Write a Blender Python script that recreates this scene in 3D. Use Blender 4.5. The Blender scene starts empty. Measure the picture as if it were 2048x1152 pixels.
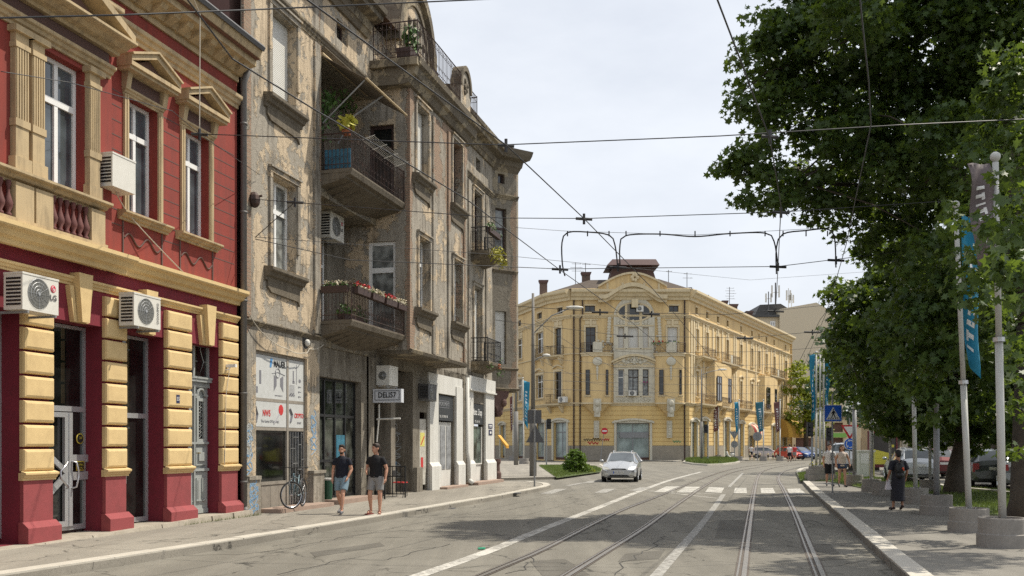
import bpy, bmesh, math, random
import numpy as np
from mathutils import Vector, Matrix
R=math.radians; PI=math.pi
rnd=random.Random(7)
scene=bpy.context.scene
C=scene.collection
# ---------------------------------------------------------------- camera
F0,CX,HY,CH=1950.0,1024.0,890.0,1.8          # focal length and horizon in px of a 2048 wide frame, eye height
cam=bpy.data.cameras.new('camera'); camo=bpy.data.objects.new('camera',cam); C.objects.link(camo)
camo.location=(0,0,CH); camo.rotation_euler=(R(90),0,0)
cam.sensor_width=36; cam.lens=36*F0/2048; cam.shift_y=(HY-576)/2048
cam.clip_start=0.1; cam.clip_end=3000
scene.camera=camo
# ---------------------------------------------------------------- light
SUN_AZ,SUN_EL=R(22),R(58)                     # azimuth from +X towards +Y
S=Vector((math.cos(SUN_EL)*math.cos(SUN_AZ),math.cos(SUN_EL)*math.sin(SUN_AZ),math.sin(SUN_EL)))
sl=bpy.data.lights.new('sun','SUN'); sl.energy=4.3; sl.angle=R(0.6); sl.color=(1.0,0.93,0.8)
so=bpy.data.objects.new('sun',sl); C.objects.link(so); so.rotation_euler=S.to_track_quat('Z','Y').to_euler()
w=bpy.data.worlds.new('World'); scene.world=w; w.use_nodes=True
nt=w.node_tree; N=nt.nodes; L=nt.links; bg=N['Background']
sky=N.new('ShaderNodeTexSky'); sky.sky_type='NISHITA'; sky.sun_disc=False
sky.sun_elevation=SUN_EL; sky.sun_rotation=R(90)-SUN_AZ; sky.air_density=1.0; sky.dust_density=3.5; sky.ozone_density=1.2; sky.altitude=100
tc=N.new('ShaderNodeTexCoord'); mp=N.new('ShaderNodeMapping'); mp.inputs['Scale'].default_value=(1,1,2.6)
nz=N.new('ShaderNodeTexNoise'); nz.inputs['Scale'].default_value=2.3; nz.inputs['Detail'].default_value=9; nz.inputs['Roughness'].default_value=.56
cr=N.new('ShaderNodeValToRGB'); cr.color_ramp.elements[0].position=.42; cr.color_ramp.elements[0].color=(.72,.72,.72,1)
cr.color_ramp.elements[1].position=.72; cr.color_ramp.elements[1].color=(1,1,1,1)
sep=N.new('ShaderNodeSeparateXYZ'); mr=N.new('ShaderNodeMapRange'); mr.inputs[1].default_value=0; mr.inputs[2].default_value=.55; mr.inputs[3].default_value=1.0; mr.inputs[4].default_value=.9
mul=N.new('ShaderNodeMath'); mul.operation='MULTIPLY'
mx=N.new('ShaderNodeMixRGB'); mx.inputs[2].default_value=(9.3,9.7,10.3,1)
L.new(tc.outputs['Generated'],mp.inputs[0]); L.new(mp.outputs[0],nz.inputs[0]); L.new(nz.outputs[0],cr.inputs[0])
L.new(tc.outputs['Generated'],sep.inputs[0]); L.new(sep.outputs[2],mr.inputs[0]); L.new(mr.outputs[0],mul.inputs[0]); L.new(cr.outputs[0],mul.inputs[1])
L.new(sky.outputs[0],mx.inputs[1]); L.new(mul.outputs[0],mx.inputs[0]); L.new(mx.outputs[0],bg.inputs[0])
bg.inputs[1].default_value=0.085
scene.view_settings.view_transform='Standard'; scene.view_settings.look='None'; scene.view_settings.exposure=0.32; scene.view_settings.gamma=1
scene.cycles.max_bounces=6; scene.cycles.transparent_max_bounces=12; scene.cycles.caustics_reflective=False; scene.cycles.caustics_refractive=False
scene.cycles.use_denoising=False
# ---------------------------------------------------------------- pixel -> world helpers (true distances)
def gp(u,v,z=0.0):
    Y=F0*(CH-z)/(v-HY); return Vector(((u-CX)*Y/F0,Y,z))
def at(u,v,Y): return Vector(((u-CX)*Y/F0,Y,CH+(HY-v)*Y/F0))
class Fr:
    """facade frame: x runs along the facade left to right, -y points out to the street"""
    def __init__(s,ox,oy,a):
        s.ox,s.oy,s.a=ox,oy,a; s.dx,s.dy=math.sin(a),math.cos(a); s.nx,s.ny=math.cos(a),-math.sin(a)
        s.M=Matrix.Translation((ox,oy,0))@Matrix.Rotation(math.atan2(s.dy,s.dx),4,'Z')
    def s(f,u,t=0):
        k=(u-CX)/F0; return (k*(f.oy+t*f.ny)-f.ox-t*f.nx)/(f.dx-k*f.dy)
    def Y(f,u,t=0): return f.oy+f.s(u,t)*f.dy+t*f.ny
    def z(f,u,v,t=0): return CH+(HY-v)*f.Y(u,t)/F0
    def w(f,s,t=0,z=0): return Vector((f.ox+s*f.dx+t*f.nx,f.oy+s*f.dy+t*f.ny,z))
# ---------------------------------------------------------------- mesh builder
class MB:
    def __init__(s): s.v=[];s.f=[];s.m=[];s.mi=0;s.sm=[];s.smooth=False;s.X=None
    def add(s,vs,fs):
        b=len(s.v)
        if s.X is not None: vs=[s.X@Vector(p) for p in vs]
        s.v+= [tuple(p) for p in vs]
        for f in fs: s.f.append(tuple(b+i for i in f)); s.m.append(s.mi); s.sm.append(s.smooth)
        return s
    def poly(s,pts): return s.add(pts,[tuple(range(len(pts)))])
    def box(s,x0,x1,y0,y1,z0,z1):
        return s.add([(x0,y0,z0),(x1,y0,z0),(x1,y1,z0),(x0,y1,z0),(x0,y0,z1),(x1,y0,z1),(x1,y1,z1),(x0,y1,z1)],
          [(0,3,2,1),(4,5,6,7),(0,1,5,4),(1,2,6,5),(2,3,7,6),(3,0,4,7)])
    def pillow(s,x0,x1,y0,y1,z0,z1,b):
        """block whose outer (-y, y0) face has a rounded border"""
        rings=[];
        for (ins,yy) in ((0,y1),(0,y0+b),(b*.3,y0+b*.3),(b,y0)):
            rings.append([(x0+ins,yy,z0+ins),(x1-ins,yy,z0+ins),(x1-ins,yy,z1-ins),(x0+ins,yy,z1-ins)])
        vs=sum(rings,[]); fs=[]
        for i in range(3):
            for k in range(4): fs.append((i*4+k,i*4+(k+1)%4,(i+1)*4+(k+1)%4,(i+1)*4+k))
        fs.append((12,13,14,15)); return s.add(vs,fs)
    def extr(s,prof,x0,x1,m0=0,m1=0):
        """moulding: closed profile of (out,z) run along x; m0/m1 = mitre (x shift per unit out)"""
        n=len(prof); vs=[(x0-m0*o,-o,z) for o,z in prof]+[(x1+m1*o,-o,z) for o,z in prof]
        fs=[tuple(range(n))[::-1],tuple(range(n,2*n))]+[(i,(i+1)%n,n+(i+1)%n,n+i) for i in range(n)]
        return s.add(vs,fs)
    def prism(s,pts,d0,d1,axis='y'):
        """pts (a,b) polygon extruded along axis: y->(a,d,b)  z->(a,b,d)  x->(d,a,b)"""
        g={'y':lambda a,b,d:(a,d,b),'z':lambda a,b,d:(a,b,d),'x':lambda a,b,d:(d,a,b)}[axis]; n=len(pts)
        return s.add([g(a,b,d0) for a,b in pts]+[g(a,b,d1) for a,b in pts],
            [tuple(range(n))[::-1],tuple(range(n,2*n))]+[(i,(i+1)%n,n+(i+1)%n,n+i) for i in range(n)])
    def lathe(s,prof,cx=0,cy=0,n=12,axis='z',c3=0):
        vs=[];m=len(prof)
        for r,h in prof:
            for k in range(n):
                a=2*PI*k/n; p=(r*math.cos(a),r*math.sin(a))
                vs.append({'z':(cx+p[0],cy+p[1],h),'y':(cx+p[0],h,cy+p[1]),'x':(h,cx+p[0],cy+p[1])}[axis])
        fs=[(i*n+k,i*n+(k+1)%n,(i+1)*n+(k+1)%n,(i+1)*n+k) for i in range(m-1) for k in range(n)]
        fs+=[tuple(range(n))[::-1],tuple((m-1)*n+k for k in range(n))]
        return s.add(vs,fs)
    def tube(s,pts,r,n=6,r1=None):
        pts=[Vector(p) for p in pts]; m=len(pts); vs=[]
        rs=r if isinstance(r,(list,tuple)) else [r+( (r1-r)*i/(m-1) if r1 is not None else 0) for i in range(m)]
        ref=None
        for i,p in enumerate(pts):
            d=(pts[min(i+1,m-1)]-pts[max(i-1,0)]).normalized()
            if ref is None: ref=Vector((0,0,1)) if abs(d.z)<.9 else Vector((1,0,0))
            a=d.cross(ref).normalized(); b=a.cross(d).normalized(); ref=b
            rr=rs[i]; rx,ry=rr if isinstance(rr,tuple) else (rr,rr)
            for k in range(n):
                t=2*PI*k/n; vs.append(p+a*rx*math.cos(t)+b*ry*math.sin(t))
        fs=[(i*n+k,i*n+(k+1)%n,(i+1)*n+(k+1)%n,(i+1)*n+k) for i in range(m-1) for k in range(n)]
        fs+=[tuple(range(n))[::-1],tuple((m-1)*n+k for k in range(n))]
        return s.add(vs,fs)
    def ring(s,c,r,rt,axis='y',n=20,k=6,a0=0,a1=2*PI):
        pts=[]
        full=abs(a1-a0-2*PI)<1e-6; m=n if full else n+1
        for i in range(m):
            t=a0+(a1-a0)*i/n; x,y=r*math.cos(t),r*math.sin(t)
            pts.append({'y':(c[0]+x,c[1],c[2]+y),'z':(c[0]+x,c[1]+y,c[2]),'x':(c[0],c[1]+x,c[2]+y)}[axis])
        if not full: return s.tube(pts,rt,k)
        cc=Vector(c); vs=[];ax={'y':Vector((0,1,0)),'z':Vector((0,0,1)),'x':Vector((1,0,0))}[axis]
        for p in pts:
            d=(Vector(p)-cc).normalized()
            for j in range(k):
                t=2*PI*j/k; vs.append(Vector(p)+d*rt*math.cos(t)+ax*rt*math.sin(t))
        return s.add(vs,[(i*k+j,i*k+(j+1)%k,((i+1)%m)*k+(j+1)%k,((i+1)%m)*k+j) for i in range(m) for j in range(k)])
    def ball(s,c,r,n=12,m=8):
        rx,ry,rz=r if isinstance(r,tuple) else (r,r,r); vs=[]
        for i in range(m+1):
            t=PI*i/m; q=max(math.sin(t),1e-3)
            for k in range(n): a=2*PI*k/n; vs.append((c[0]+rx*q*math.cos(a),c[1]+ry*q*math.sin(a),c[2]+rz*math.cos(t)))
        return s.add(vs,[(i*n+k,(i+1)*n+k,(i+1)*n+(k+1)%n,i*n+(k+1)%n) for i in range(m) for k in range(n)])
    def islands(s,name,mats,parent=None,M=None):
        """one object per connected piece"""
        p=list(range(len(s.v)))
        def f(i):
            while p[i]!=i: p[i]=p[p[i]]; i=p[i]
            return i
        for fc in s.f:
            for i in fc[1:]: p[f(i)]=f(fc[0])
        gr={}
        for k,fc in enumerate(s.f): gr.setdefault(f(fc[0]),[]).append(k)
        out=[]
        for ks in gr.values():
            ids=sorted({i for k in ks for i in s.f[k]}); mp={i:n for n,i in enumerate(ids)}; q=MB(); q.v=[s.v[i] for i in ids]; q.f=[tuple(mp[i] for i in s.f[k]) for k in ks]; q.m=[s.m[k] for k in ks]; q.sm=[s.sm[k] for k in ks]
            out.append(q.build(name,mats,parent,M))
        return out
    def mark(s): s.pcs=getattr(s,'pcs',[]); s.pcs.append((len(s.v),len(s.f))); return s
    def pieces(s,name,mats,parent=None,M=None):
        """one object per piece started with mark()"""
        pc=s.pcs+[(len(s.v),len(s.f))]; out=[]
        for (v0,f0),(v1,f1) in zip(pc[:-1],pc[1:]):
            q=MB(); q.v=s.v[v0:v1]; q.f=[tuple(i-v0 for i in f) for f in s.f[f0:f1]]; q.m=s.m[f0:f1]; q.sm=s.sm[f0:f1]
            if q.v: out.append(q.build(name,mats,parent,M))
        return out
    def mesh(s,name,mats,recalc=True):
        me=bpy.data.meshes.new(name); me.from_pydata(s.v,[],s.f)
        for mt in (mats if isinstance(mats,(list,tuple)) else [mats]): me.materials.append(mt)
        me.polygons.foreach_set('material_index',s.m); me.polygons.foreach_set('use_smooth',s.sm)
        if recalc:
            bm=bmesh.new(); bm.from_mesh(me); bmesh.ops.recalc_face_normals(bm,faces=bm.faces); bm.to_mesh(me); bm.free()
        me.update(); return me
    def build(s,name,mats,parent=None,M=None,recalc=True):
        return put(name,s.mesh(name,mats,recalc),parent,M)
def put(name,me,parent=None,M=None):
    o=bpy.data.objects.new(name,me); C.objects.link(o)
    if parent is not None: o.parent=parent
    if M is not None: o.matrix_basis=M
    return o
def T(x=0,y=0,z=0,rz=0): return Matrix.Translation((x,y,z))@Matrix.Rotation(rz,4,'Z')
def tag(o,label=None,cat=None,group=None,kind=None):
    if label: o['label']=label
    if cat: o['category']=cat
    if group: o['group']=group
    if kind: o['kind']=kind
    return o
def thing(name,label,cat,loc=(0,0,0),rz=0,group=None):
    o=bpy.data.objects.new(name,None); C.objects.link(o); o.empty_display_size=.2
    o.location=loc; o.rotation_euler=(0,0,rz); return tag(o,label,cat,group)
def copy_tree(o,parent=None):
    c=o.copy(); C.objects.link(c)
    if parent is not None: c.parent=parent
    for ch in list(o.children): copy_tree(ch,c)
    return c
def textmesh(txt,size,mat,ext=.002,align='CENTER',bold=0,sx=1):
    cu=bpy.data.curves.new('txt','FONT'); cu.body=txt; cu.size=size; cu.extrude=ext; cu.align_x=align; cu.align_y='CENTER'; cu.offset=bold; cu.resolution_u=3
    o=bpy.data.objects.new('txt',cu); C.objects.link(o); dg=bpy.context.evaluated_depsgraph_get(); 
    me=bpy.data.meshes.new_from_object(o.evaluated_get(dg)); bpy.data.objects.remove(o); me.materials.clear(); me.materials.append(mat)
    me.transform(Matrix.Diagonal((sx,1,1,1))@Matrix.Identity(4)); me.transform(Matrix.Rotation(R(90),4,'X')); return me
# ---------------------------------------------------------------- materials
def nodemat(name):
    m=bpy.data.materials.new(name); m.use_nodes=True; return m,m.node_tree.nodes,m.node_tree.links,m.node_tree.nodes['Principled BSDF']
def rgb(c): return (c[0],c[1],c[2],1)
def noise(N,L,vec,scale,det=4,rough=.6):
    n=N.new('ShaderNodeTexNoise'); n.inputs['Scale'].default_value=scale; n.inputs['Detail'].default_value=det; n.inputs['Roughness'].default_value=rough
    L.new(vec,n.inputs['Vector']); return n.outputs[0]
def ramp(N,L,fac,stops):
    r=N.new('ShaderNodeValToRGB'); e=r.color_ramp.elements
    while len(e)<len(stops): e.new(.5)
    for i,(p,c) in enumerate(stops): e[i].position=p; e[i].color=rgb(c) if isinstance(c,(tuple,list)) else (c,c,c,1)
    L.new(fac,r.inputs[0]); return r.outputs[0]
def mixc(N,L,f,a,b,mode='MIX'):
    m=N.new('ShaderNodeMixRGB'); m.blend_type=mode
    for i,x in ((0,f),(1,a),(2,b)):
        if isinstance(x,(int,float)): m.inputs[i].default_value=x if i==0 else (x,x,x,1)
        elif isinstance(x,tuple): m.inputs[i].default_value=rgb(x)
        else: L.new(x,m.inputs[i])
    return m.outputs[0]
def mth(N,L,op,a,b=None,c=None):
    m=N.new('ShaderNodeMath'); m.operation=op
    for i,x in enumerate((a,b,c)):
        if x is None: continue
        if isinstance(x,(int,float)): m.inputs[i].default_value=x
        else: L.new(x,m.inputs[i])
    return m.outputs[0]
def objvec(N,L,sc=(1,1,1)):
    t=N.new('ShaderNodeTexCoord'); m=N.new('ShaderNodeMapping'); m.inputs['Scale'].default_value=sc; L.new(t.outputs['Object'],m.inputs[0]); return m.outputs[0]
def bump(N,L,b,h,st=.3,dist=.02):
    u=N.new('ShaderNodeBump'); u.inputs['Strength'].default_value=st; u.inputs['Distance'].default_value=dist; L.new(h,u.inputs['Height']); L.new(u.outputs[0],b.inputs['Normal'])
MC={}
def mat(name,col,rough=.7,var=.15,scale=3,grime=0,gcol=(.05,.045,.04),metal=0,bmp=.15,bs=40,spec=None,vert=False,gs=4.5):
    if name in MC: return MC[name]
    m,N,L,b=nodemat(name); v=objvec(N,L)
    n1=noise(N,L,v,scale,6,.62); c=mixc(N,L,n1,tuple(x*(1-var) for x in col),tuple(min(1,x*(1+var)) for x in col))
    if grime:
        v2=objvec(N,L,(1,1,.14) if vert else (1,1,1)); n2=noise(N,L,v2,gs,7,.7); g=ramp(N,L,n2,[(.45,0.0),(.75,1.0)]); g=mth(N,L,'MULTIPLY',g,grime); c=mixc(N,L,g,c,gcol)
    L.new(c,b.inputs['Base Color']); b.inputs['Roughness'].default_value=rough; b.inputs['Metallic'].default_value=metal
    if spec is not None: b.inputs['Specular IOR Level'].default_value=spec
    if bmp: bump(N,L,b,noise(N,L,v,bs,4,.6),bmp,.005)
    MC[name]=m; return m
def glassmat(name,col=(.02,.025,.025),rough=.06,var=.5,spec=.5,scale=1.2):
    m,N,L,b=nodemat(name); v=objvec(N,L); n=noise(N,L,v,scale,3,.5)
    c=mixc(N,L,ramp(N,L,n,[(.4,0.),(.62,1.)]),tuple(x*(1-var) for x in col),tuple(x*(1+var) for x in col)); L.new(c,b.inputs['Base Color'])
    b.inputs['Roughness'].default_value=rough; b.inputs['Specular IOR Level'].default_value=spec
    b.inputs['Coat Weight'].default_value=.6; b.inputs['Coat Roughness'].default_value=.03
    bump(N,L,b,noise(N,L,v,1.5,1,.5),.04,.05); return m
def worn(name,cream,grey,thr=.5,brickthr=.62,dirt=.6,brick1=(.26,.14,.095),brick2=(.34,.2,.14)):
    m,N,L,b=nodemat(name); v=objvec(N,L)
    at_=N.new('ShaderNodeAttribute'); at_.attribute_name='wear'; wr=at_.outputs['Fac']
    n1=noise(N,L,v,1.1,9,.66); n2=noise(N,L,v,1.25,9,.68); n3=noise(N,L,v,7,8,.7); nf=noise(N,L,v,45,4,.6)
    cr_=mixc(N,L,n3,tuple(x*.82 for x in cream),tuple(x*1.12 for x in cream))
    gr=mixc(N,L,n3,tuple(x*.7 for x in grey),tuple(x*1.25 for x in grey))
    # cream paint over grey render
    a=mth(N,L,'ADD',n1,mth(N,L,'MULTIPLY',wr,.42)); a=mth(N,L,'ADD',a,mth(N,L,'MULTIPLY',n3,.14))
    mg=ramp(N,L,a,[(thr+.03,0.),(thr+.055,1.)]); c=mixc(N,L,mg,cr_,gr)
    # vertical rain streaks of dirt
    v2=objvec(N,L,(1,1,.12)); s1=noise(N,L,v2,5,8,.72); st=ramp(N,L,mth(N,L,'ADD',s1,mth(N,L,'MULTIPLY',wr,.15)),[(.46,0.),(.64,1.)]); st=mth(N,L,'MULTIPLY',st,dirt); st=mth(N,L,'MULTIPLY',st,ramp(N,L,noise(N,L,v,.8,3,.5),[(.38,.15),(.62,1.)]))
    c=mixc(N,L,st,c,(.08,.066,.05))
    # cracks
    vo=N.new('ShaderNodeTexVoronoi'); vo.feature='DISTANCE_TO_EDGE'; vo.inputs['Scale'].default_value=.8
    dv=mixc(N,L,.12,v,N.new('ShaderNodeTexNoise').outputs[1]); L.new(dv,vo.inputs['Vector'])
    ck=ramp(N,L,vo.outputs[0],[(.0,1.),(.009,0.)]); ck=mth(N,L,'MULTIPLY',ck,ramp(N,L,n2,[(.48,0.),(.56,.75)])); c=mixc(N,L,ck,c,(.05,.04,.03))
    # bare brick
    sx=N.new('ShaderNodeSeparateXYZ'); L.new(v,sx.inputs[0]); cb=N.new('ShaderNodeCombineXYZ'); L.new(mth(N,L,'ADD',sx.outputs[0],sx.outputs[1]),cb.inputs[0]); L.new(sx.outputs[2],cb.inputs[1])
    br=N.new('ShaderNodeTexBrick'); br.inputs['Scale'].default_value=1; br.inputs['Brick Width'].default_value=.26; br.inputs['Row Height'].default_value=.085; br.inputs['Mortar Size'].default_value=.012; br.inputs['Bias'].default_value=.1
    br.inputs['Color1'].default_value=rgb(brick1); br.inputs['Color2'].default_value=rgb(brick2); br.inputs['Mortar'].default_value=(.3,.26,.2,1); L.new(cb.outputs[0],br.inputs['Vector'])
    bc=mixc(N,L,.55,br.outputs[0],mixc(N,L,n3,(.16,.12,.09),(.46,.36,.26)))
    q=mth(N,L,'ADD',mth(N,L,'MULTIPLY',n2,.55),mth(N,L,'MULTIPLY',wr,.5)); q=mth(N,L,'ADD',q,mth(N,L,'MULTIPLY',n3,.22))
    mb_=ramp(N,L,q,[(brickthr,0.),(brickthr+.015,1.)]); c=mixc(N,L,mb_,c,bc)
    edge=ramp(N,L,q,[(brickthr-.02,0.),(brickthr,.7),(brickthr+.02,0.)]); c=mixc(N,L,edge,c,(.5,.44,.34))
    L.new(c,b.inputs['Base Color']); b.inputs['Roughness'].default_value=.92; b.inputs['Specular IOR Level'].default_value=.2
    h=mth(N,L,'ADD',mth(N,L,'MULTIPLY',mb_,-1.2),mth(N,L,'MULTIPLY',mg,-.35)); h=mth(N,L,'ADD',h,mth(N,L,'MULTIPLY',nf,.25)); h=mth(N,L,'SUBTRACT',h,mth(N,L,'MULTIPLY',mth(N,L,'MULTIPLY',br.outputs[1],mb_),.8)); h=mth(N,L,'ADD',h,mth(N,L,'MULTIPLY',n3,.5))
    bump(N,L,b,h,1.0,.05); return m
M={}
M['red']=mat('red_plaster',(.25,.04,.028),.88,.2,1.6,.6,(.1,.035,.03),bmp=.25,bs=60,vert=True)
M['maroon']=mat('maroon_plaster',(.19,.018,.032),.85,.16,1.6,.4,(.07,.02,.02),bmp=.25,bs=60)
M['ochre']=mat('ochre_stucco',(.47,.36,.21),.88,.18,2.5,.75,(.13,.1,.065),bmp=.2,bs=50,vert=True)
M['block']=mat('yellow_block_paint',(.64,.47,.23),.8,.1,3,.4,(.36,.25,.12),bmp=.18,bs=35)
M['brown']=mat('brown_plaster',(.12,.07,.06),.9,.2,2,.2)
M['white']=mat('white_frame',(.8,.8,.78),.4,.04,4,.1,(.3,.28,.25),bmp=0)
M['offwhite']=mat('offwhite_paint',(.62,.61,.57),.7,.08,3,.35,(.22,.2,.17),bmp=.15,vert=True)
M['greydoor']=mat('grey_door_paint',(.33,.35,.34),.55,.1,3,.25,(.12,.12,.11),bmp=.1)
M['alu']=mat('aluminium',(.55,.56,.57),.35,.06,4,metal=.6,bmp=0)
M['black']=mat('black_iron',(.012,.012,.013),.5,.3,6,bmp=0)
M['rail']=mat('rusty_railing',(.035,.02,.017),.7,.5,9,.5,(.14,.055,.025),bmp=.1)
M['darkgrey']=mat('dark_grey_metal',(.09,.09,.095),.5,.2,5,bmp=0)
M['grey']=mat('grey_metal',(.25,.255,.26),.5,.12,3,.3,(.1,.09,.08),bmp=.05)
M['pole']=mat('pole_concrete',(.21,.2,.185),.85,.15,6,.3,(.08,.07,.06),bmp=.1)
M['polewhite']=mat('white_pole_paint',(.5,.5,.47),.5,.06,3,.4,(.3,.27,.22),bmp=.03,vert=True)
M['glass']=glassmat('window_glass',(.07,.085,.095),.08,.4)
M['glassd']=glassmat('dark_glass',(.013,.014,.013),.04,.6,.45)
M['glassc']=glassmat('curtained_glass',(.2,.21,.2),.15,.5,.5,3)
M['shutter']=None
M['stone']=mat('stone_slab',(.36,.32,.26),.9,.2,4,.5,(.14,.12,.08),bmp=.4,bs=12)
M['kerb']=mat('kerb_stone',(.47,.44,.38),.85,.14,3,.35,(.25,.22,.18),bmp=.3,bs=20)
M['concrete']=mat('planter_concrete',(.27,.25,.225),.95,.3,26,.35,(.1,.09,.08),bmp=.6,bs=60)
M['acwhite']=mat('ac_casing',(.66,.64,.58),.5,.05,3,.2,(.35,.32,.26),bmp=0)
M['wire']=mat('wire_black',(.02,.02,.022),.5,.1,3,bmp=0)
M['cable']=mat('pale_cable',(.5,.46,.38),.6,.1,3,bmp=0)
M['leafpot']=mat('plant_green',(.07,.14,.03),.6,.5,14,bmp=0)
M['leafyel']=mat('plant_yellow_green',(.36,.34,.04),.6,.35,14,bmp=0)
M['terracotta']=mat('terracotta',(.4,.14,.07),.8,.1,4,bmp=.1)
M['flowerred']=mat('flower_red',(.5,.03,.03),.6,.2,9,bmp=0)
M['flowerwhite']=mat('flower_cream',(.62,.55,.4),.6,.2,9,bmp=0)
M['boxbrown']=mat('brown_plastic',(.06,.035,.03),.6,.2,5,bmp=0)
M['pinkf']=mat('flower_pink',(.55,.04,.3),.6,.1,bmp=0)
M['tyre']=mat('tyre_rubber',(.015,.015,.016),.8,.2,5,bmp=0)
M['chrome']=mat('steel',(.6,.6,.62),.25,.05,5,metal=.9,bmp=0)
def shuttermat():
    m,N,L,b=nodemat('roller_shutter'); v=objvec(N,L); w_=N.new('ShaderNodeTexWave'); w_.wave_type='BANDS'; w_.bands_direction='Z'; w_.inputs['Scale'].default_value=6.5; L.new(v,w_.inputs[0])
    n=noise(N,L,v,3,4,.6); c=mixc(N,L,n,(.55,.54,.5),(.68,.67,.62)); c=mixc(N,L,ramp(N,L,w_.outputs[1],[(.0,.55),(.25,0.)]),c,(.3,.29,.27)); L.new(c,b.inputs['Base Color']); b.inputs['Roughness'].default_value=.5; bump(N,L,b,w_.outputs[1],.5,.01); return m
M['shutter']=shuttermat()
# ================================================================ ground
def asphalt(name,c1,c2,patch=.5,fine=220):
    m,N,L,b=nodemat(name); v=objvec(N,L); g=N.new('ShaderNodeNewGeometry').outputs['Position']
    n1=noise(N,L,g,.23,7,.62); n2=noise(N,L,g,1.7,7,.7); n3=noise(N,L,g,fine/4,3,.6); sp=noise(N,L,g,fine,2,.5)
    c=mixc(N,L,ramp(N,L,n1,[(.35,0.),(.65,1.)]),c1,c2); c=mixc(N,L,mth(N,L,'MULTIPLY',ramp(N,L,n2,[(.45,0.),(.7,1.)]),patch),c,tuple(x*.62 for x in c1))
    c=mixc(N,L,ramp(N,L,sp,[(.3,0.),(.75,.55)]),c,tuple(min(1,x*2.0) for x in c2)); c=mixc(N,L,ramp(N,L,n3,[(.3,.3),(.5,0.)]),c,(.03,.03,.028))
    # long worn streaks along the street
    mp_=N.new('ShaderNodeMapping'); mp_.inputs['Rotation'].default_value=(0,0,R(14.5)); mp_.inputs['Scale'].default_value=(1,.045,1); L.new(g,mp_.inputs[0]); ns=noise(N,L,mp_.outputs[0],1.6,5,.6)
    c=mixc(N,L,ramp(N,L,ns,[(.42,.28),(.62,0.)]),c,tuple(x*.55 for x in c1))
    vo=N.new('ShaderNodeTexVoronoi'); vo.feature='DISTANCE_TO_EDGE'; vo.inputs['Scale'].default_value=.33; nzc=N.new('ShaderNodeTexNoise'); nzc.inputs['Scale'].default_value=1.3; nzc.inputs['Detail'].default_value=6; L.new(g,nzc.inputs[0])
    dv=N.new('ShaderNodeVectorMath'); dv.operation='MULTIPLY_ADD'; L.new(nzc.outputs[1],dv.inputs[0]); dv.inputs[1].default_value=(1.6,1.6,0); L.new(g,dv.inputs[2]); L.new(dv.outputs[0],vo.inputs['Vector'])
    ck=mth(N,L,'MULTIPLY',ramp(N,L,vo.outputs[0],[(0.,1.),(.011,0.)]),ramp(N,L,n2,[(.42,0.),(.52,.8)])); c=mixc(N,L,ck,c,(.02,.02,.018))
    L.new(c,b.inputs['Base Color']); b.inputs['Roughness'].default_value=.88; b.inputs['Specular IOR Level'].default_value=.25
    bump(N,L,b,mth(N,L,'SUBTRACT',mth(N,L,'MULTIPLY',sp,.5),ck),.5,.012); return m
M['road']=asphalt('road_asphalt',(.135,.126,.107),(.18,.168,.142),.5)
M['pave']=asphalt('pavement_asphalt',(.19,.175,.15),(.25,.23,.195),.45,160)
M['paved']=asphalt('old_pavement',(.15,.14,.125),(.19,.178,.155),.5,160)
def paint():
    m,N,L,b=nodemat('road_paint'); g=N.new('ShaderNodeNewGeometry').outputs['Position']; n=noise(N,L,g,9,8,.75); n2=noise(N,L,g,1.2,4,.6)
    f=ramp(N,L,mth(N,L,'ADD',mth(N,L,'MULTIPLY',n,.7),mth(N,L,'MULTIPLY',n2,.35)),[(.46,0.),(.6,.9)]); L.new(mixc(N,L,f,(.52,.5,.45),(.17,.16,.14)),b.inputs['Base Color']); b.inputs['Roughness'].default_value=.8; return m
def paint2():
    m,N,L,b=nodemat('faded_road_paint'); g=N.new('ShaderNodeNewGeometry').outputs['Position']; n=noise(N,L,g,9,8,.75)
    L.new(mixc(N,L,ramp(N,L,n,[(.42,0.),(.6,1.)]),(.36,.35,.32),(.16,.15,.135)),b.inputs['Base Color']); b.inputs['Roughness'].default_value=.85; return m
M['paint']=paint(); M['paint2']=paint2()
def struct(name,mb,mt,label=None,kind='structure'):
    o=mb.build(name,mt); tag(o,label,None,None,kind); return o
mb=MB(); mb.poly([(-500,-60,0),(500,-60,0),(500,900,0),(-500,900,0)]); tag(mb.build('road',M['road'],recalc=False),'grey asphalt street curving away to the right','road',kind='structure')
KZ=.12
def slab(pts,z0,z1,mt,name,label=None,kerb=None,kmat=None):
    mb=MB(); mb.prism([(p[0],p[1]) for p in pts],z0,z1,'z'); return tag(mb.build(name,mt),label,None,None,'structure')
def kerbline(pts,w,z0,z1,side,name,label,seg=1.0,jit=.012):
    """kerb stones along a polyline; side=+1 puts the stones to the left of travel"""
    P=[Vector((p[0],p[1],0)) for p in pts]; mb=MB(); r=random.Random(3); 
    for a,b in zip(P[:-1],P[1:]):
        d=b-a; l=d.length; n=max(1,round(l/seg)); d.normalize(); nn=Vector((-d.y,d.x,0))*side
        for i in range(n):
            p0=a+d*(l*i/n+.006); p1=a+d*(l*(i+1)/n-.006); dz=r.uniform(-jit,jit)*.6; dw=r.uniform(0,jit)
            mb.prism([(p.x,p.y) for p in (p0+nn*dw,p1+nn*dw,p1+nn*w,p0+nn*w)],z0,z1+dz,'z')
    return tag(mb.build(name,M['kerb']),label,None,None,'structure')
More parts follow.
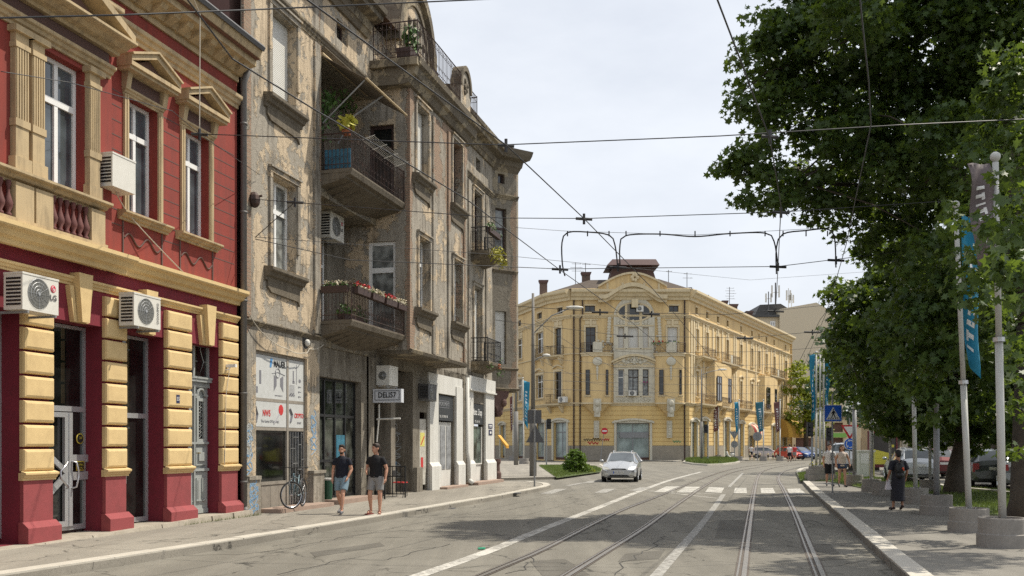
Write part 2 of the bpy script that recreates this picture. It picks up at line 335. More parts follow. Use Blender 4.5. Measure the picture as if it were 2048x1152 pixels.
# ---- left pavement
KL=[gp(120,1152),gp(488,1092),gp(723,1050),gp(1000,999),gp(1092,980),gp(1101,976)]
d0=(KL[1]-KL[0]).normalized(); KL=[KL[0]-d0*14]+KL
corner=gp(1096,972); back=[gp(1060,968),gp(985,967)]
pl=[*KL[:],corner,*back]; far=[(-14,back[-1].y+2),(-34,10),(-24,-6)]
slab([*pl,*far],-.05,KZ,M['pave'],'left_pavement','worn asphalt pavement in front of the red and the grey building')
kerbline([*KL,corner,back[0]],.3,-.02,KZ+.02,1,'left_kerb','pale stone kerb of the left pavement')
# ---- second pavement behind the side street and its grass island
PB=[gp(975,963),gp(1000,961),gp(1110,958.5),gp(1206,945),gp(1213,938),gp(1203,931),gp(1130,928.5),gp(1072,927),gp(1000,914)]
slab([*PB,(-16,118),(-28,60)],-.05,KZ,M['pave'],'corner_pavement','pale pavement of the side street corner beyond the grey building')
kerbline([PB[1],PB[2],PB[3],PB[4],PB[5],PB[6],PB[7]],.25,-.02,KZ+.02,1,'corner_kerb','pale kerb round the grass corner')
GI=[gp(1113,955.5,KZ),gp(1200,943.5,KZ),gp(1204,938.5,KZ),gp(1190,933,KZ),gp(1128,930.5,KZ),gp(1078,931.5,KZ)]
M['grass']=mat('grass_ground',(.085,.12,.035),.95,.45,5,.3,(.16,.15,.06),bmp=.5,bs=30)
slab(GI,KZ-.02,KZ+.03,M['grass'],'grass_island_ground','green lawn of the corner beside the bush')
# ---- pavement at the yellow building
YL=[gp(960,911),gp(1075,917),gp(1160,920.5),gp(1290,922.5),gp(1352,924),gp(1372,921.5)]
YR=[gp(1475,922),gp(1560,920.5),gp(1600,917.5)]
slab([*YL,*YR,(150,240),(150,330),(-60,330),(-60,130)],-.05,KZ,M['pave'],'far_pavement','pavement in front of the yellow corner building')
kerbline([*YL],.3,-.02,KZ+.02,1,'far_kerb','kerb in front of the yellow corner building')
# flower island
ISL=[gp(u,v) for u,v in ((1366,926),(1385,929.5),(1415,931.8),(1447,930.5),(1474,927),(1484,923.5),(1470,921.5),(1430,920.5),(1385,921.5),(1368,923.5))]
slab(ISL,-.02,.14,M['kerb'],'island_kerb','pale kerb of the flower island')
c=sum(ISL,Vector())/len(ISL); slab([c+(p-c)*.93 for p in ISL],.13,.19,M['grass'],'island_soil','planted ground of the flower island')
# ---- right pavement
KR=[gp(1796,1152),gp(1680,1040),gp(1644,1007),gp(1619,982.5),gp(1601,962),gp(1593,950),gp(1592,945),gp(1600,940),gp(1622,937),gp(1650,935)]
d0=(KR[0]-KR[1]).normalized(); KR=[KR[0]+d0*15]+KR
RP=[*KR,(36,82),(44,60),(30,24),(22,4),(14,-8)]
slab(RP,-.05,KZ,M['paved'],'right_pavement','grey asphalt pavement with planters beside the park')
kerbline(KR,.3,-.02,KZ+.02,-1,'right_kerb','pale stone kerb curving along the right pavement')
# park lawn strip behind planters, service road and parked cars beyond
LW=[(gp(2080,1046,KZ)),(gp(1890,1020,KZ)),(gp(1800,992,KZ)),gp(1655,963,KZ),gp(1600,962,KZ),gp(1597,948,KZ),gp(1625,943,KZ),gp(1700,950,KZ),gp(1880,973,KZ),gp(2080,990,KZ)]
slab(LW,KZ-.02,KZ+.04,M['grass'],'park_lawn','strip of lawn under the trees')
PR=[gp(2300,1012,KZ+.02),gp(1905,975,KZ+.02),gp(1790,952,KZ+.02),gp(1680,941,KZ+.02),gp(1700,934,KZ+.02),gp(2300,950,KZ+.02)]
slab(PR,KZ-.02,KZ+.065,M['road'],'parking_road','asphalt lane with parked cars beyond the lawn')
kerbline([gp(2200,1004,KZ+.06),gp(1905,976,KZ+.06),gp(1790,953,KZ+.06)],.22,KZ-.02,KZ+.14,1,'parking_kerb','pale kerb of the parking lane')
# ---- paint
def strip(pts,w,mt,name,label,z=.004,w1=None):
    mb=MB(); P=[Vector((p[0],p[1],z)) for p in pts]; lf=[];rt=[]
    for i,p in enumerate(P):
        d=(P[min(i+1,len(P)-1)]-P[max(i-1,0)]).normalized(); nn=Vector((-d.y,d.x,0)); ww=w/2
        lf.append(p+nn*ww); rt.append(p-nn*ww)
    for i in range(len(P)-1): mb.poly([rt[i],rt[i+1],lf[i+1],lf[i]])
    return tag(mb.build(name,mt),label,None,None,'structure')
def densify(P,st=1.0):
    """Catmull-Rom through points"""
    P=[Vector(p) for p in P]; out=[]
    for i in range(len(P)-1):
        p0=P[max(i-1,0)];p1=P[i];p2=P[i+1];p3=P[min(i+2,len(P)-1)]; n=max(2,int((p2-p1).length/st))
        for k in range(n):
            t=k/n; out.append(.5*((2*p1)+(p2-p0)*t+(2*p0-5*p1+4*p2-p3)*t*t+(3*p1-p0-3*p2+p3)*t**3))
    return out+[P[-1]]
WL=[(848,1148),(975,1103.5),(1086,1058),(1176,1023.5),(1291,978),(1345,959),(1402,944)]
P=[gp(*p) for p in WL]; P=[P[0]-(P[1]-P[0])*1.6]+P
strip(densify(P),.24,M['paint'],'painted_line','long white line between the car lane and the tram tracks')
P=[gp(*p) for p in ((1316,1148),(1357,1101),(1410,1040),(1447,989))]; P=[P[0]-(P[1]-P[0])*1.2]+P
strip(densify(P),.17,M['paint2'],'painted_line','worn white line between the two tram tracks')
strip([gp(1447,989),gp(1290,982)],.16,M['paint'],'painted_line','white bar across the tram lane before the crossing')
strip([gp(1436,997),gp(1300,981.5)],.13,M['paint'],'painted_line','slanting white bar before the crossing')
strip([gp(1331,970),gp(1458,974),gp(1486,946)],.14,M['paint2'],'painted_line','thin white line beyond the crossing')
strip([gp(1408,945),gp(1486,946)],.14,M['paint2'],'painted_line','thin white line closing the tram island')
mb=MB()
for a,b_,c_,d_ in (((1306,985),(1343,984.5),(1366,973),(1333,973)),((1353,985),(1391,985.5),(1402,974),(1371,973.5)),((1410,985),(1443,986),(1449,975),(1418,974)),((1467,987),(1494,987),(1493,976),(1470,976)),((1522,987),(1551,987),(1546,976.5),(1521,976.5)),((1578,988),(1612,988),(1600,977.5),(1574,977.5))):
    mb.poly([gp(*p)+Vector((0,0,.008)) for p in (a,b_,c_,d_)])
tag(mb.build('zebra_crossing',M['paint'],recalc=False),'white zebra crossing bars over the tram tracks',kind='structure')
mb=MB()
for q in (((1080,988),(1104,988),(1135,978),(1112,978)),((1188,986),(1212,986),(1232,978),(1208,978)),((1258,982),(1280,982),(1300,975),(1280,975)),((1128,972),(1140,972),(1170,966),(1160,966)),((1165,966),(1185,966),(1196,961.5),(1180,961.5))):
    mb.poly([gp(*p)+Vector((0,0,.008)) for p in q])
tag(mb.build('faded_crossing',M['paint2'],recalc=False),'faded crossing bars on the car lane',kind='structure')
# darker asphalt patches, tar cracks, manhole
def patch(pts,name,label,mt,z=.012):
    mb=MB(); mb.poly([gp(u,v)+Vector((0,0,z)) for u,v in pts]); tag(mb.build(name,mt,recalc=False),label,kind='structure')
M['tar']=mat('tar',(.035,.034,.032),.8,.2,6,bmp=.3)
# ---- tram rails (metre gauge)
L1=[(967,1152),(1086,1101),(1189,1048),(1250,1019),(1312,995),(1373,970),(1414,954),(1455,941),(1496,933),(1558,925)]
L2=[(1139,1152),(1209,1108),(1291,1056),(1353,1011),(1414,970),(1447,952),(1480,941.5),(1537,932),(1611,926)]
R1=[(1488,1152),(1496,1085),(1504,1023.5),(1511,978),(1517,954),(1529,942),(1562,933),(1611,927.5)]
R2=[(1646,1152),(1619,1089),(1591,1023.5),(1568,978),(1558,960),(1560,950),(1572,942),(1599,935),(1625,930)]
M['railtop']=mat('rail_steel',(.3,.28,.25),.35,.2,8,.3,(.16,.1,.06),metal=.7,bmp=0)
M['railside']=mat('rail_rust',(.1,.08,.065),.8,.3,8,bmp=.1)
for nm,q in (('outer rail of the left track',L1),('inner rail of the left track',L2),('inner rail of the right track',R1),('outer rail of the right track beside the kerb',R2)):
    P=[gp(*p) for p in q]; P=[P[0]-(P[1]-P[0]).normalized()*14]+P; P=densify(P,.8)
    mb=MB(); off=[]
    for i,p in enumerate(P):
        d=(P[min(i+1,len(P)-1)]-P[max(i-1,0)]).normalized(); off.append(Vector((-d.y,d.x,0)))
    def band(a,b,z,mi,zb=None):
        mb.mi=mi
        for i in range(len(P)-1):
            q4=[P[i]+off[i]*b,P[i+1]+off[i+1]*b,P[i+1]+off[i+1]*a,P[i]+off[i]*a]; mb.poly([(q_.x,q_.y,z) for q_ in q4])
    band(-.034,.034,.018,0); band(.034,.075,.006,1); band(.075,.105,.014,0); band(-.06,-.034,.010,1); band(.105,.13,.008,1)
    o=mb.build('tram_rail',[M['railtop'],M['railside']],recalc=False); tag(o,'grooved steel tram rail, the '+nm,'tram rail','tram rails',)

M['patch']=asphalt('repair_asphalt',(.095,.088,.076),(.125,.117,.1),.5)
for k,(q,lab) in enumerate((([(1060,1122),(1130,1118),(1180,1150),(1090,1158)],'dark asphalt repair patch between the left tram rails'),([(1440,1040),(1492,1040),(1488,1078),(1430,1076)],'square asphalt patch left of the right track'),([(1600,1090),(1660,1088),(1690,1118),(1640,1122)],'asphalt patch beside the right kerb'),([(1250,1108),(1330,1100),(1318,1118),(1235,1124)],'thin asphalt patch between the two tracks'),([(620,1105),(760,1085),(770,1092),(630,1114)],'long narrow trench patch in the car lane'),([(1340,960),(1366,958),(1372,962),(1344,965)],'small dark patch beyond the crossing'))):
    patch(q,'asphalt_patch',lab,M['patch'],.003)

rg=random.Random(12)
for k,(q,lab) in enumerate((([(330,1112),(520,1105),(700,1072),(850,1058)],'long crack sealed with tar in the car lane'),([(560,1148),(700,1118),(760,1122),(900,1088)],'branching tar seam in the near car lane'),([(1010,1148),(1060,1128),(1075,1108),(1120,1098)],'tar seam between the left rails'),([(1230,1150),(1262,1118),(1300,1096),(1330,1072)],'tar seam beside the inner left rail'),([(1590,1050),(1620,1040),(1650,1052)],'short tar seam near the right kerb'),([(900,1030),(1000,1022),(1080,1008)],'fine tar seam in the far car lane'))):
    P=densify([gp(*p) for p in q],.25); P=[p+Vector((rg.gauss(0,.035),rg.gauss(0,.06),0)) for p in P]; strip(P,.017,M['tar'],'tar_seam',lab,.005)
# ================================================================ facade parts
A=Fr(-6.355,23.74,R(14.49))
def wallgrid(mb,x0,x1,z0,z1,ops=(),y=0.0,rev=.3,cell=.6,M0=None):
    """wall sheet at y with rectangular openings, each with its reveals"""
    def br(a,b,cuts):
        c=sorted({round(a,4),round(b,4),*[round(q,4) for q in cuts if a<q<b]}); o=[c[0]]
        for p,q in zip(c[:-1],c[1:]):
            n=max(1,int(math.ceil((q-p)/cell))); o+=[p+(q-p)*i/n for i in range(1,n+1)]
        return o
    xs=br(x0,x1,[q for o in ops for q in o[:2]]); zs=br(z0,z1,[q for o in ops for q in o[2:4]])
    b=len(mb.v); idx={}
    for i,x in enumerate(xs):
        for j,z in enumerate(zs): idx[i,j]=len(mb.v)-b; mb.v.append((x,y,z))
    for i in range(len(xs)-1):
        for j in range(len(zs)-1):
            cx,cz=(xs[i]+xs[i+1])/2,(zs[j]+zs[j+1])/2
            if any(o[0]<cx<o[1] and o[2]<cz<o[3] for o in ops): continue
            mb.f.append((b+idx[i,j],b+idx[i+1,j],b+idx[i+1,j+1],b+idx[i,j+1])); mb.m.append(mb.mi); mb.sm.append(False)
    for o in ops:
        a,c,e,f=o[:4]; r=o[4] if len(o)>4 else rev
        mb.poly([(a,y,e),(a,y,f),(a,y+r,f),(a,y+r,e)]); mb.poly([(c,y,f),(c,y,e),(c,y+r,e),(c,y+r,f)])
        mb.poly([(a,y,f),(c,y,f),(c,y+r,f),(a,y+r,f)]); mb.poly([(c,y,e),(a,y,e),(a,y+r,e),(c,y+r,e)])
    return mb
def wearattr(me,fn):
    a=me.attributes.new('wear','FLOAT','POINT'); a.data.foreach_set('value',[float(fn(v.co.x,v.co.y,v.co.z)) for v in me.vertices])
WC={}
def window(parent,Mx,x0,x1,z0,z1,y=.25,cols=2,tr=.3,fr='white',gl='glass',shut=0.0,t=.06,name='window',arch=False,label=None):
    x0+=.004; x1-=.004; z0+=.004; z1-=.004; w_,h=x1-x0,z1-z0; key=(round(w_,2),round(h,2),cols,tr,fr,gl,shut,t,arch)
    if key not in WC:
        mb=MB(); d=.07
        mb.box(0,t,0,d,0,h); mb.box(w_-t,w_,0,d,0,h); mb.box(t,w_-t,0,d,0,t); mb.box(t,w_-t,0,d,h-t,h)
        if tr: zt=h*(1-tr); mb.box(t,w_-t,-.012,d-.012,zt-t*.75,zt+t*.75)
        for i in range(1,cols):
            x=w_*i/cols
            if tr:
                mb.box(x-t*.6,x+t*.6,-.005,d-.005,t,zt-t*.75); mb.box(x-t*.6,x+t*.6,-.005,d-.005,zt+t*.75,h-t)
            else: mb.box(x-t*.6,x+t*.6,-.005,d-.005,t,h-t)
        fm=mb.mesh('window',M_(fr)); p=MB(); p.box(t*.5,w_-t*.5,.035,.06,t*.5,h-t*.5); pm=p.mesh('pane',M_(gl)); sm=None
        if shut:
            q=MB(); q.box(t*.6,w_-t*.6,-.03,-.015,h*(1-shut)+.01,h-.01); sm=q.mesh('roller_shutter',M['shutter'])
        WC[key]=(fm,pm,sm)
    fm,pm,sm=WC[key]; o=put(name,fm,parent,Mx@T(x0,y,z0)); put('pane',pm,o)
    if sm: put('roller_shutter',sm,o)
    if label: o['label']=label
    return o
def M_(k): return M[k] if isinstance(k,str) else k
CORN=lambda o,z0,z1:[(0,z0),(o*.25,z0),(o*.3,z0+(z1-z0)*.25),(o*.55,z0+(z1-z0)*.35),(o*.7,z0+(z1-z0)*.6),(o*.95,z0+(z1-z0)*.7),(o,z0+(z1-z0)*.78),(o,z1),(0,z1+.03)]
def shift(prof,t): return [(t+o,z) for o,z in prof]
# ================================================================ red building
AM=A.M
red=thing('red_building','two storey red house with ochre mouldings and yellow rusticated blocks','building'); red.matrix_basis=AM
RE=-.66
mb=MB(); wallgrid(mb,-14,RE,.0,5.15,[(-9.3,-7.61,.14,4.03,.42),(-6.93,-5.5,.14,4.03,.42),(-4.91,-3.56,.14,4.03,.42),(-2.68,-1.44,.14,4.03,.42)])
mb.poly([(RE,0,0),(RE,.45,0),(RE,.45,5.15),(RE,0,5.15)]); mb.build('ground_floor_wall',M['maroon'],red)
mb=MB(); wallgrid(mb,-5.53,RE,5.15,10.4,[(-4.77,-3.78,6.42,8.66,.3),(-2.85,-1.86,6.42,8.66,.3)])
wallgrid(mb,-14,-5.53,5.15,8.9,[(-9.55,-8.42,6.3,8.55,.25),(-7.34,-6.3,6.3,8.55,.25),(-11.6,-10.5,6.3,8.55,.25)],y=-.22)
wallgrid(mb,-14,-5.53,8.9,10.4,y=-.22)
mb.poly([(-5.53,-.22,5.15),(-5.53,0,5.15),(-5.53,0,10.4),(-5.53,-.22,10.4)]); mb.poly([(RE,0,5.15),(RE,.45,5.15),(RE,.45,10.4),(RE,0,10.4)])
mb.build('upper_wall',M['red'],red)
# horizontal joints in the upper wall
mb=MB()
for k in range(13):
    z=6.05+k*.285
    if z>9.2: break
    for a,b in ((-5.3,-4.95),(-3.62,-3.02),(-1.68,RE-.12)):
        if 8.7<z: continue
        mb.box(a,b,-.004,.001,z,z+.02)
mb.islands('joint_line',M['brown'],red)
mb=MB(); mb.box(-14,RE+.004,.46,9,0,10.4); mb.build('house_body',M['brown'],red)
mb=MB(); mb.prism([(-.62,10.86),(4.5,13.4),(9,10.9)],-14,RE+.002,'x'); mb.build('roof',mat('old_roof',(.16,.08,.06),.9,.3,4,.3,bmp=.4,bs=20),red)
# rusticated blocks
bm_=MB(); pl_=MB(); cp=MB()
for a,b in ((-11,-9.3),(-7.63,-6.91),(-5.52,-4.89),(-3.57,-2.67),(-1.46,-.74)):
    for k in range(8):
        z=1.34+k*.411; bm_.mark(); bm_.pillow(a,b,-.115,-.002,z+.02,z+.39,.05)
    cp.mark(); pl_.mark(); cp.extr(shift(CORN(.1,1.2,1.33),.06),a-.03,b+.05); cp.box(a-.02,b+.03,-.06,.0,1.2,1.33)
    pl_.box(a+.01,b-.01,-.075,-.002,.1,1.2); pl_.prism([(-.0,.1),(-.2,.1),(-.2,.4),(-.08,.5),(0,.5)],a-.02,b+.06,'x')
bm_.pieces('rusticated_block',M['block'],red); cp.pieces('pedestal_cap',M['block'],red); pl_.pieces('pedestal',mat('pink_plaster',(.27,.055,.058),.85,.14,2.5,.4,(.12,.035,.035),bmp=.25,bs=60),red)
# string moulding, keystones
mb=MB(); mb.extr(CORN(.11,4.68,4.83),-14,RE); mb.build('string_moulding',M['block'],red)
mb=MB()
for c in (-6.215,-4.235,-2.06):
    mb.mark(); mb.prism([(c-.1,4.02),(c+.1,4.02),(c+.19,4.9),(c-.19,4.9)],-.2,-.001,'y')
    for q in (-1,1): mb.prism(sorted([(c+q*.115,4.02),(c+q*.19,4.02),(c+q*.31,4.66),(c+q*.205,4.66)],key=lambda p:0) if 0 else [(c+q*.115,4.02),(c+q*.19,4.02),(c+q*.31,4.66),(c+q*.205,4.66)],-.1,-.001,'y')
mb.pieces('keystone',M['block'],red)
mb=MB(); mb.extr(CORN(.34,5.1,5.42),-5.4,RE+.0,0,.0); mb.extr(shift(CORN(.36,5.06,5.38),.18),-14,-5.15); mb.box(-14,-5.153,-.18,0,5.1,5.38); mb.build('floor_cornice',M['block'],red)
# upper mouldings, frieze, eave
mb=MB(); mb.extr(CORN(.16,9.75,10.04),-5.38,RE); mb.extr(shift(CORN(.16,9.75,10.04),.22),-14,-5.36); mb.build('upper_moulding',M['ochre'],red)
mb=MB(); mb.extr([(0,10.52),(.12,10.52),(.2,10.66),(.5,10.72),(.5,10.86),(.6,10.9),(.66,11.08),(0,11.15)],-5.3,RE+.02); mb.extr([(0.0,10.52),(.3,10.52),(.4,10.66),(.72,10.72),(.72,10.86),(.82,10.9),(.88,11.08),(0,11.15)],-14,-5.28)
mb.box(-14,RE-.001,-.05,.1,10.38,10.53); mb.build('eave_cornice',M['ochre'],red)
mb=MB()
for k in range(22):
    s=RE-.22-k*.46
    o=.22 if s<-5.4 else 0
    mb.mark(); mb.prism([(-.01-o,10.5),(-.14-o,10.5),(-.36-o,10.62),(-.42-o,10.715),(-.01-o,10.715)],s-.11,s+.11,'x')
mb.pieces('modillion',M['ochre'],red)
mb=MB(); mb.extr([(.60,11.08),(.7,11.06),(.74,11.14),(.70,11.2),(.2,11.4),(.2,11.2)],-14,RE+.03); mb.build('gutter',M['darkgrey'],red)
# windows, surrounds
def surround(mb,a,b,z0,z1,w_,t,y=0,top=True):
    mb.box(a-w_,a,y-t,y,z0,z1); mb.box(b,b+w_,y-t,y,z0,z1)
    mb.box(a-w_*.55,a-w_*.25,y-t-.015,y-t,z0,z1); mb.box(b+w_*.25,b+w_*.55,y-t-.015,y-t,z0,z1)
    if top: mb.box(a-w_,b+w_,y-t,y,z1,z1+w_)
def pediment(mb,dk,a,b,z,h,t,y=0):
    m=(a+b)/2; mb.box(a,b,y-t,y,z,z+.08); mb.box(a+.02,b-.02,y-t+.05,y,z-.06,z)
    th=.11; 
    for q in (-1,1):
        e=a if q<0 else b
        mb.prism([(e,z+.08),(e,z+.08+th),(m,z+h),(m,z+h-th)] ,y-t-.004,y,'y')
        mb.prism([(e-q*-.0,z+.08+th),(e+q*.03,z+.08+th+.035),(m,z+h+.045),(m,z+h)],y-t-.05,y,'y')
    dk.prism([(a+.15,z+.08),(b-.15,z+.08),(m,z+h-th-.02)],y-t*.45,y-.002,'y')
tri=MB(); tm=MB(); sl_=MB()
for a,b in ((-4.77,-3.78),(-2.85,-1.86)):
    surround(tm,a,b,6.36,8.66,.13,.05,top=False)
    tm.extr(CORN(.1,8.64,8.78),a-.15,b+.15); tri.box(a-.1,b+.1,-.03,0,8.78,9.08)
    for e in (a-.17,b+.03): tm.prism([(0,8.72),(-.1,8.74),(-.16,9.08),(0,9.08)],e,e+.14,'x')
    pediment(tm,tri,a-.32,b+.32,9.12,.5,.34)
    sl_.extr(CORN(.2,6.18,6.34),a-.3,b+.3)
    # apron with wavy ornament
    wv=[(a-.1+(b-a+.2)*i/26,-.012,5.85+.1*math.sin(i/26*4*PI)) for i in range(27)]; tri.tube(wv,.018,5)
    for e in (a-.16,b+.12): tri.box(e,e+.035,-.02,0,5.5,6.18)
for k,(a,b) in enumerate(((-11.6,-10.5),(-9.55,-8.42),(-7.34,-6.3))): pass
# coupled fluted pilasters on the projecting bay
for a,b in ((-8.1,-7.77),(-7.72,-7.4),(-6.3,-5.98),(-10.3,-9.98)):
    tm.box(a+.02,b-.02,-.33,-.22,6.2,8.6); tm.box(a-.02,b+.02,-.36,-.22,6.2,6.5); tm.box(a,b,-.35,-.22,7.0,7.12); tm.box(a-.0,b+.0,-.355,-.22,8.28,8.36); tm.box(a-.05,b+.05,-.4,-.22,8.52,8.62)
    n=5
    for i in range(n): x=a+.05+(b-a-.1)*i/(n-1); tm.box(x-.014,x+.014,-.345,-.33,7.12,8.28)
tm.extr(shift(CORN(.18,8.64,8.84),.22),-14,-5.62)
tri.box(-14,-5.66,-.26,-.22,8.84,9.1)
tm.extr(shift(CORN(.55,9.1,9.3),.22),-14,-5.5)
for q in (-1,1):
    e=-5.5 if q>0 else -9.6; m=-7.55
    tm.prism([(e,9.3),(e,9.44),(m,10.3),(m,10.16)],-.72,-.222,'y'); 
tri.prism([(-9.3,9.3),(-5.8,9.3),(-7.55,10.1)],-.4,-.221,'y')
tm.build('window_surround',M['ochre'],red); tri.build('dark_panel',M['brown'],red); sl_.build('sill',M['ochre'],red)
# balustrade
mb=MB(); mb.extr(shift(CORN(.3,6.06,6.24),.2),-14,-5.85); mb.box(-14,-5.853,-.25,-.2,6.1,6.24)
for a,b in ((-8.16,-7.75),(-7.7,-7.3),(-6.32,-5.95),(-10.3,-9.9)): mb.box(a,b,-.4,-.22,5.4,6.06)
mb.box(-14,-5.9,-.42,-.22,5.4,5.47); mb.build('balustrade_rail',M['ochre'],red)
mb=MB(); mb.smooth=True
for a,b in ((-9.9,-8.16),(-7.3,-6.32)):
    n=int((b-a)/.16)
    for i in range(n):
        x=a+(b-a)*(i+.5)/n; mb.mark(); mb.lathe([(.055,5.47),(.055,5.52),(.03,5.55),(.07,5.64),(.075,5.7),(.05,5.78),(.028,5.86),(.026,5.94),(.045,5.99),(.045,6.06)],x,-.33,9)
mb.pieces('baluster',mat('baluster_brown',(.13,.045,.04),.8,.3,6,.3,bmp=.1),red)
for (a,b,y) in ((-9.55,-8.42,-.05),(-7.34,-6.3,-.05),(-11.6,-10.5,-.05)): window(red,T(),a,b,6.3,8.55,y,2,.33,t=.075)
for (a,b) in ((-4.77,-3.78),(-2.85,-1.86)): window(red,T(),a,b,6.42,8.66,.2,2,.3,t=.07)
# shop windows
def shopglass(a,b,z0,z1,y,bars,name='shop_window',gl='glassd'):
    mb=MB(); t=.06; a+=.004; b-=.004; z0+=.004; z1-=.004
    mb.box(a,a+t,y-.03,y+.05,z0,z1); mb.box(b-t,b,y-.03,y+.05,z0,z1); mb.box(a+t,b-t,y-.03,y+.05,z0,z0+t*1.6); mb.box(a+t,b-t,y-.03,y+.05,z1-t,z1)
    for z in bars: mb.box(a+t,b-t,y-.03,y+.05,z-.05,z+.05)
    o=mb.build(name,M['alu'],red); p=MB(); p.box(a+.03,b-.03,y+.01,y+.03,z0+.03,z1-.03); p.build('pane',M[gl],o); return o
sw=shopglass(-6.92,-5.5,.22,4.02,.4,[2.47])
shopglass(-4.9,-3.56,.22,4.02,.4,[2.4]); shopglass(-9.3,-7.61,.22,4.02,.4,[2.47])
# glazed door with diagonal bars and bow handles
dr=thing('door',None,None); dr.parent=red; dr.location=(-6.86,.36,.3)
mb=MB(); W_=.84; H_=2.1
mb.box(0,.1,-.03,.03,0,H_); mb.box(W_-.1,W_,-.03,.03,0,H_); mb.box(.1,W_-.1,-.03,.03,0,.1); mb.box(.1,W_-.1,-.03,.03,H_-.09,H_)
mb.prism([(.1,1.55),(.1,1.42),(W_-.1,.98),(W_-.1,1.1)],-.028,.02,'y'); mb.prism([(.1,.35),(.1,.5),(W_-.1,.98),(W_-.1,.84)],-.027,.02,'y')
mb.box(W_,1.36,-.04,.02,.85,1.0); mb.box(W_,1.36,-.04,.02,1.18,1.32); mb.box(W_,W_+.09,-.045,.02,0,H_)
mb.build('door_frame',M['alu'],dr)
mb=MB(); mb.smooth=True
for q,x in ((-1,W_-.08),(1,W_+.06)):
    mb.tube([(x,-.05,1.2),(x+q*.04,-.12,1.18),(x+q*.24 if q<0 else x+.1,-.12,1.02),(x+q*.24 if q<0 else x+.1,-.12,.9),(x+q*.04,-.12,.72),(x,-.05,.7)],.018,6)
mb.build('door_handle',M['chrome'],dr)
mb=MB(); mb.smooth=True; mb.lathe([(.1,-.052),(.1,-.046)],1.12,1.62,20,'y'); mb.box(1.02,1.24,-.05,-.046,1.02,1.2); o=mb.build('sticker',mat('sticker_yellow',(.55,.42,.05),.5,.1,bmp=0),dr)
mb=MB(); mb.lathe([(.08,-.056),(.08,-.053)],1.12,1.62,20,'y'); mb.box(1.04,1.22,-.054,-.051,1.04,1.18); mb.build('sticker_print',M['black'],dr)
for tx,z in (('24',1.63),('OPEN',1.13),('7-17h',1.07)):
    put('sticker_text',textmesh(tx,.07 if tx=='24' else .05,MC['sticker_yellow'],.001),dr,T(1.125,-.06,z))
# notice behind the shop glass
mb=MB(); mb.box(-4.55,-4.3,.36,.366,1.02,1.36); o=mb.build('paper_notice',mat('paper',(.72,.7,.68),.7,.04,bmp=0)); tag(o,'white paper notice stuck inside the narrow shop window','notice'); o.matrix_basis=AM
# old carved grey door
dd=thing('carved_door','tall carved grey wooden double door with fanlight in the red house','door'); dd.parent=red; del dd['category']; dd.location=(-2.68,.3,.24)
mb=MB(); w_=1.24
mb.box(0,w_,0,.06,0,3.8)
for lx in (.05,.64):
    lw=.55
    mb.box(lx,lx+lw,-.05,-.001,.02,.12)
    mb.prism([(lx,.12),(lx+lw,.12),(lx+lw,.95),(lx,.95)],-.03,-.001,'y')
    for q in (.08,.31): mb.box(lx+q,lx+q+.16,-.055,-.03,.3,.82); mb.box(lx+q+.04,lx+q+.12,-.07,-.055,.35,.77); mb.prism([(lx+q-.02,.3),(lx+q+.18,.3),(lx+q+.08,.36)],-.08,-.055,'y')
    mb.box(lx-.01,lx+lw+.01,-.075,-.001,.97,1.03)
    mb.box(lx+.08,lx+lw-.08,-.04,-.001,1.1,1.5); mb.box(lx+.15,lx+lw-.15,-.075,-.04,1.2,1.4); mb.box(lx,lx+lw,-.07,-.001,1.58,1.63)
    mb.box(lx+.1,lx+.17,-.05,-.001,1.7,2.55); mb.box(lx+lw-.17,lx+lw-.1,-.05,-.001,1.7,2.55); mb.box(lx+.1,lx+lw-.1,-.05,-.001,2.55,2.62); mb.box(lx+.1,lx+lw-.1,-.05,-.001,1.63,1.7)
    mb.ring((lx+lw/2,-.04,2.68),.15,.03,'y',12,5,0,PI); mb.box(lx+.02,lx+.12,-.06,-.001,2.66,2.71); mb.box(lx+lw-.12,lx+lw-.02,-.06,-.001,2.66,2.71)
mb.box(.6,.645,-.07,-.001,.05,2.9); mb.box(-.0,w_,-.12,-.001,2.98,3.05); mb.box(0,w_,-.06,-.001,2.86,2.98); mb.box(0,w_,-.14,-.001,3.05,3.09)
for i in range(24): mb.box(.03+i*.05,.055+i*.05,-.075,-.06,2.88,2.96)
for x in (0,.59,w_-.07): mb.box(x,x+.07,-.05,-.001,3.09,3.8)
mb.build('door_leaf',M['greydoor'],dd)
mb=MB(); mb.box(.07,.59,-.01,-.002,3.12,3.78); mb.box(.66,w_-.07,-.01,-.002,3.12,3.78)
for lx in (.05,.64): mb.box(lx+.17,lx+.38,-.012,-.002,1.7,2.55)
mb.islands('pane',M['glassd'],dd)
mb=MB()
for c in (.33,.92):
    mb.tube([(c,-.02,3.7),(c+.13,-.02,3.45),(c,-.02,3.2),(c-.13,-.02,3.45),(c,-.02,3.7)],.009,4); mb.tube([(c-.22,-.02,3.45),(c-.13,-.02,3.45)],.008,4); mb.tube([(c+.13,-.02,3.45),(c+.22,-.02,3.45)],.008,4); mb.tube([(c,-.02,3.7),(c,-.02,3.78)],.008,4)
for lx in (.05,.64):
    for k in range(6):
        z=1.77+k*.14; x=lx+.275; mb.ring((x-.04,-.02,z),.045,.006,'y',10,4); mb.ring((x+.04,-.02,z+.05),.04,.006,'y',10,4)
mb.build('ornamental_grille',M['greydoor'],dd)
mb=MB(); mb.tube([(.7,-.06,1.38),(.7,-.11,1.38),(.78,-.11,1.38)],.012,6); mb.build('door_handle',mat('brass',(.4,.28,.08),.35,.1,metal=.8,bmp=0),dd)
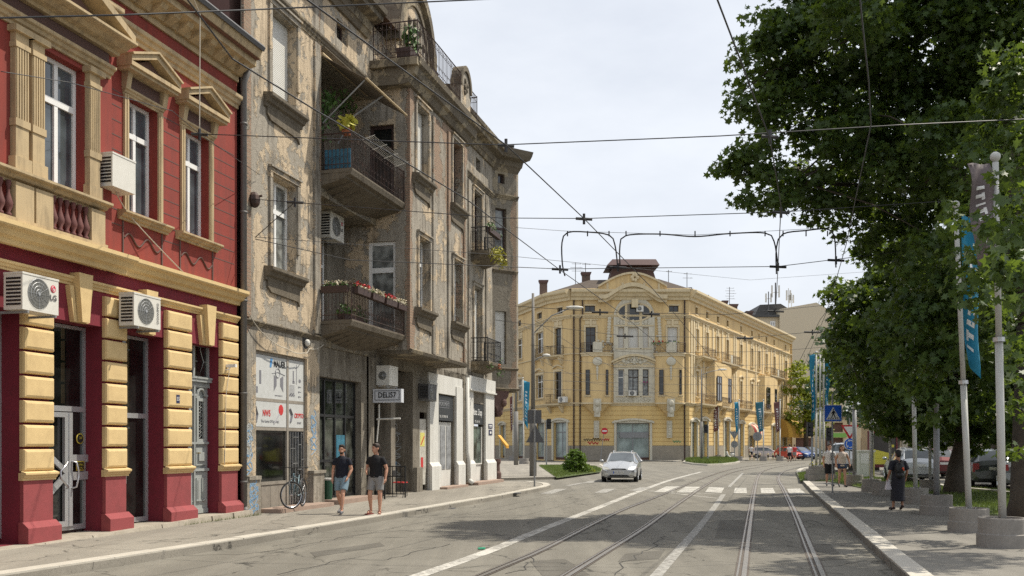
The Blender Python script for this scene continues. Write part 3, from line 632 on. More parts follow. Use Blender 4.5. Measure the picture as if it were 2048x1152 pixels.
# stone step along the front: top rises to the right as the pavement falls away
st=MB(); xs=[-14,-9,-7.4,-6.2,-5.3,-4.1,-3.0,-2.2,-1.35,-.5]; rr=random.Random(5)
for a,b in zip(xs[:-1],xs[1:]):
    za=.13+max(0,(a+8)*.017); zb=.13+max(0,(b+8)*.017); o=.32+rr.uniform(-.03,.03)
    st.add([(a+.008,-o,.1),(b-.008,-o,.1),(b-.008,.5,.1),(a+.008,.5,.1),(a+.008,-o+.02,za),(b-.008,-o+.02,zb),(b-.008,.5,zb),(a+.008,.5,za)],[(0,3,2,1),(4,5,6,7),(0,1,5,4),(1,2,6,5),(2,3,7,6),(3,0,4,7)])
st.build('door_step',M['stone'],red)
# drainpipe between the houses
dp=MB(); dp.smooth=True; dp.tube([(-.57,-.13,.25),(-.57,-.13,10.4),(-.6,-.3,10.75)],.075,10)
dp.tube([(-.57,-.13,.3),(-.55,-.2,.17)],.085,10)
for z in (.9,3.0,5.2,7.3,9.4): dp.lathe([(.09,z),(.09,z+.05)],-.57,-.13,10)
o=dp.build('drainpipe',mat('old_zinc',(.13,.125,.12),.6,.2,4,.4,bmp=.1)); o.matrix_basis=AM; tag(o,'old zinc drainpipe in the gap between the red house and the grey house','drainpipe')
# ================================================================ air conditioners
def slots(mb,a,b,z0,z1,x,n,axis):
    for i in range(n):
        z=z0+(z1-z0)*(i+.2)/n; h=(z1-z0)/n*.55
        if axis=='x': mb.box(x-.006,x,a,b,z,z+h)
        else: mb.box(a,b,x-.006,x,z,z+h)
def ac(label,x0,x1,y0,z0,z1,dep=.3,M0=AM,logo=None,txt=None,fan=.5,dark=False,group=None,gr='ac units on the facades'):
    """x0..x1 along facade, y0 = front (negative = out), depth towards the wall"""
    t=thing('air_conditioner',label,'air conditioner',group=gr); t.matrix_basis=M0@T(x0,y0,z0); W_=x1-x0; H_=z1-z0
    b=MB(); b.box(0,W_,0,dep,0,H_); b.box(-.008,W_+.008,-.008,dep,H_-.02,H_+.012); b.build('casing',M['darkgrey'] if dark else M['acwhite'],t)
    g=MB(); nofan=fan is None; fan=fan or .5; r=min(H_*.44,W_*.3); cx=W_*fan*.78+.04; cz=H_/2
    slots(g,.03,dep-.05,H_*.1,H_*.9,-.001,8,'x'); g.build('vent',M['black'],t)
    q=MB()
    if nofan: return t
    fb=MB(); fb.lathe([(r,-.004),(r,-.0045)],cx,cz,24,'y'); fb.build('fan_disc',mat('fan_grey',(.13,.13,.12),.5,.5,6,bmp=0),t)
    for k in range(1,5): q.ring((cx,-.014,cz),r*k/4.2+.01,.0022,'y',20,3)
    for k in range(12): a=k*PI/6; q.tube([(cx+.03*math.cos(a),-.012,cz+.03*math.sin(a)),(cx+r*math.cos(a),-.012,cz+r*math.sin(a))],.002,3)
    q.lathe([(.03,-.02),(.03,-.005)],cx,cz,12,'y'); q.build('fan_grille',M['alu'],t)
    k=MB(); k.box(.08,.11,-.03,dep+.15,-.05,-.012); k.box(W_-.11,W_-.08,-.03,dep+.15,-.05,-.012); k.islands('bracket',M['grey'],t)
    if logo:
        lr=MB(); lr.lathe([(.06,-.006),(.06,-.0075)],W_*.84,H_*.72,20,'y'); lr.build('logo_disc',mat('logo_red',(.55,.02,.06),.5,.05,bmp=0),t)
        lw=MB(); lw.ring((W_*.84,-.011,H_*.72),.038,.004,'y',16,4,PI*.5,PI*2); lw.box(W_*.84-.004,W_*.84+.004,-.012,-.008,H_*.72-.02,H_*.72+.02); lw.box(W_*.84-.004,W_*.84+.02,-.012,-.008,H_*.72-.02,H_*.72-.012); lw.box(W_*.84+.0,W_*.84+.04,-.012,-.008,H_*.72-.004,H_*.72+.004); lw.build('logo_line',M['white'],t)
        put('lettering',textmesh('LG',.13,M['darkgrey'],.001,bold=.003),t,T(W_*.84,-.01,H_*.46))
    if txt:
        me=textmesh(txt,.09,M['darkgrey'],.001); me.transform(Matrix.Rotation(R(90),4,'Y')); put('lettering',me,t,T(W_*.88,-.01,H_*.5))
    return t
def acpx(label,u0,v0t,v0b,u1,t,**k):
    x0=A.s(u0,t); x1=A.s(u1,t); return ac(label,x0,x1,-t,A.z(u0,v0b,t),A.z(u0,v0t,t),**k)
acpx('white air conditioner with red round logo above the leftmost yellow blocks',45,544,618,117,.62,dep=.36,logo=True)
acpx('white air conditioner with silver fan over the narrow shop window',268,585,650,321,.5,dep=.33,txt='DAEWOO')
acpx('white air conditioner on the upper wall of the red house beside the balustrade',225,304,371,271,.5,dep=.36,fan=None)
# sagging pale cable from upper unit and a camera on the last pilaster
def wire(pts,r,label,cat='cable',mt='wire',name='cable',group=None,n=5,M0=None,sag=0):
    P=[Vector(p) for p in pts]; out=[]
    for a,b in zip(P[:-1],P[1:]):
        for i in range(12): t=i/12; out.append(a.lerp(b,t)-Vector((0,0,sag*4*t*(1-t))))
    out.append(P[-1]); mb=MB(); mb.smooth=True; mb.tube(out,r,n); o=mb.build(name,M[mt]); 
    if M0 is not None: o.matrix_basis=M0
    return tag(o,label,cat,group)
def Ap(u,v,t=0): return Vector((A.s(u,t),-t,A.z(u,v,t)))
wire([Ap(232,385,.3),Ap(258,430,.1),Ap(367,545,.33)],.012,'pale cable hanging from the upper air conditioner to the cornice',mt='cable',M0=AM,sag=.02)
wire([Ap(385,-6,.9),Ap(400,28,.8),Ap(399,268,.78)],.011,'pale cable hanging straight down from the red eave past a pediment',mt='cable',M0=AM)
wire([Ap(449,935,.12),Ap(452,790,.14),Ap(460,730,.14)],.008,'thin pale cable down the last pilaster of the red house',mt='cable',M0=AM)
t=thing('security_camera','small white security camera on the last yellow pilaster','security camera'); t.matrix_basis=AM@T(A.s(467,.3),-.22,A.z(467,733,.22))
mb=MB(); mb.box(-.02,.05,-.14,.1,-.03,.04); mb.build('camera_body',M['white'],t); mb=MB(); mb.tube([(0,.0,-.03),(-.05,.03,-.09),(-.05,.1,-.09)],.012,5); mb.build('bracket',M['white'],t)
mb=MB(); a,b=A.s(352,.11),A.s(359,.11); z=A.z(355,798,.11); mb.box(a,b,-.118,-.111,z-.09,z+.09); o=mb.build('house_number_plate',mat('plate_blue',(.03,.035,.09),.4,.05,bmp=0)); o.matrix_basis=AM; tag(o,'small dark house number plate on the yellow block by the carved door','sign')
put('lettering',textmesh('55',.11,M['white'],.001),o,T((a+b)/2,-.122,z))
# ================================================================ grey-cream building with crumbling plaster
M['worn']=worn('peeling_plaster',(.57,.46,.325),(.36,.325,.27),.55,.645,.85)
M['wornd']=worn('sooty_shaded_plaster',(.34,.29,.21),(.24,.215,.175),.5,.66,.75,(.22,.13,.095),(.3,.19,.13))  # sooty tone, also paints shade on the loggia back wall
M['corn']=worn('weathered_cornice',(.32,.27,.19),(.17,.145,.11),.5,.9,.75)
gb=thing('apartment_building','three storey apartment house with peeling cream plaster and bare brick, balconies and shops','building'); gb.matrix_basis=AM
def wear(x,y,z):
    def g(v,c,s): return math.exp(-((v-c)/s)**2)
    w_=0
    if y>-.6:
        w_+=1.05*g(x,-.25,.28)*(1 if z>4.6 else .3)+.75*g(x,3.72,.2)*(1 if z>5 else .2)
        w_+=.35*g(x,.7,.3)*g(z,9.6,.9)
    if y<-.6:
        w_+=.85*g(x,8.0,.25)+.9*g(x,10.6,.7)*g(z,11.4,1.3)+.8*g(x,11.8,.35)*(1 if z>9.5 else .35)+.7*g(x,13.6,.35)+.45*g(z,12.9,.35)+.6*g(x,8.3,.3)*g(z,5.6,.7)
    if y>-.6 and x>13: w_+=.3
    if y<-.6: w_+=.14
    w_+=.25*g(z,4.7,.25)
    return max(0,min(.82,w_*.8))
def wallobj(name,parent,mt,*a,wfn=wear,M0=None,**k):
    mb=MB(); wallgrid(mb,*a,**k); me=mb.mesh(name,mt,False); wearattr(me,wfn); return put(name,me,parent,M0)
LS=-.48
# section A wall (left bay) incl. the attic strip over the loggias
opA=[(1.0,2.36,10.62,12.92),(1.02,2.36,6.28,8.66),(.24,3.02,.14,4.15,.3)]
wallobj('left_bay_wall',gb,M['worn'],LS,3.78,0,15.2,opA,rev=.3,cell=.3)
wallobj('attic_wall',gb,M['worn'],3.78,13.97,12.95,15.2,[(4.92,5.72,13.72,14.3,.3)],rev=.3,cell=.4)
# recessed loggia back wall, soffit, ground strip
wallobj('loggia_back_wall',gb,M['wornd'],3.78,7.93,4.3,12.95,[(5.55,6.6,5.4,8.3,.15),(5.4,6.4,9.6,12.4,.15)],y=1.1,rev=.15,cell=.5,wfn=lambda x,y,z:.25)  # darker plaster puts the loggia's shade into the wall colour
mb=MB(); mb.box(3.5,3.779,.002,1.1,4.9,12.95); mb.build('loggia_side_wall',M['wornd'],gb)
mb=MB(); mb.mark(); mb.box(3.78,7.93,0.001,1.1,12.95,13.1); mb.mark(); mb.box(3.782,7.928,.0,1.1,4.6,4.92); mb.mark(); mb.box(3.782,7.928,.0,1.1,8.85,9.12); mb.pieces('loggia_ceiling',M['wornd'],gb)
# section C: projecting bay on the overhang, with the wall that faces up the street
opC=[(8.52,9.62,10.57,12.88),(12.3,13.4,10.52,12.9),(8.72,9.75,6.27,8.6),(12.38,13.4,6.27,8.55)]
wallobj('projecting_bay_wall',gb,M['worn'],7.93,13.97,4.85,13.25,opC,y=-1.15,rev=.28,cell=.3)
def sidewall(x,y0,y1,z0,z1,ops,mt,name,wfn=lambda x,y,z:.1):
    mb=MB(); wallgrid(mb,y0,y1,z0,z1,ops,rev=.15,cell=.3); me=mb.mesh(name,mt,False)
    # local x runs outwards -> turn so the sheet faces -s
    for v in me.vertices: a,b_,c_=v.co; v.co=(x+b_,-a,c_)
    wearattr(me,wfn); return put(name,me,gb)
def wside(x,y,z): return .75*math.exp(-((y+1.15)/.22)**2)+.1
# y axis of the helper: 'a' = distance out of the facade
sidewall(7.93,-1.1,1.15,4.85,13.25,[(-.3,.66,5.35,8.35),(-.25,.6,9.55,12.1)],M['worn'],'bay_side_wall',wside)
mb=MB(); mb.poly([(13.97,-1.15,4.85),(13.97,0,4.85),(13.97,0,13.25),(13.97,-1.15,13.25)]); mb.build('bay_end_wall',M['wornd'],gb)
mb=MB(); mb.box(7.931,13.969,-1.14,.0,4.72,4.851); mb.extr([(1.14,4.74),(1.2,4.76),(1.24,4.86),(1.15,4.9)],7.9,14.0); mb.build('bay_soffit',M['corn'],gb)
mb=MB(); mb.box(8.25,13.9,-.82,1.0,5,13.2); mb.build('bay_core',M['brown'],gb)
# section D
opD=[(18.75,19.95,10.1,12.76),(18.8,19.95,5.4,8.64),(19.15,19.85,13.75,14.3)]
wallobj('right_bay_wall',gb,M['worn'],13.97,21.8,4.3,15.2,opD,rev=.28,cell=.4)
# corner turret bay E
E=Fr(*A.w(21.8)[:2],R(55)); EM=AM.inverted()@E.M
opE=[(.16,.78,10.15,12.75),(.16,.78,5.55,8.0),(.3,.68,13.9,14.35)]
wE=lambda x,y,z: .7*math.exp(-((x-1.3)/.3)**2)+.12+.2*math.sin(z*1.7)
wallobj('corner_bay_wall',gb,M['wornd'],0,1.36,4.35,15.2,opE,rev=.22,cell=.22,wfn=wE,M0=EM)
mb=MB(); mb.prism([(0,0),(1.36,0),(1.9,.5),(2.2,6),(-.6,6)],4.36,15.15,'z'); 
for i in range(len(mb.v)): 
    pass
mb2=MB(); mb2.prism([(1.361,.002),(1.95,.7),(2.4,9),(1.0,9)],4.3,15.2,'z'); mb2.build('corner_side_wall',M['wornd'],gb,EM)
mb=MB(); mb.box(.02,1.34,.23,5,4.4,15.1); mb.build('corner_core',M['brown'],gb,EM)
mb=MB()
for a in ((CORN(.16,4.3,4.42),-.05,1.45),(CORN(.1,9.75,9.9),0,1.4),(CORN(.1,5.25,5.36),0,1.42),(CORN(.12,13.2,13.4),-.03,1.42)): mb.mark(); mb.extr(*a)
mb.pieces('string_moulding',M['corn'],gb,EM)
# body behind
mb=MB(); mb.box(LS+.01,3.76,.31,9,0,15.1); mb.box(3.76,7.9,1.27,9,0,15.1); mb.box(8.3,21.7,.3,9,4.4,15.1); mb.box(12.0,21.7,.9,9,0,4.4); mb.build('house_body',M['brown'],gb)
mb=MB(); mb.add([(-.48,-.5,15.35),(13,-.5,15.35),(22.2,-.5,15.35),(22.6,9,15.35),(-.48,9,15.35),(-.48,4,17.6),(20,4,17.6)],[(0,1,2,6,5),(2,3,6),(3,4,5,6),(0,5,4)])
RT=mat('brown_roof_tiles',(.19,.12,.085),.9,.35,6,.4,(.07,.05,.04),bmp=.6,bs=25); mb.build('roof',RT,gb)
# cornices
EV=[(0,14.55),(.08,14.55),(.16,14.7),(.2,14.72),(.26,14.95),(.56,15.02),(.58,15.16),(.7,15.2),(.74,15.34),(0,15.42)]
mb=MB()
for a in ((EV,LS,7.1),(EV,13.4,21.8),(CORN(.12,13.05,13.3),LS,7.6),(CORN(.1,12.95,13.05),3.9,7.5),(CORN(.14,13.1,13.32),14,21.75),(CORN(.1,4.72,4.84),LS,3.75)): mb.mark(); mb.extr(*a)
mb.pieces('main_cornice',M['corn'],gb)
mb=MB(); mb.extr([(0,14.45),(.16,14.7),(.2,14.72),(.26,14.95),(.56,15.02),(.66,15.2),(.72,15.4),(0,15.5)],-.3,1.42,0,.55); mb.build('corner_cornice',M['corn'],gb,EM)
mb=MB(); mb.box(.2,1.1,.2,1.4,15.5,15.72); mb.build('roof_cap',mat('red_sheet_roof',(.2,.07,.06),.7,.2,4,.2),gb,EM)
# terrace slab over the projecting bay
TC=[(1.1,13.2),(1.25,13.25),(1.35,13.45),(1.45,13.5),(1.5,13.75),(1.62,13.82),(1.66,14.0),(1.1,14.0)]
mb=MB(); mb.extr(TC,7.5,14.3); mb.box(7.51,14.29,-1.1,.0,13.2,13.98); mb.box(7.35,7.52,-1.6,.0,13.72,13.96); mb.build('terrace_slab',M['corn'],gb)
# arched gable + parapet arch
def archpts(c,r,z,h,n=16): return [(c+r*math.cos(PI*k/n),z+h*math.sin(PI*k/n)) for k in range(n+1)]
mb=MB(); P=archpts(10.5,1.75,15.15,2.45,20); mb.prism([(12.25,14.0)]+P+[(8.75,14.0)],-.35,.4,'y')
mb.build('arched_gable',M['worn'],gb)
mb=MB()
for k,(p,q) in enumerate(zip(P[:-1],P[1:])):
    def sc(a,f): return (10.5+(a[0]-10.5)*f,15.15+(a[1]-15.15)*f)
    mb.prism([sc(p,.93),sc(q,.93),sc(q,1.07),sc(p,1.07)],-.55,.45,'y'); mb.prism([sc(p,.74),sc(q,.74),sc(q,.8),sc(p,.8)],-.42,-.34,'y')
for k in range(7):
    a=PI*(k+.5)/7; mb.ball((10.5+1.25*math.cos(a)*.95,-.37,15+1.45*math.sin(a)),(.13,.08,.15),8,5)
mb.build('gable_moulding',M['corn'],gb)
mb=MB(); mb.prism([(7.3,14.9),(12.6,14.9),(11.9,17.3),(7.5,17.3)],.6,4,'y'); mb.build('mansard',mat('red_brown_mansard',(.17,.085,.065),.85,.25,5,.3,bmp=.5,bs=30),gb)
mb=MB(); P=archpts(12.6,.62,14.75,.78,14); mb.prism([(13.22,14.0)]+P+[(11.98,14.0)],-1.55,-1.25,'y'); mb.build('parapet_arch',M['worn'],gb)
mb=MB()
for p,q in zip(P[:-1],P[1:]):
    def sc(a,f): return (12.6+(a[0]-12.6)*f,14.75+(a[1]-14.75)*f)
    mb.prism([sc(p,.84),sc(q,.84),sc(q,1.08),sc(p,1.08)],-1.62,-1.2,'y')
for k in range(9): a=k*2.4; mb.ball((12.6+.25*math.cos(a)*(k/9),-1.56,14.85+.33*math.sin(a)*(k/9)),(.09,.06,.1),8,5)
mb.build('parapet_moulding',M['corn'],gb)
mb=MB(); mb.tube([(14.3,.6,15.3),(14.3,.6,15.9)],.14,10); mb.build('vent_pipe',M['terracotta'],gb)
mb=MB(); mb.box(19.6,20.2,.5,1,15.3,16.1); mb.box(19.55,20.25,.45,1.05,16.05,16.15); mb.build('chimney',M['wornd'],gb)
# railings ------------------------------------------------------------
def railing(name,pts,h,parent,M0=None,mt='rail',belly=0,curl=True,sp=.11):
    """wrought iron railing along a plan polyline (x,y,z0)"""
    mb=MB(); P=[Vector(p) for p in pts]
    for z,r in ((h,.022),(h*.82,.01),(h*.16,.012),(.03,.014)): mb.tube([p+Vector((0,0,z)) for p in P],r,4)
    for p in P: mb.tube([p,p+Vector((0,0,h+.04))],.018,5)
    for a,b in zip(P[:-1],P[1:]):
        d=b-a; l=d.length; n=max(2,int(l/sp)); 
        for i in range(1,n):
            p=a+d*(i/n)
            mb.tube([p+Vector((0,0,.03)),p+Vector((0,0,h))],.011,4)
            if curl and i%2==0:
                u=d.normalized(); c=p+Vector((0,0,h*.28)); 
                mb.tube([c-u*sp*.9,c-u*sp*.5+Vector((0,0,sp*.8)),c+u*sp*.5+Vector((0,0,sp*.8)),c+u*sp*.9],.007,3)
                c=p+Vector((0,0,h*.9)); mb.tube([c-u*sp*.5,c+Vector((0,0,-sp*.6)),c+u*sp*.5],.006,3)
    return mb.build(name,M[mt],parent,M0)
# balconies of the loggias
def balcony(z,zb):
    b=thing('balcony',None,None); b.parent=gb
    mb=MB(); mb.box(3.74,7.92,-.94,1.1,z-.09,z); mb.extr([(.3,z-.28),(.75,z-.26),(.82,z-.18),(.95,z-.15),(1.0,z-.02),(1.0,z+.02),(.3,z+.02)],3.75,7.93)
    # scalloped soffit between brackets
    n=10
    for k in range(n): 
        x=3.76+(7.9-3.76)*k/n; mb.prism([(0,z-.4-.2*math.sin(PI*(k+.5)/n)),(-.35,z-.34-.1*math.sin(PI*(k+.5)/n)),(-.8,z-.24),(-.8,z-.1),(0,z-.1)],x,x+(7.9-3.76)/n,'x')
    me=mb.mesh('slab',M['corn']); wearattr(me,lambda x,y,z:.3); put('slab',me,b)
    railing('railing',[(3.8,-.02,z),(3.8,-.96,z),(7.9,-.96,z)],1.02,b); return b
balcony(5.28,4.9); balcony(9.5,9.1)
tb=railing('railing',[(7.45,-.1,14.0),(7.45,-1.58,14.0),(11.9,-1.58,14.0)],1.12,gb,sp=.14); railing('railing',[(13.3,-1.5,14.0),(14.25,-1.5,14.0),(14.25,-.2,14)],1.05,gb,sp=.14)
def smallbalc(z):
    b=thing('balcony',None,None); b.parent=gb
    mb=MB(); mb.box(18.25,20.5,-.78,.0,z-.14,z); mb.extr([(0,z-.42),(.3,z-.34),(.6,z-.18),(.82,z-.12),(.84,z+.01),(0,z+.01)],18.3,20.45); mb.build('slab',M['corn'],b)
    railing('railing',[(18.3,-.02,z),(18.3,-.76,z),(20.45,-.76,z),(20.45,-.02,z)],1.0,b,mt='black',sp=.13); return b
smallbalc(10.05); smallbalc(5.35)
# windows --------------------------------------------------------------
window(gb,T(),1.0,2.36,10.62,12.92,.26,2,.3,shut=1,t=.07); window(gb,T(),1.02,2.36,6.28,8.66,.26,2,.33,t=.075,gl='glassc')
window(gb,T(),8.52,9.62,10.57,12.88,-.92,2,.3,shut=1,t=.06); window(gb,T(),12.3,13.4,10.52,12.9,-.9,2,.33,fr='boxbrown',t=.07,gl='glassc')
window(gb,T(),8.72,9.75,6.27,8.6,-.92,2,.33,t=.07,gl='glass'); window(gb,T(),12.38,13.4,6.27,8.55,-.92,2,.36,t=.07,gl='glass')
window(gb,T(),5.55,6.6,5.4,8.3,1.2,2,.33,t=.07,gl='glassd'); window(gb,T(),5.4,6.4,9.6,12.4,1.2,2,.3,fr='boxbrown',gl='glassd')
window(gb,T(),18.75,19.95,10.1,12.76,.22,2,.33,fr='boxbrown',gl='glassd'); window(gb,T(),18.8,19.95,5.4,8.64,.22,2,.33,shut=.95,fr='boxbrown')
window(gb,T(),4.92,5.72,13.72,14.3,.2,1,0,fr='boxbrown',gl='glassd'); window(gb,T(),19.15,19.85,13.75,14.3,.2,1,0,fr='boxbrown',gl='glassd')
window(gb,EM,.16,.78,10.15,12.75,.16,1,.35,fr='boxbrown',gl='glassc'); window(gb,EM,.16,.78,5.55,8.0,.16,1,0,shut=1); window(gb,EM,.3,.68,13.9,14.35,.15,1,0,fr='boxbrown',gl='glassd')
SM=T(7.93,0,0,-PI/2)                 # frame of the bay's side wall: x runs outwards
door=lambda x0,x1,z0,z1,gl,fr: window(gb,Matrix.Translation((7.93,0,0))@Matrix.Rotation(-PI/2,4,'Z'),x0,x1,z0,z1,.1,1,.3,fr=fr,gl=gl,name='balcony_door',t=.11)
door(-.3,.66,5.3,8.35,'glassc','white'); door(-.25,.6,9.52,12.1,'glassd','boxbrown')
# surrounds and sills
mb=MB(); sl_=MB()
for a,b,z0,z1,y in ((1.0,2.36,10.62,12.92,0),(1.02,2.36,6.28,8.66,0),(8.52,9.62,10.57,12.88,-1.15),(12.3,13.4,10.52,12.9,-1.15),(8.72,9.75,6.27,8.6,-1.15),(12.38,13.4,6.27,8.55,-1.15),(18.75,19.95,10.1,12.76,0),(18.8,19.95,5.4,8.64,0)):
    mb.mark(); mb.box(a-.15,a-.02,y-.06,y-.001,z0,z1+.05); mb.box(b+.02,b+.15,y-.06,y-.001,z0+.6 if a<2 else z0,z1+.05); mb.box(a-.15,b+.15,y-.07,y-.001,z1+.052,z1+.17); mb.box(a-.18,b+.18,y-.12,y-.001,z1+.17,z1+.22)
    if z0 in (10.1,5.4): continue
    sl_.mark(); sl_.extr(shift(CORN(.26,z0-.34,z0-.02),-y),a-.4,b+.25)
    sl_.prism([(a-.28,z0-.34),(b+.12,z0-.34),(b+.12,z0-.78),(b+.02,z0-.66),(a-.1,z0-.62),(a-.28,z0-.5)],y-.06,y-.001,'y')
for o in mb.pieces('window_surround',M['worn'],gb): wearattr(o.data,lambda x,y,z:.1)
for o in sl_.pieces('sill',M['corn'],gb): wearattr(o.data,lambda x,y,z:.2)
# lesenes
mb=MB()
for a,b,y in ((-.44,-.1,0),(3.4,3.76,0),(10.05,10.3,-1.15),(11.7,11.95,-1.15),(13.6,13.95,-1.15),(17.9,18.2,0),(20.6,20.9,0)):
    mb.mark(); z0,z1=(4.9,13.0); 
    for k in range(26): mb.box(a,b,y-.06,y-.001,z0+(z1-z0)*k/26,z0+(z1-z0)*(k+1)/26)
for o in mb.pieces('lesene',M['worn'],gb): wearattr(o.data,lambda x,y,z:wear(x,y,z)*.9+.08)
# ---------------------------------------------------------------- ground floor of section A: lock shop
mb=MB(); mb.mark(); mb.box(-.46,.2,-.16,.0,0,1.0); mb.box(-.42,.16,-.2,.0,.96,1.05); mb.mark(); mb.box(3.08,3.76,-.16,0,0,1.05); mb.box(3.04,3.8,-.2,0,1.02,1.1)
for o in mb.pieces('pier_base',M['worn'],gb): wearattr(o.data,lambda x,y,z:.35)
mb=MB(); t=.05; y=.12
for a,b in ((.24,.3),(1.98,2.08),(2.96,3.02)): mb.box(a,b,y-.05,y+.04,.14,4.15)
for z in (4.12,2.95,2.22,.84): mb.box(.3,1.98,y-.04,y+.04,z-.05,z+.03); 
for z in (4.12,2.95,2.22): mb.box(2.08,2.96,y-.04,y+.04,z-.05,z+.03)
mb.box(.3,1.98,y-.02,y+.03,.14,.79)
for x in (.7,1.15,1.6): mb.box(x,x+.015,y-.025,y-.02,.16,.78)
mb.build('shop_front_frame',mat('old_shop_paint',(.27,.24,.2),.7,.15,5,.4),gb)
mb=MB(); mb.mark(); mb.box(.3,1.98,y+.01,y+.03,.87,2.17); mb.mark(); mb.box(2.08,2.96,y+.02,y+.04,.14,2.17); mb.pieces('pane',M['glassd'],gb)
mb=MB()
for x in (2.16,2.3,2.47,2.62,2.8,2.92): mb.box(x,x+.02,y-.05,y-.03,.16,2.15)
for i,z in enumerate((.5,.9,1.3,1.7,2.0)): mb.box(2.16 if i%2 else 2.3,2.47 if i%2 else 2.62,y-.055,y-.045,z,z+.02); mb.box(2.62 if i%2 else 2.8,2.8 if i%2 else 2.94,y-.055,y-.045,z+.1,z+.12)
mb.build('security_grille',M['chrome'],gb)
pw=mat('poster_white',(.52,.53,.52),.6,.06,3,.35,(.33,.33,.3),bmp=0)
def panel(name,a,b,z0,z1,y,mt,label,cat='sign',t=.015,M0=AM,group=None):
    m=MB(); m.box(0,b-a,-t,0,0,z1-z0); o=m.build(name,mt); o.matrix_basis=M0@T(a,y,z0); return tag(o,label,cat,group)
def txt(parent,s,size,mt,x,z,y=-.02,**k): o=put('lettering',textmesh(s,size,mt,.001,**k),parent,T(x,y,z)); return o
red_t=mat('print_red',(.5,.03,.03),.6,.05,bmp=0); grey_t=mat('print_grey',(.18,.18,.2),.6,.1,bmp=0); blue_t=mat('print_blue',(.08,.25,.5),.6,.1,bmp=0)
o=panel('shop_sign',.3,1.98,2.98,4.06,y-.02,pw,'large white printed panel with lock pictures above the shop window, the left one')
txt(o,'MAUER',.24,M['black'],1.3,.9,bold=.006,sx=.8); q=MB(); q.prism([(.78,.8),(.86,.8),(.93,1.0),(.93,1.03),(.82,1.03)],-.021,-.016,'y'); q.build('logo',blue_t,o)
q=MB()   # printed lock parts
for x,z,w_,h in ((.25,.35,.1,.34),(.0,-.0,.12,.0),(.04,.12,.14,.16)): 
    if h: q.box(x,x+w_,-.018,-.016,z,z+h)
q.ring((1.2,-.018,.68),.12,.012,'y',14,4); q.prism([(1.0,.2),(1.14,.35),(1.14,.55),(1.0,.62)],-.02,-.016,'y'); q.prism([(1.5,.2),(1.34,.35),(1.34,.55),(1.5,.62)],-.02,-.016,'y'); q.tube([(.9,-.018,.65),(1.2,-.018,.7),(1.6,-.018,.64)],.008,4); q.build('printed_picture',grey_t,o)
txt(o,'www.mauer.rs',.07,grey_t,1.25,.1)
o=panel('shop_sign',2.08,2.96,2.98,4.06,y-.02,pw,'white printed panel with pictures of keys above the barred shop door')
q=MB(); q.box(.26,.32,-.018,-.016,.5,.8); q.box(.24,.36,-.018,-.016,.46,.53); q.box(.45,.48,-.018,-.016,.45,.98)
for k in range(5): q.box(.08+k*.06,.1+k*.06,-.018,-.016,.1,.42); q.ring((.09+k*.06,-.018,.14+.04*(k%2)),.025,.006,'y',8,4)
for k in range(3): q.ring((.6,-.018,.12+k*.13),.022,.008,'y',8,4); q.box(.64,.74,-.018,-.016,.11+k*.13,.13+k*.13)
q.ball((.66,-.018,.55),(.07,.004,.05),8,5); q.build('printed_picture',grey_t,o)
o=panel('shop_sign',.3,1.98,2.26,2.9,y-.02,pw,'white strip sign with red NW5 lettering over the shop window')
txt(o,'NW5',.22,red_t,.62,.34,bold=.006,sx=.8); txt(o,'The Game Of Security!',.1,grey_t,.8,.14)
q=MB(); q.ball((1.38,-.018,.45),(.13,.004,.14),14,8); q.build('printed_picture',red_t,o); q=MB(); q.tube([(1.3,-.018,.34),(1.0,-.018,.08)],.02,4); q.tube([(.02,-.018,.5),(.12,-.018,.3),(.05,-.018,.1)],.05,4); q.build('printed_key',grey_t,o)
o=panel('shop_sign',2.08,2.96,2.26,2.9,y-.02,pw,'white strip sign with red CRYPTO lettering over the barred door')
txt(o,'CRYPTO',.17,red_t,.6,.32,bold=.005,sx=.8); txt(o,'SMART',.08,grey_t,.62,.13); q=MB(); q.tube([(.08,-.018,.5),(.2,-.018,.35),(.12,-.018,.15)],.04,4); q.build('printed_picture',grey_t,o)
# low steps along the grey building
mb=MB(); mb.mark(); mb.box(.35,3.4,-.62,.0,.1,.22); mb.mark(); mb.box(3.9,6.8,-.55,0,.1,.25); mb.mark(); mb.box(13.7,16.4,-.5,0,.1,.2); mb.mark(); mb.box(17.5,21.6,-.6,0,.1,.24)
for o in mb.pieces('front_step',mat('pink_stone',(.33,.24,.19),.9,.15,5,.3,bmp=.3,bs=15),gb): pass
# vent fan, cable blobs
q=MB(); q.lathe([(.2,-.005),(.2,.02)],2.92,4.62,20,'y'); q.build('vent_hole',M['black'],gb); q=MB(); q.ball((2.9,-.06,4.58),(.09,.08,.1),10,6); q.build('vent_cap',M['offwhite'],gb)
wire([(-.3,-.1,5.0),(.4,-.12,4.55),(1.6,-.12,4.3),(2.6,-.12,4.28),(2.9,-.12,4.42),(3.8,-.12,4.62)],.012,'cable looping across the wall above the lock shop',mt='cable',M0=AM,sag=.06)
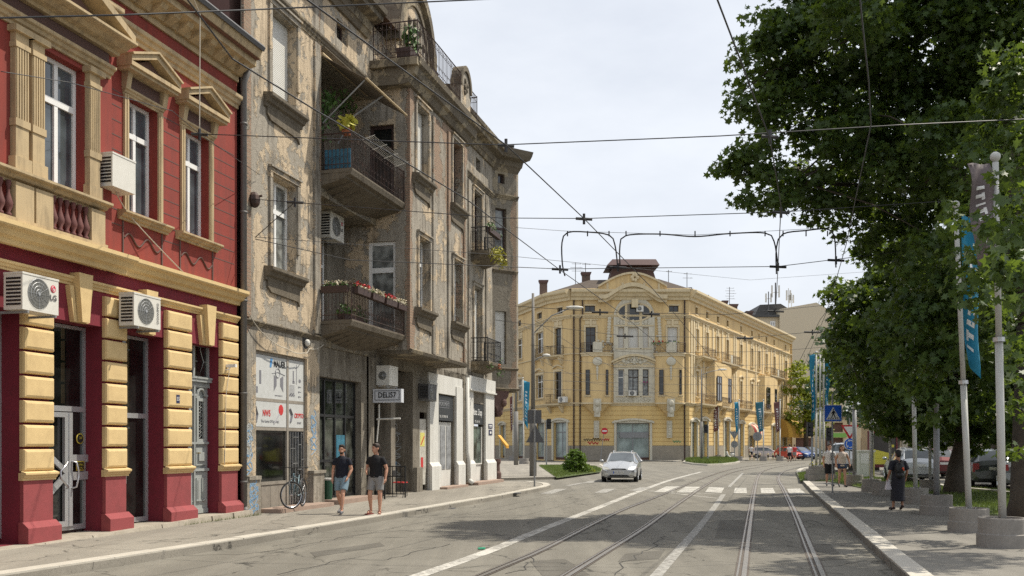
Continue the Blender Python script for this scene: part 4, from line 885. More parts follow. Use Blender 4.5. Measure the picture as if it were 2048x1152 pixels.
# ---------------------------------------------------------------- ground floor B: deli
def wg(x,y,z): return .35
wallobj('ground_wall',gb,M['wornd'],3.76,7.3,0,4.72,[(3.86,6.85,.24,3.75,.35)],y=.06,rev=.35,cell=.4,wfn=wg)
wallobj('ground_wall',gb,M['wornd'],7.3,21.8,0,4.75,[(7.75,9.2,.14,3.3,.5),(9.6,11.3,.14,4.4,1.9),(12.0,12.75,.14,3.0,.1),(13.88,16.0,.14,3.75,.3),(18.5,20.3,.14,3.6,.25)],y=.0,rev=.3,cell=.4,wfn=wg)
mb=MB(); mb.box(9.6,11.3,1.9,1.92,.1,4.5); mb.build('passage_end',M['black'],gb)  # black sheet stands in for the darkness inside the passage
yy=.3; mb=MB()
for x in (3.86,4.6,5.33,6.05,6.77): mb.box(x,x+.07,yy-.05,yy+.05,.24,3.75)
for z in (.24,1.3,2.62,3.68): mb.box(3.93,6.77,yy-.045,yy+.045,z,z+.08)
mb.build('shop_front_frame',M['black'],gb)
mb=MB(); mb.box(3.9,6.82,yy+.0,yy+.03,.3,3.7); mb.build('pane',glassmat('deli_glass',(.06,.065,.055),.05,.8,.5,1.6),gb)
mb=MB(); mb.box(7.78,9.18,.48,.52,.14,3.3); mb.build('dark_door',M['glassd'],gb)
o=panel('poster',5.45,6.05,1.4,2.1,.27,mat('blue_poster',(.03,.13,.19),.5,1.2,5,bmp=0),'blue and green picture poster behind the black shop window','poster')
# DELI57 box sign, perpendicular to the facade (faces up the street)
PM=AM@Matrix.Translation((0,0,0))@Matrix.Rotation(-PI/2,4,'Z')   # x -> outwards, -y -> towards the viewer side (-s)
def perp(name,s,o0,o1,z0,z1,th,mt,label,cat='sign'):
    m=MB(); m.box(0,o1-o0,0,th,0,z1-z0); q=m.build(name,mt); q.matrix_basis=AM@Matrix.Translation((s,-o0,z0))@Matrix.Rotation(-PI/2,4,'Z'); return tag(q,label,cat)
s_=7.6
o=perp('shop_sign',s_,.02,.98,3.15,3.58,.22,mat('sign_lightbox',(.6,.62,.66),.4,.03,bmp=0),'grey DELI57 box sign sticking out below the balcony')
txt(o,'DELI57',.24,M['black'],.48,.23,y=-.006,bold=.006,sx=.85)
q=MB(); x0,x1,z0,z1=.06,.9,.07,.38
for a in ((x0,x1,z0,z0+.018),(x0,x1,z1-.018,z1),(x0,x0+.018,z0,z1),(x1-.018,x1,z0,z1)): q.box(a[0],a[1],-.005,-.001,a[2],a[3])
q.build('border',M['black'],o)
pc=MB(); pc.tube([(7.68,-.2,3.1),(7.72,-.18,2.7),(7.68,-.12,1.9)],.025,5); pc.tube([(7.6,-.15,2.62),(7.6,-.95,2.64)],.03,5); pc.build('pipe',M['offwhite'],gb)
acm=AM@Matrix.Translation((7.9,-.02,3.72))@Matrix.Rotation(-PI/2,4,'Z')
o=ac('boxy white air conditioner hung above the DELI57 sign',0,.45,-.02,0,.62,dep=.75,M0=acm@T(0,0,0))
ac('white air conditioner with dark round fan high in the lower balcony corner',A.s(661,-.55),A.s(688,-.55),.55,A.z(661,474,-.55),A.z(661,421,-.55),dep=.4,gr=None,logo=True)
ac('dark metal air conditioner beside the white shop pillar',A.s(857,.4),A.s(873,.4),-.4,3.45,4.0,dep=.38,dark=True)
# white shop fronts
pwm=M['offwhite']
mb=MB()
for a,b in ((12.86,13.85),(16.1,16.95),(17.75,18.45),(20.35,21.76)):
    mb.mark(); mb.box(a,b,-.1,-.002,.1,4.15); mb.prism([(-.1,.1),(-.2,.1),(-.2,1.0),(-.1,1.15)],a-.05,b+.05,'x')
mb.pieces('shop_pilaster',pwm,gb)
mb=MB(); mb.box(17.7,21.78,-.16,-.002,4.15,4.72); mb.box(17.65,21.8,-.22,-.0,4.1,4.16); mb.box(12.82,17.0,-.06,-.002,3.78,4.5); mb.build('shop_fascia',pwm,gb)
mb=MB(); mb.smooth=True; mb.tube([(17.35,-.16,4.6),(17.35,-.16,1.5),(17.35,-.22,1.2),(17.35,-.22,.35)],.09,10); mb.tube([(17.35,-.22,.35),(17.4,-.4,.2)],.1,10); mb.build('drainpipe',pwm,gb)
blk=mat('sign_black',(.03,.033,.035),.5,.1,bmp=0)
o=panel('shop_sign',13.95,15.95,2.75,3.72,.02,blk,'black MOKUMENT shop sign above the poster covered door')
q=MB(); 
for a in ((.25,1.5,.5,.52),(.25,1.5,.76,.78),(.25,.27,.5,.78),(1.48,1.5,.5,.78)): q.box(a[0],a[1],-.02,-.015,a[2],a[3])
q.build('border',grey_t,o); txt(o,'MOKUMENT',.22,mat('print_silver',(.3,.31,.33),.5,.1,bmp=0),.88,.64); txt(o,'TEL. 011/2183-130',.13,M['white'],.8,.16)
o=panel('shop_sign',18.52,20.28,2.7,3.58,.02,blk,'black Moto Shop sign over the glass shop window')
txt(o,'Moto Shop',.4,M['white'],.85,.52,bold=.004,sx=.8); txt(o,'TEL. 2183-130',.13,M['white'],.85,.12)
mb=MB(); mb.box(13.9,15.98,.1,.14,.14,2.7); mb.build('shop_door_leaf',M['offwhite'],gb)
ph=mat('bw_poster',(.3,.31,.32),.5,.9,9,bmp=0,grime=.9,gcol=(.02,.02,.02))
for k,(a,b) in enumerate(((14.0,14.45),(14.6,15.2),(15.35,15.9))): panel('poster',a,b,.85,2.55,.095,ph,('black and white poster on the left leaf of the white shop door','black and white rider poster in the middle of the white shop door','black and white poster on the right side of the white shop door')[k],'poster')
mb=MB(); mb.box(18.51,20.29,.1,.13,.14,.95); mb.box(18.52,18.62,.05,.1,.95,2.6); mb.box(20.17,20.29,.05,.1,.95,2.6); mb.box(18.62,20.17,.05,.1,.95,1.0); mb.build('shop_window_frame',M['offwhite'],gb)
mb=MB(); mb.box(18.58,20.2,.11,.13,.98,2.62); mb.build('pane',glassmat('green_glass',(.09,.12,.1),.05,.7,.5,2),gb)
o=panel('poster_board',12.02,12.72,.35,2.75,.03,mat('flyers',(.5,.48,.42),.7,.5,8,.6,(.15,.12,.1),bmp=0),'notice board covered in torn flyers beside the dark passage','notice board')
q=MB(); q.box(.08,.55,-.02,-.015,1.4,1.9); q.build('flyer',mat('flyer_yellow',(.6,.55,.15),.6,.2,bmp=0),o); q=MB(); q.prism([(.1,1.45),(.2,1.45),(.55,1.75),(.5,1.8)],-.022,-.02,'y'); q.box(.15,.4,-.02,-.015,.6,1.0); q.build('flyer',red_t,o)
mb=MB(); mb.box(11.35,11.95,-.14,-.002,0,1.0); me=mb.mesh('pier_base',M['wornd']); wearattr(me,lambda x,y,z:.2); put('pier_base',me,gb)
# street name plates
o=panel('street_plate',20.75,21.4,2.55,2.75,-.105,MC['plate_blue'],'small blue street name plate, upper one on the white corner pilaster','sign'); q=MB(); q.box(.06,.58,-.018,-.015,.11,.15); q.box(.12,.5,-.018,-.015,.05,.08); q.build('lettering_line',M['white'],o)
o=panel('street_plate',20.8,21.35,2.25,2.48,-.105,MC['plate_blue'],'small blue street plate, lower one on the white corner pilaster','sign'); q=MB(); q.box(.15,.4,-.018,-.015,.06,.16); q.build('lettering_line',M['white'],o)
# corner entrance below the turret: carved dark console and column
mb=MB(); mb.prism([(0.05,4.3),(.9,4.3),(.85,4.05),(.7,3.85),(.62,3.6),(.5,3.3),(.42,3.1),(.3,3.1),(.2,3.5),(.05,3.7)],-.05,.45,'y'); mb.ball((.6,-.1,3.75),(.14,.1,.18),8,6); mb.ball((.42,-.08,3.3),(.1,.08,.14),8,6)
mb.box(.05,.35,.3,.6,.1,4.3); mb.lathe([(.22,.1),(.22,.5),(.16,.6),(.15,.9),(.2,1.0),(.2,1.15)],.3,.1,10); mb.build('corner_console',M['brown'],gb,EM)
# graffiti as painted strokes on piers and in the passage
gb_=mat('spray_blue',(.2,.34,.5),.8,.2,8,bmp=0); gp_=mat('spray_pale',(.4,.42,.42),.8,.2,8,bmp=0)
def scribble(x,y,z,w_,h,seed,mt,n=26,M0=None,r=.014,name='graffiti'):
    rr=random.Random(seed); mb=MB(); P=[]
    for i in range(n):
        t_=i/(n-1); P.append(Vector((x+w_*(.5+.45*math.sin(i*1.9+rr.random()*.8)),y,z+h*(1-t_)+.12*math.sin(i*2.7+rr.random()))))
    P=densify(P,.06)
    for a,b in zip(P[:-1],P[1:]):
        d=(b-a); nn=Vector((-d.z,0,d.x)); 
        if nn.length<1e-4: continue
        nn=nn.normalized()*r; mb.poly([a-nn,b-nn,b+nn,a+nn])
    return mb.build(name,mt,gb,M0,recalc=False)
scribble(-.4,-.163,.2,.5,.7,1,gb_); scribble(-.4,-.006,1.1,.5,1.1,2,gb_); scribble(3.2,-.006,1.6,.4,1.1,3,gb_); scribble(-.3,-.008,1.5,.35,.8,9,gp_)
XM=Matrix.Translation((8.1,0,0))@Matrix.Rotation(-PI/2,4,'Z')
scribble(-1.3,-.004,.6,.9,1.9,5,gp_,40,Matrix.Translation((11.29,0,0))@Matrix.Rotation(-PI/2,4,'Z')); scribble(-1.25,-.007,.7,.7,.8,6,gb_,14,Matrix.Translation((11.29,0,0))@Matrix.Rotation(-PI/2,4,'Z'))
# torn insulators and wire anchor
q=MB(); q.ball((-.05,-.12,7.75),(.16,.14,.2),8,6); q.tube([(-.05,-.1,7.8),(0,-.3,7.85)],.03,5); q.build('wire_anchor',M['rail'],gb)
# awning over the upper loggia
t=thing('awning','faded folding awning hanging half open over the top loggia','awning'); t.matrix_basis=AM
mb=MB(); mb.add([(3.85,-.05,12.75),(7.0,-.05,12.75),(7.0,-1.35,12.0),(3.85,-1.35,12.0),(3.85,-.05,12.77),(7.0,-.05,12.77),(7.0,-1.35,12.02),(3.85,-1.35,12.02)],[(0,1,2,3),(4,5,6,7),(0,1,5,4),(1,2,6,5),(2,3,7,6),(3,0,4,7)]); mb.build('cloth',mat('awning_cloth',(.16,.13,.1),.9,.3,5,.3),t)
mb=MB(); mb.tube([(3.85,-1.38,12.0),(7.02,-1.38,12.0)],.035,6); mb.tube([(3.8,-.05,12.8),(7.1,-.05,12.8)],.06,8); mb.build('roller',M['ochre'],t)
mb=MB(); mb.tube([(5.2,-1.35,12.0),(5.0,-.5,11.4),(4.9,-.05,10.6)],.025,5); mb.tube([(3.95,-1.3,12.0),(3.95,-.02,10.9)],.02,5); mb.build('arm',M['grey'],t)
# clothes rack on the upper balcony
t=thing('drying_rack','white wire drying rack on the upper balcony railing','drying rack'); t.matrix_basis=AM
mb=MB()
for k in range(8): mb.tube([(4.3,-1.05-k*.05,10.45+.015*k),(7.0,-1.05-k*.05,10.45+.015*k)],.006,3)
for x in (4.3,5.2,6.1,7.0): mb.tube([(x,-1.0,10.44),(x,-1.45,10.56)],.009,3)
mb.build('rack_wires',M['white'],t)
# ================================================================ yellow corner building
M['yel']=mat('yellow_stucco',(.68,.5,.245),.9,.16,.5,.75,(.38,.27,.15),bmp=.15,bs=20,vert=True,gs=1.1)
M['yeld']=mat('ochre_ground_floor',(.68,.49,.21),.9,.14,.5,.5,(.42,.3,.15),bmp=.15,bs=20,vert=True,gs=1.1)
M['trim']=mat('cream_trim',(.64,.53,.34),.9,.1,1.2,.45,(.25,.2,.13),bmp=.2,bs=20,vert=True)
M['panelg']=mat('pale_grey_stucco',(.6,.56,.45),.9,.12,1.5,.5,(.24,.2,.14),bmp=.3,bs=14,vert=True)
M['plinth']=mat('grey_stone_plinth',(.3,.265,.21),.9,.2,1.5,.4,(.1,.085,.07),bmp=.3,bs=12)
M['shopglass']=glassmat('painted_shop_glass',(.28,.34,.32),.25,.25,.5,.8)
M['darkwood']=mat('dark_window_wood',(.06,.045,.035),.6,.2,3,bmp=0)
G=108.4; ux=lambda u,Y=G:(u-CX)*Y/F0; zc=lambda v,Y=G: CH+(HY-v)*Y/F0
P0=(-4.3,137.5);P1=(4.17,111.5);P2=(6.57,G);P3=(19.66,G)
YC=Fr(P2[0],P2[1],R(90)); YLf=Fr(P0[0],P0[1],math.atan2(P1[0]-P0[0],P1[1]-P0[1])); YM=Fr(P1[0],P1[1],math.atan2(P2[0]-P1[0],P2[1]-P1[1])); YW=Fr(P3[0],P3[1],R(27.6))
yb=thing('corner_building','long yellow corner building with grey arched centre panel, curved balconies and a red-brown roof turret','building',(P2[0],P2[1],0)); YI=Matrix.Translation((-P2[0],-P2[1],0))
def FM(f): return YI@f.M
ZT=19.0; A2=(16.6,17.3); W2=(12.55,15.0); W1=(7.35,10.2)
lens_={'c':13.09,'l':math.dist(P0,P1),'m':math.dist(P1,P2),'w':53.6}
def bands(mb,x0,x1,z0,z1,n,ops,t=.05,gap=.06,y=0):
    h=(z1-z0)/n
    for k in range(n):
        a,b=z0+k*h,z0+(k+1)*h-gap; cuts=sorted((o[0]-.12,o[1]+.12) for o in ops if o[2]<b and o[3]>a); x=x0
        for c,d in cuts+[(x1,x1)]:
            if c>x: mb.box(x,c,y-t,y-.001,a,b)
            x=max(x,d)
def hood(mb,a,b,z,h,t=.3,w_=.22,n=10,y=0):
    P=[(a+(b-a)*k/n, z+h*math.sin(PI*(.12+.76*k/n))-h*math.sin(PI*.12)) for k in range(n+1)]
    for p,q in zip(P[:-1],P[1:]): mb.prism([p,q,(q[0],q[1]+w_),(p[0],p[1]+w_)],y-t,y-.001,'y')
def segment(f,L_,nm,wins,shops,top=True,zw=None):
    """one straight stretch: wins=[(s0,s1,z0,z1,style)], shops=[(s0,s1,z1)]"""
    Mx=FM(f); ops=[w_[:4]+(.25,) for w_ in wins]; sh=[(a,b,.13,z,.35) for a,b,z in shops]
    mb=MB(); wallgrid(mb,0,L_,6.3,ZT-1.1,ops,rev=.25,cell=3); mb.build('upper_wall',M['yel'],yb,Mx,False)
    mb=MB(); wallgrid(mb,0,L_,0,6.3,sh,rev=.35,cell=3); mb.build('ground_wall',M['yeld'],yb,Mx,False)
    mb=MB(); bands(mb,0,L_,1.75,6.1,9,sh,.05,.07); mb.build('rustication',M['yeld'],yb,Mx)
    mb=MB(); bands(mb,0,L_,.05,1.72,1,sh,.12,.0); mb.islands('plinth',M['plinth'],yb,Mx)
    mb=MB(); mb.box(.3,L_-.3,.4,9,0,ZT-.2); mb.build('core',M['brown'],yb,Mx)
    tr=MB()
    for q in (CORN(.25,6.15,6.5),CORN(.28,15.9,16.25),CORN(.9,17.9,ZT),[(0,ZT+.03),(.5,ZT+.03),(.5,ZT+.15),(0,ZT+.15)],[(0,11.85),(.12,11.9),(.12,12.0),(0,12.02)]): tr.mark(); tr.extr(q,0,L_)
    tr.pieces('cornice',M['trim'],yb,Mx)
    sr=MB()
    for a,b,z0,z1,st in wins:
        if z0>16: sr.mark(); sr.box(a-.12,b+.12,-.05,-.001,z1,z1+.14); sr.box(a-.12,b+.12,-.05,-.001,z0-.14,z0); continue
        sr.mark(); sr.box(a-.22,a-.02,-.09,-.001,z0-.1,z1); sr.box(b+.02,b+.22,-.09,-.001,z0-.1,z1); sr.box(a-.22,b+.22,-.09,-.001,z1,z1+.25)
        if z0<9: hood(sr,a-.3,b+.3,z1+.3,.5,.22,.16)
        else: sr.box(a-.1,b+.1,-.06,-.001,z1+.3,z1+.75); sr.box(a-.3,b+.3,-.14,-.001,z1+.8,z1+.9); sr.box((a+b)/2-.12,(a+b)/2+.12,-.14,-.001,z1+.1,z1+.8)
        sr.extr(CORN(.22,z0-.3,z0-.1),a-.3,b+.3)
    if sr.v: sr.pieces('window_surround',M['trim'],yb,Mx)
    for a,b,z0,z1,st in wins:
        if st=='s': window(yb,Mx,a,b,z0,z1,.2,1,0,shut=1,fr='white')
        elif st=='h': window(yb,Mx,a,b,z0,z1,.2,2,.3,shut=.5,fr='white',gl='glassc',t=.08)
        elif st=='w': window(yb,Mx,a,b,z0,z1,.2,2,.3,fr='white',gl='glassc',t=.09)
        else: window(yb,Mx,a,b,z0,z1,.2,2 if b-a>.7 else 1,.3 if z1-z0>1 else 0,fr='darkwood' if int(a*7)%3 else 'white',gl=('glassd','glass','glassc','glassd')[int(a*5+z0)%4],t=.07)
    for a,b,z1 in shops:
        window(yb,Mx,a,b,.4,z1,.3,2,.28,fr='grey',gl='shopglass',t=.09,name='shop_window'); hd=MB(); hd.box(a-.28,a-.02,-.14,-.001,.1,z1); hd.box(b+.02,b+.28,-.14,-.001,.1,z1); hood(hd,a-.5,b+.5,z1-.05,.55,.28,.22); hd.box(a-.3,b+.3,-.12,-.001,z1,z1+.3); hd.build('shop_surround',M['panelg'],yb,Mx)
def ybalc(f,s0,s1,z,t=.95,bay=0,panel=False,mtl='rail'):
    Mx=FM(f); b=thing('balcony',None,None); b.parent=yb; b.matrix_basis=Mx
    mb=MB(); mb.extr([(0,z-.35),(t*.6,z-.3),(t+.02,z-.16),(t+.05,z),(0,z)],s0,s1)
    for q in (s0+.25,s1-.25): mb.prism([(0,z-1.1),(-.2,z-1.0),(-t*.8,z-.4),(-t*.8,z-.3),(0,z-.3)],q-.13,q+.13,'x')
    mb.build('slab',M['trim'],b)
    railing('railing',[(s0+.05,-.02,z),(s0+.05,-t+.03,z),(s1-.05,-t+.03,z),(s1-.05,-.02,z)],1.05,b,sp=.24,curl=True,mt=mtl)
    if panel: q=MB(); q.box((s0+s1)/2-.45,(s0+s1)/2+.45,-t-.03,-t+.0,z+.02,z+1.0); q.box((s0+s1)/2-.3,(s0+s1)/2+.3,-t-.06,-t-.03,z+.15,z+.85); q.build('front_panel',M['panelg'],b)
    return b
# --- centre
sC=lambda u,t=0: ux(u,G-t)-P2[0]
c_w=[(sC(1170),sC(1190),*A2,'d'),(sC(1338),sC(1357),*A2,'d'),(sC(1171.5),sC(1191),12.0,14.9,'d'),(sC(1335),sC(1355),12.0,14.9,'h')]
for a,b in ((1236,1248),(1256,1277),(1285,1297)): c_w+= [(sC(a),sC(b),12.62,14.9,'s'),(sC(a),sC(b),7.3,10.2,'d')]
segment(YC,lens_['c'],'centre',c_w,[(sC(1233),sC(1299),4.25)])
CMx=FM(YC)
def panelops(mb,x0,x1,z0,z1,ops,y0,y1):
    wallgrid(mb,x0,x1,z0,z1,ops,y=y0,rev=y1-y0,cell=3); mb.poly([(x0,y0,z0),(x0,y1,z0),(x0,y1,z1),(x0,y0,z1)]); mb.poly([(x1,y0,z0),(x1,y1,z0),(x1,y1,z1),(x1,y0,z1)]); mb.poly([(x0,y0,z1),(x1,y0,z1),(x1,y1,z1),(x0,y1,z1)])
a0,a1=sC(1227),sC(1309); cm=(a0+a1)/2
mb=MB(); panelops(mb,a0,a1,6.5,16.0,[(sC(a),sC(b),z0,z1) for a,b in ((1236,1248),(1256,1277),(1285,1297)) for z0,z1 in ((12.62,14.9),(7.3,10.2))],-.16,-.002); mb.build('centre_panel',M['panelg'],yb,CMx,False)
# arched head with oval window
mb=MB(); P=archpts(cm,(a1-a0)/2,16.0,2.3,24); mb.prism(P,-.16,-.002,'y'); mb.build('arched_head',M['panelg'],yb,CMx)
mb=MB(); rx,rz=(sC(1298)-sC(1235))/2,.95; pc=(cm,16.55)
P=[(pc[0]+rx*math.cos(2*PI*k/28),pc[1]+rz*math.sin(2*PI*k/28)) for k in range(28)]; mb.prism(P,-.17,-.1,'y'); o=mb.build('oval_window',M['glassd'],yb,CMx)
mb=MB()
for k in range(28):
    p,q=P[k],P[(k+1)%28]; f_=lambda a,s:(pc[0]+(a[0]-pc[0])*s,pc[1]+(a[1]-pc[1])*s); mb.prism([f_(p,.98),f_(q,.98),f_(q,1.14),f_(p,1.14)],-.27,-.16,'y')
for u in (1252,1281): mb.box(sC(u)-.14,sC(u)+.14,-.24,-.16,15.0,17.5)
mb.box(pc[0]-.62,pc[0]-.56,-.2,-.16,15.7,17.4); mb.box(pc[0]+.56,pc[0]+.62,-.2,-.16,15.7,17.4); mb.box(a0+.1,a1-.1,-.22,-.161,15.0,15.12)
mb.build('window_frame',M['trim'],yb,CMx)
# relief ornaments on the centre panel
mb=MB(); rr=random.Random(2)
def relief(x,z,w_,h,n,t=-.2,s=.14):
    for k in range(n):
        a=2*PI*k/n; mb.ball((x+w_*math.cos(a),t,z+h*math.sin(a)),(s,.05,s*.8),6,4)
    mb.ball((x,t-.02,z),(s*1.3,.08,s*1.5),7,5)
for u in (1242,1266,1291): relief(sC(u),15.4,.45 if u!=1266 else .7,.22,8)
for u in (1242,1266,1291): relief(sC(u),6.85,.42 if u!=1266 else .7,.2,8,-.2,.1)
for q in (-1,1):
    for k in range(9): mb.ball((cm+q*(2.9-.02*k),-.2,13.2+k*.33),(.22,.08,.2),6,4)
    for k in range(7): mb.ball((cm+q*(2.6+.35*math.sin(k)),-.05,13.9-k*.3),(.16,.08,.14),6,4)
relief(cm,11.15,1.3,.25,12,-.3,.16); relief(cm,11.2,.35,.35,8,-.34,.14); relief(sC(1199),13.0,.6,.4,7,-.05,.16)
mb.build('stucco_ornament',M['panelg'],yb,CMx)
# curved pediment between the floors, parapet gable
mb=MB(); hood(mb,a0-.35,a1+.35,10.85,1.25,.5,.24,16); hood(mb,a0-.1,a1+.1,10.75,1.0,.32,.2,16); mb.box(a0,a1,-.26,-.161,10.45,10.65)
mb.build('curved_pediment',M['trim'],yb,CMx)
mb=MB(); g0,g1=sC(1196),sC(1332)
n=20; top=[(g0+(g1-g0)*k/n, ZT+.35+1.45*(math.sin(PI*k/n)**1.0)) for k in range(n+1)]
low=[(g0+(g1-g0)*k/n, 17.95+(1.35*max(0,math.sin(PI*(k/n-.12)/.76)) if .12<k/n<.88 else 0)) for k in range(n+1)]
for k in range(n): mb.prism([low[k],low[k+1],top[k+1],top[k]],-.55,.5,'y')
mb.build('gable_wall',M['yel'],yb,CMx)
mb=MB()
for k in range(n):
    a,b,c,d=low[k],low[k+1],top[k],top[k+1]
    mb.prism([(a[0],a[1]-.02),(b[0],b[1]-.02),(b[0],b[1]+.42),(a[0],a[1]+.42)],-1.05,-.551,'y'); mb.prism([(a[0],a[1]-.35),(b[0],b[1]-.35),(b[0],b[1]-.03),(a[0],a[1]-.03)],-.7,-.3,'y'); mb.prism([(c[0],c[1]-.1),(d[0],d[1]-.1),(d[0],d[1]+.12),(c[0],c[1]+.12)],-.8,.55,'y')
for u in (1214,1244,1287,1316): mb.box(sC(u)-.12,sC(u)+.12,-.62,-.55,19.0,19.75)
for k in range(6): mb.ball((cm+.3*math.cos(k),-.7,20.3+.3*math.sin(k)),(.22,.15,.22),6,4)
mb.box(cm-.35,cm+.35,-.9,-.5,17.0,17.9); mb.build('gable_moulding',M['trim'],yb,CMx)
# curved bays with balconies
def bay(u0,u1,flower):
    a,b=sC(u0),sC(u1); m=(a+b)/2; rx=(b-a)/2; n=14; d=1.1
    pl=[(m-rx*math.cos(PI*k/n),-d*math.sin(PI*k/n)**.6) for k in range(n+1)]
    bo=thing('curved_bay',None,None); bo.parent=yb; bo.matrix_basis=CMx
    mb=MB(); mb.prism(pl,6.4,11.75,'z'); mb.build('bay_wall',M['yel'],bo)
    mb=MB(); vs=[(x,y,6.4) for x,y in pl]+[(m+(x-m)*.18,y*.35,5.0) for x,y in pl]; mb.add(vs,[(i,i+1,n+2+i,n+1+i) for i in range(n)]+[tuple(range(n+1,2*n+2))]); mb.build('corbel',M['yel'],bo)
    mb=MB(); f_=lambda s: [(m+(x-m)*s,y*s-.02) for x,y in pl]
    mb.prism(f_(1.05),6.32,6.5,'z'); mb.prism(f_(1.06),11.6,11.85,'z'); mb.prism(f_(1.12),11.85,12.0,'z'); mb.islands('bay_moulding',M['trim'],bo)
    mb=MB(); mb.box(m-.42,m+.42,-1.32,-.9,5.55,6.9); mb.box(m-.3,m+.3,-1.4,-.3,4.9,5.55); mb.ball((m,-1.45,6.4),(.3,.2,.35),8,6); mb.ball((m,-1.4,5.6),(.25,.2,.4),8,6)
    mb.box(m-.3,m+.3,-.2,-.05,2.6,4.5); mb.box(m-.2,m+.2,-.26,-.2,2.8,4.3); 
    for k in range(5): mb.ball((m,-.28,2.95+k*.3),(.14,.06,.12),6,4)
    mb.ball((m,-1.2,11.0),(.55,.2,.5),9,6)
    for k in range(5): mb.ball((m,-1.18,10.3-k*.3),(.16-.02*k,.1,.2),6,4)
    mb.build('carved_console',M['panelg'],bo)
    railing('railing',[(x,y,12.0) for x,y in f_(1.08)],1.08,bo,sp=.25)
    mb=MB(); mb.box(m-.5,m+.55,-1.32,-1.24,12.02,13.1); mb.box(m-.35,m+.4,-1.36,-1.32,12.2,12.95); mb.build('front_panel',M['panelg'],bo)
    # narrow side windows
    for q,(p,w_) in ((-1,(.62,.5)),(1,(.66,.3))):
        x=m+q*rx*p; Mw=T(x-w_/2,-.84,7.35,0)
        mb=MB(); mb.box(0,w_,-.0,.5,0,2.75); 
        a_=R(28)*q; Mw=Matrix.Translation((x,-.97 if q<0 else -.95,0))@Matrix.Rotation(a_,4,'Z'); o=window(bo,Mw,-w_/2,w_/2,7.35,10.1,-.06,1,.3,fr='darkwood',gl='glassd',t=.05)
        mb=MB(); mb.extr(CORN(.15,7.1,7.28),-w_/2-.12,w_/2+.12); mb.build('sill',M['trim'],bo,Mw)
    return bo
bay(1163,1222.5,False); bay(1309,1368,True)
# downpipes
mb=MB(); mb.mark(); mb.tube([(.3,-.12,.2),(.3,-.12,17.9)],.09,6); mb.mark(); mb.tube([(sC(1160),-.14,.2),(sC(1160),-.14,15.8),(sC(1165),-.14,16.2),(sC(1165),-.14,18)],.08,6); mb.mark(); mb.tube([(12.6,-.14,.2),(12.6,-.14,18)],.08,6)
mb.pieces('drainpipe',M['rail'],yb,CMx)
mb=MB(); mb.box(cm-1.6,cm+1.65,.22,.28,2.6,3.2); mb.build('shop_band',M['grey'],yb,CMx)
# --- middle facet and left wing
sm_=lambda u: YM.s(u); sl2=lambda u: YLf.s(u)
segment(YM,lens_['m'],'facet',[(sm_(1110),sm_(1123),11.95,15.0,'d'),(sm_(1110),sm_(1123.5),7.0,10.1,'d'),(sm_(1114),sm_(1125),*A2,'d')],[(sm_(1108),sm_(1134),4.35)])
ybalc(YM,sm_(1101),sm_(1128),11.9,.8); ybalc(YM,sm_(1100),sm_(1130),6.45,.8)
lw=[];ls=[]
for a,b in ((1034,1045),(1073,1087)): lw+=[(sl2(a),sl2(b),*W2,'d'),(sl2(a),sl2(b),7.3,10.0,'d'),(sl2(a)+.2,sl2(b)-.6,*A2,'d')]; ls.append((sl2(a)-.3,sl2(b)+.5,4.4))
s_=sl2(1034)-6.5
while s_>1: lw+=[(s_,s_+1.3,*W2,'d'),(s_,s_+1.3,7.3,10.0,'d')]; ls.append((s_-.3,s_+1.8,4.4)); s_-=6
segment(YLf,lens_['l'],'left',lw,ls); ybalc(YLf,sl2(1071),sl2(1089),12.0,.5)
# --- right wing
sw_=lambda u,t=0: YW.s(u,t)
ww=[];cols=((1391,1395.5,'s'),(1411,1416,'w'),(1432,1437,'w'),(1452,1456.5,'d'),(1479.5,1483.5,'d'),(1501.5,1505.5,'d'),(1515.5,1519.5,'d'),(1530.5,1534.5,'s'),(1546.5,1550,'d'),(1569.5,1573.5,'d'))
for i,(a,b,st) in enumerate(cols):
    x0,x1=sw_(a),sw_(b); x1=max(x1,x0+1.1); ww+=[(x0,x1,*W2,st),(x0,x1,7.35,10.2,'d' if i%3 else 'w')]
    if i not in (1,): pass
for u in (1391,1412.5,1434,1453.5,1480.5,1502.5,1516.5,1531.5,1547,1570): x=sw_(u); ww.append((x,x+.9,16.7,17.45,'d'))
wsn=[]
for u0,u1,zt in ((1382,1393,4.4),(1399,1414,4.6),(1428,1434,4.6),(1447,1458,4.8),(1476,1486,4.6),(1497,1508,4.4),(1543,1551,4.6),(1565,1572,4.2)): wsn.append((sw_(u0),sw_(u1),zt))
segment(YW,lens_['w'],'wing',ww,wsn)
for a,b,z,pn in ((1390,1417,11.9,0),(1429,1466,11.9,1),(1529,1557,11.9,1),(1568,1582,11.9,0),(1388,1418,6.5,0),(1430,1444,6.5,0),(1464,1490,6.5,0),(1512,1530,6.5,0),(1562,1580,6.4,0)):
    ybalc(YW,sw_(a),min(sw_(b),53.4),z,.95,panel=pn)
WMx=FM(YW)
mb=MB()
for a,b in ((1427,1467),(1528,1558)):
    s0,s1=sw_(a,.8),sw_(b,.8); mb.mark(); n=8; mb.prism([(s0,-.001)]+[(s0+(s1-s0)*(.08+.84*k/n),-.75-.15*math.sin(PI*k/n)) for k in range(n+1)]+[(s1,-.001)],6.5,11.6,'z')
mb.pieces('bay_wall',M['yel'],yb,WMx)
for a,b in ((1434,1443),(1456,1463),(1533.5,1540),(1549,1554)):
    s0,s1=sw_(a,.85),sw_(b,.85); window(yb,WMx,s0,s1,7.0,10.0,-.93 if b in (1443,1540) else -.9,2,.3,fr='darkwood',gl='glassd',t=.1)
mb=MB()
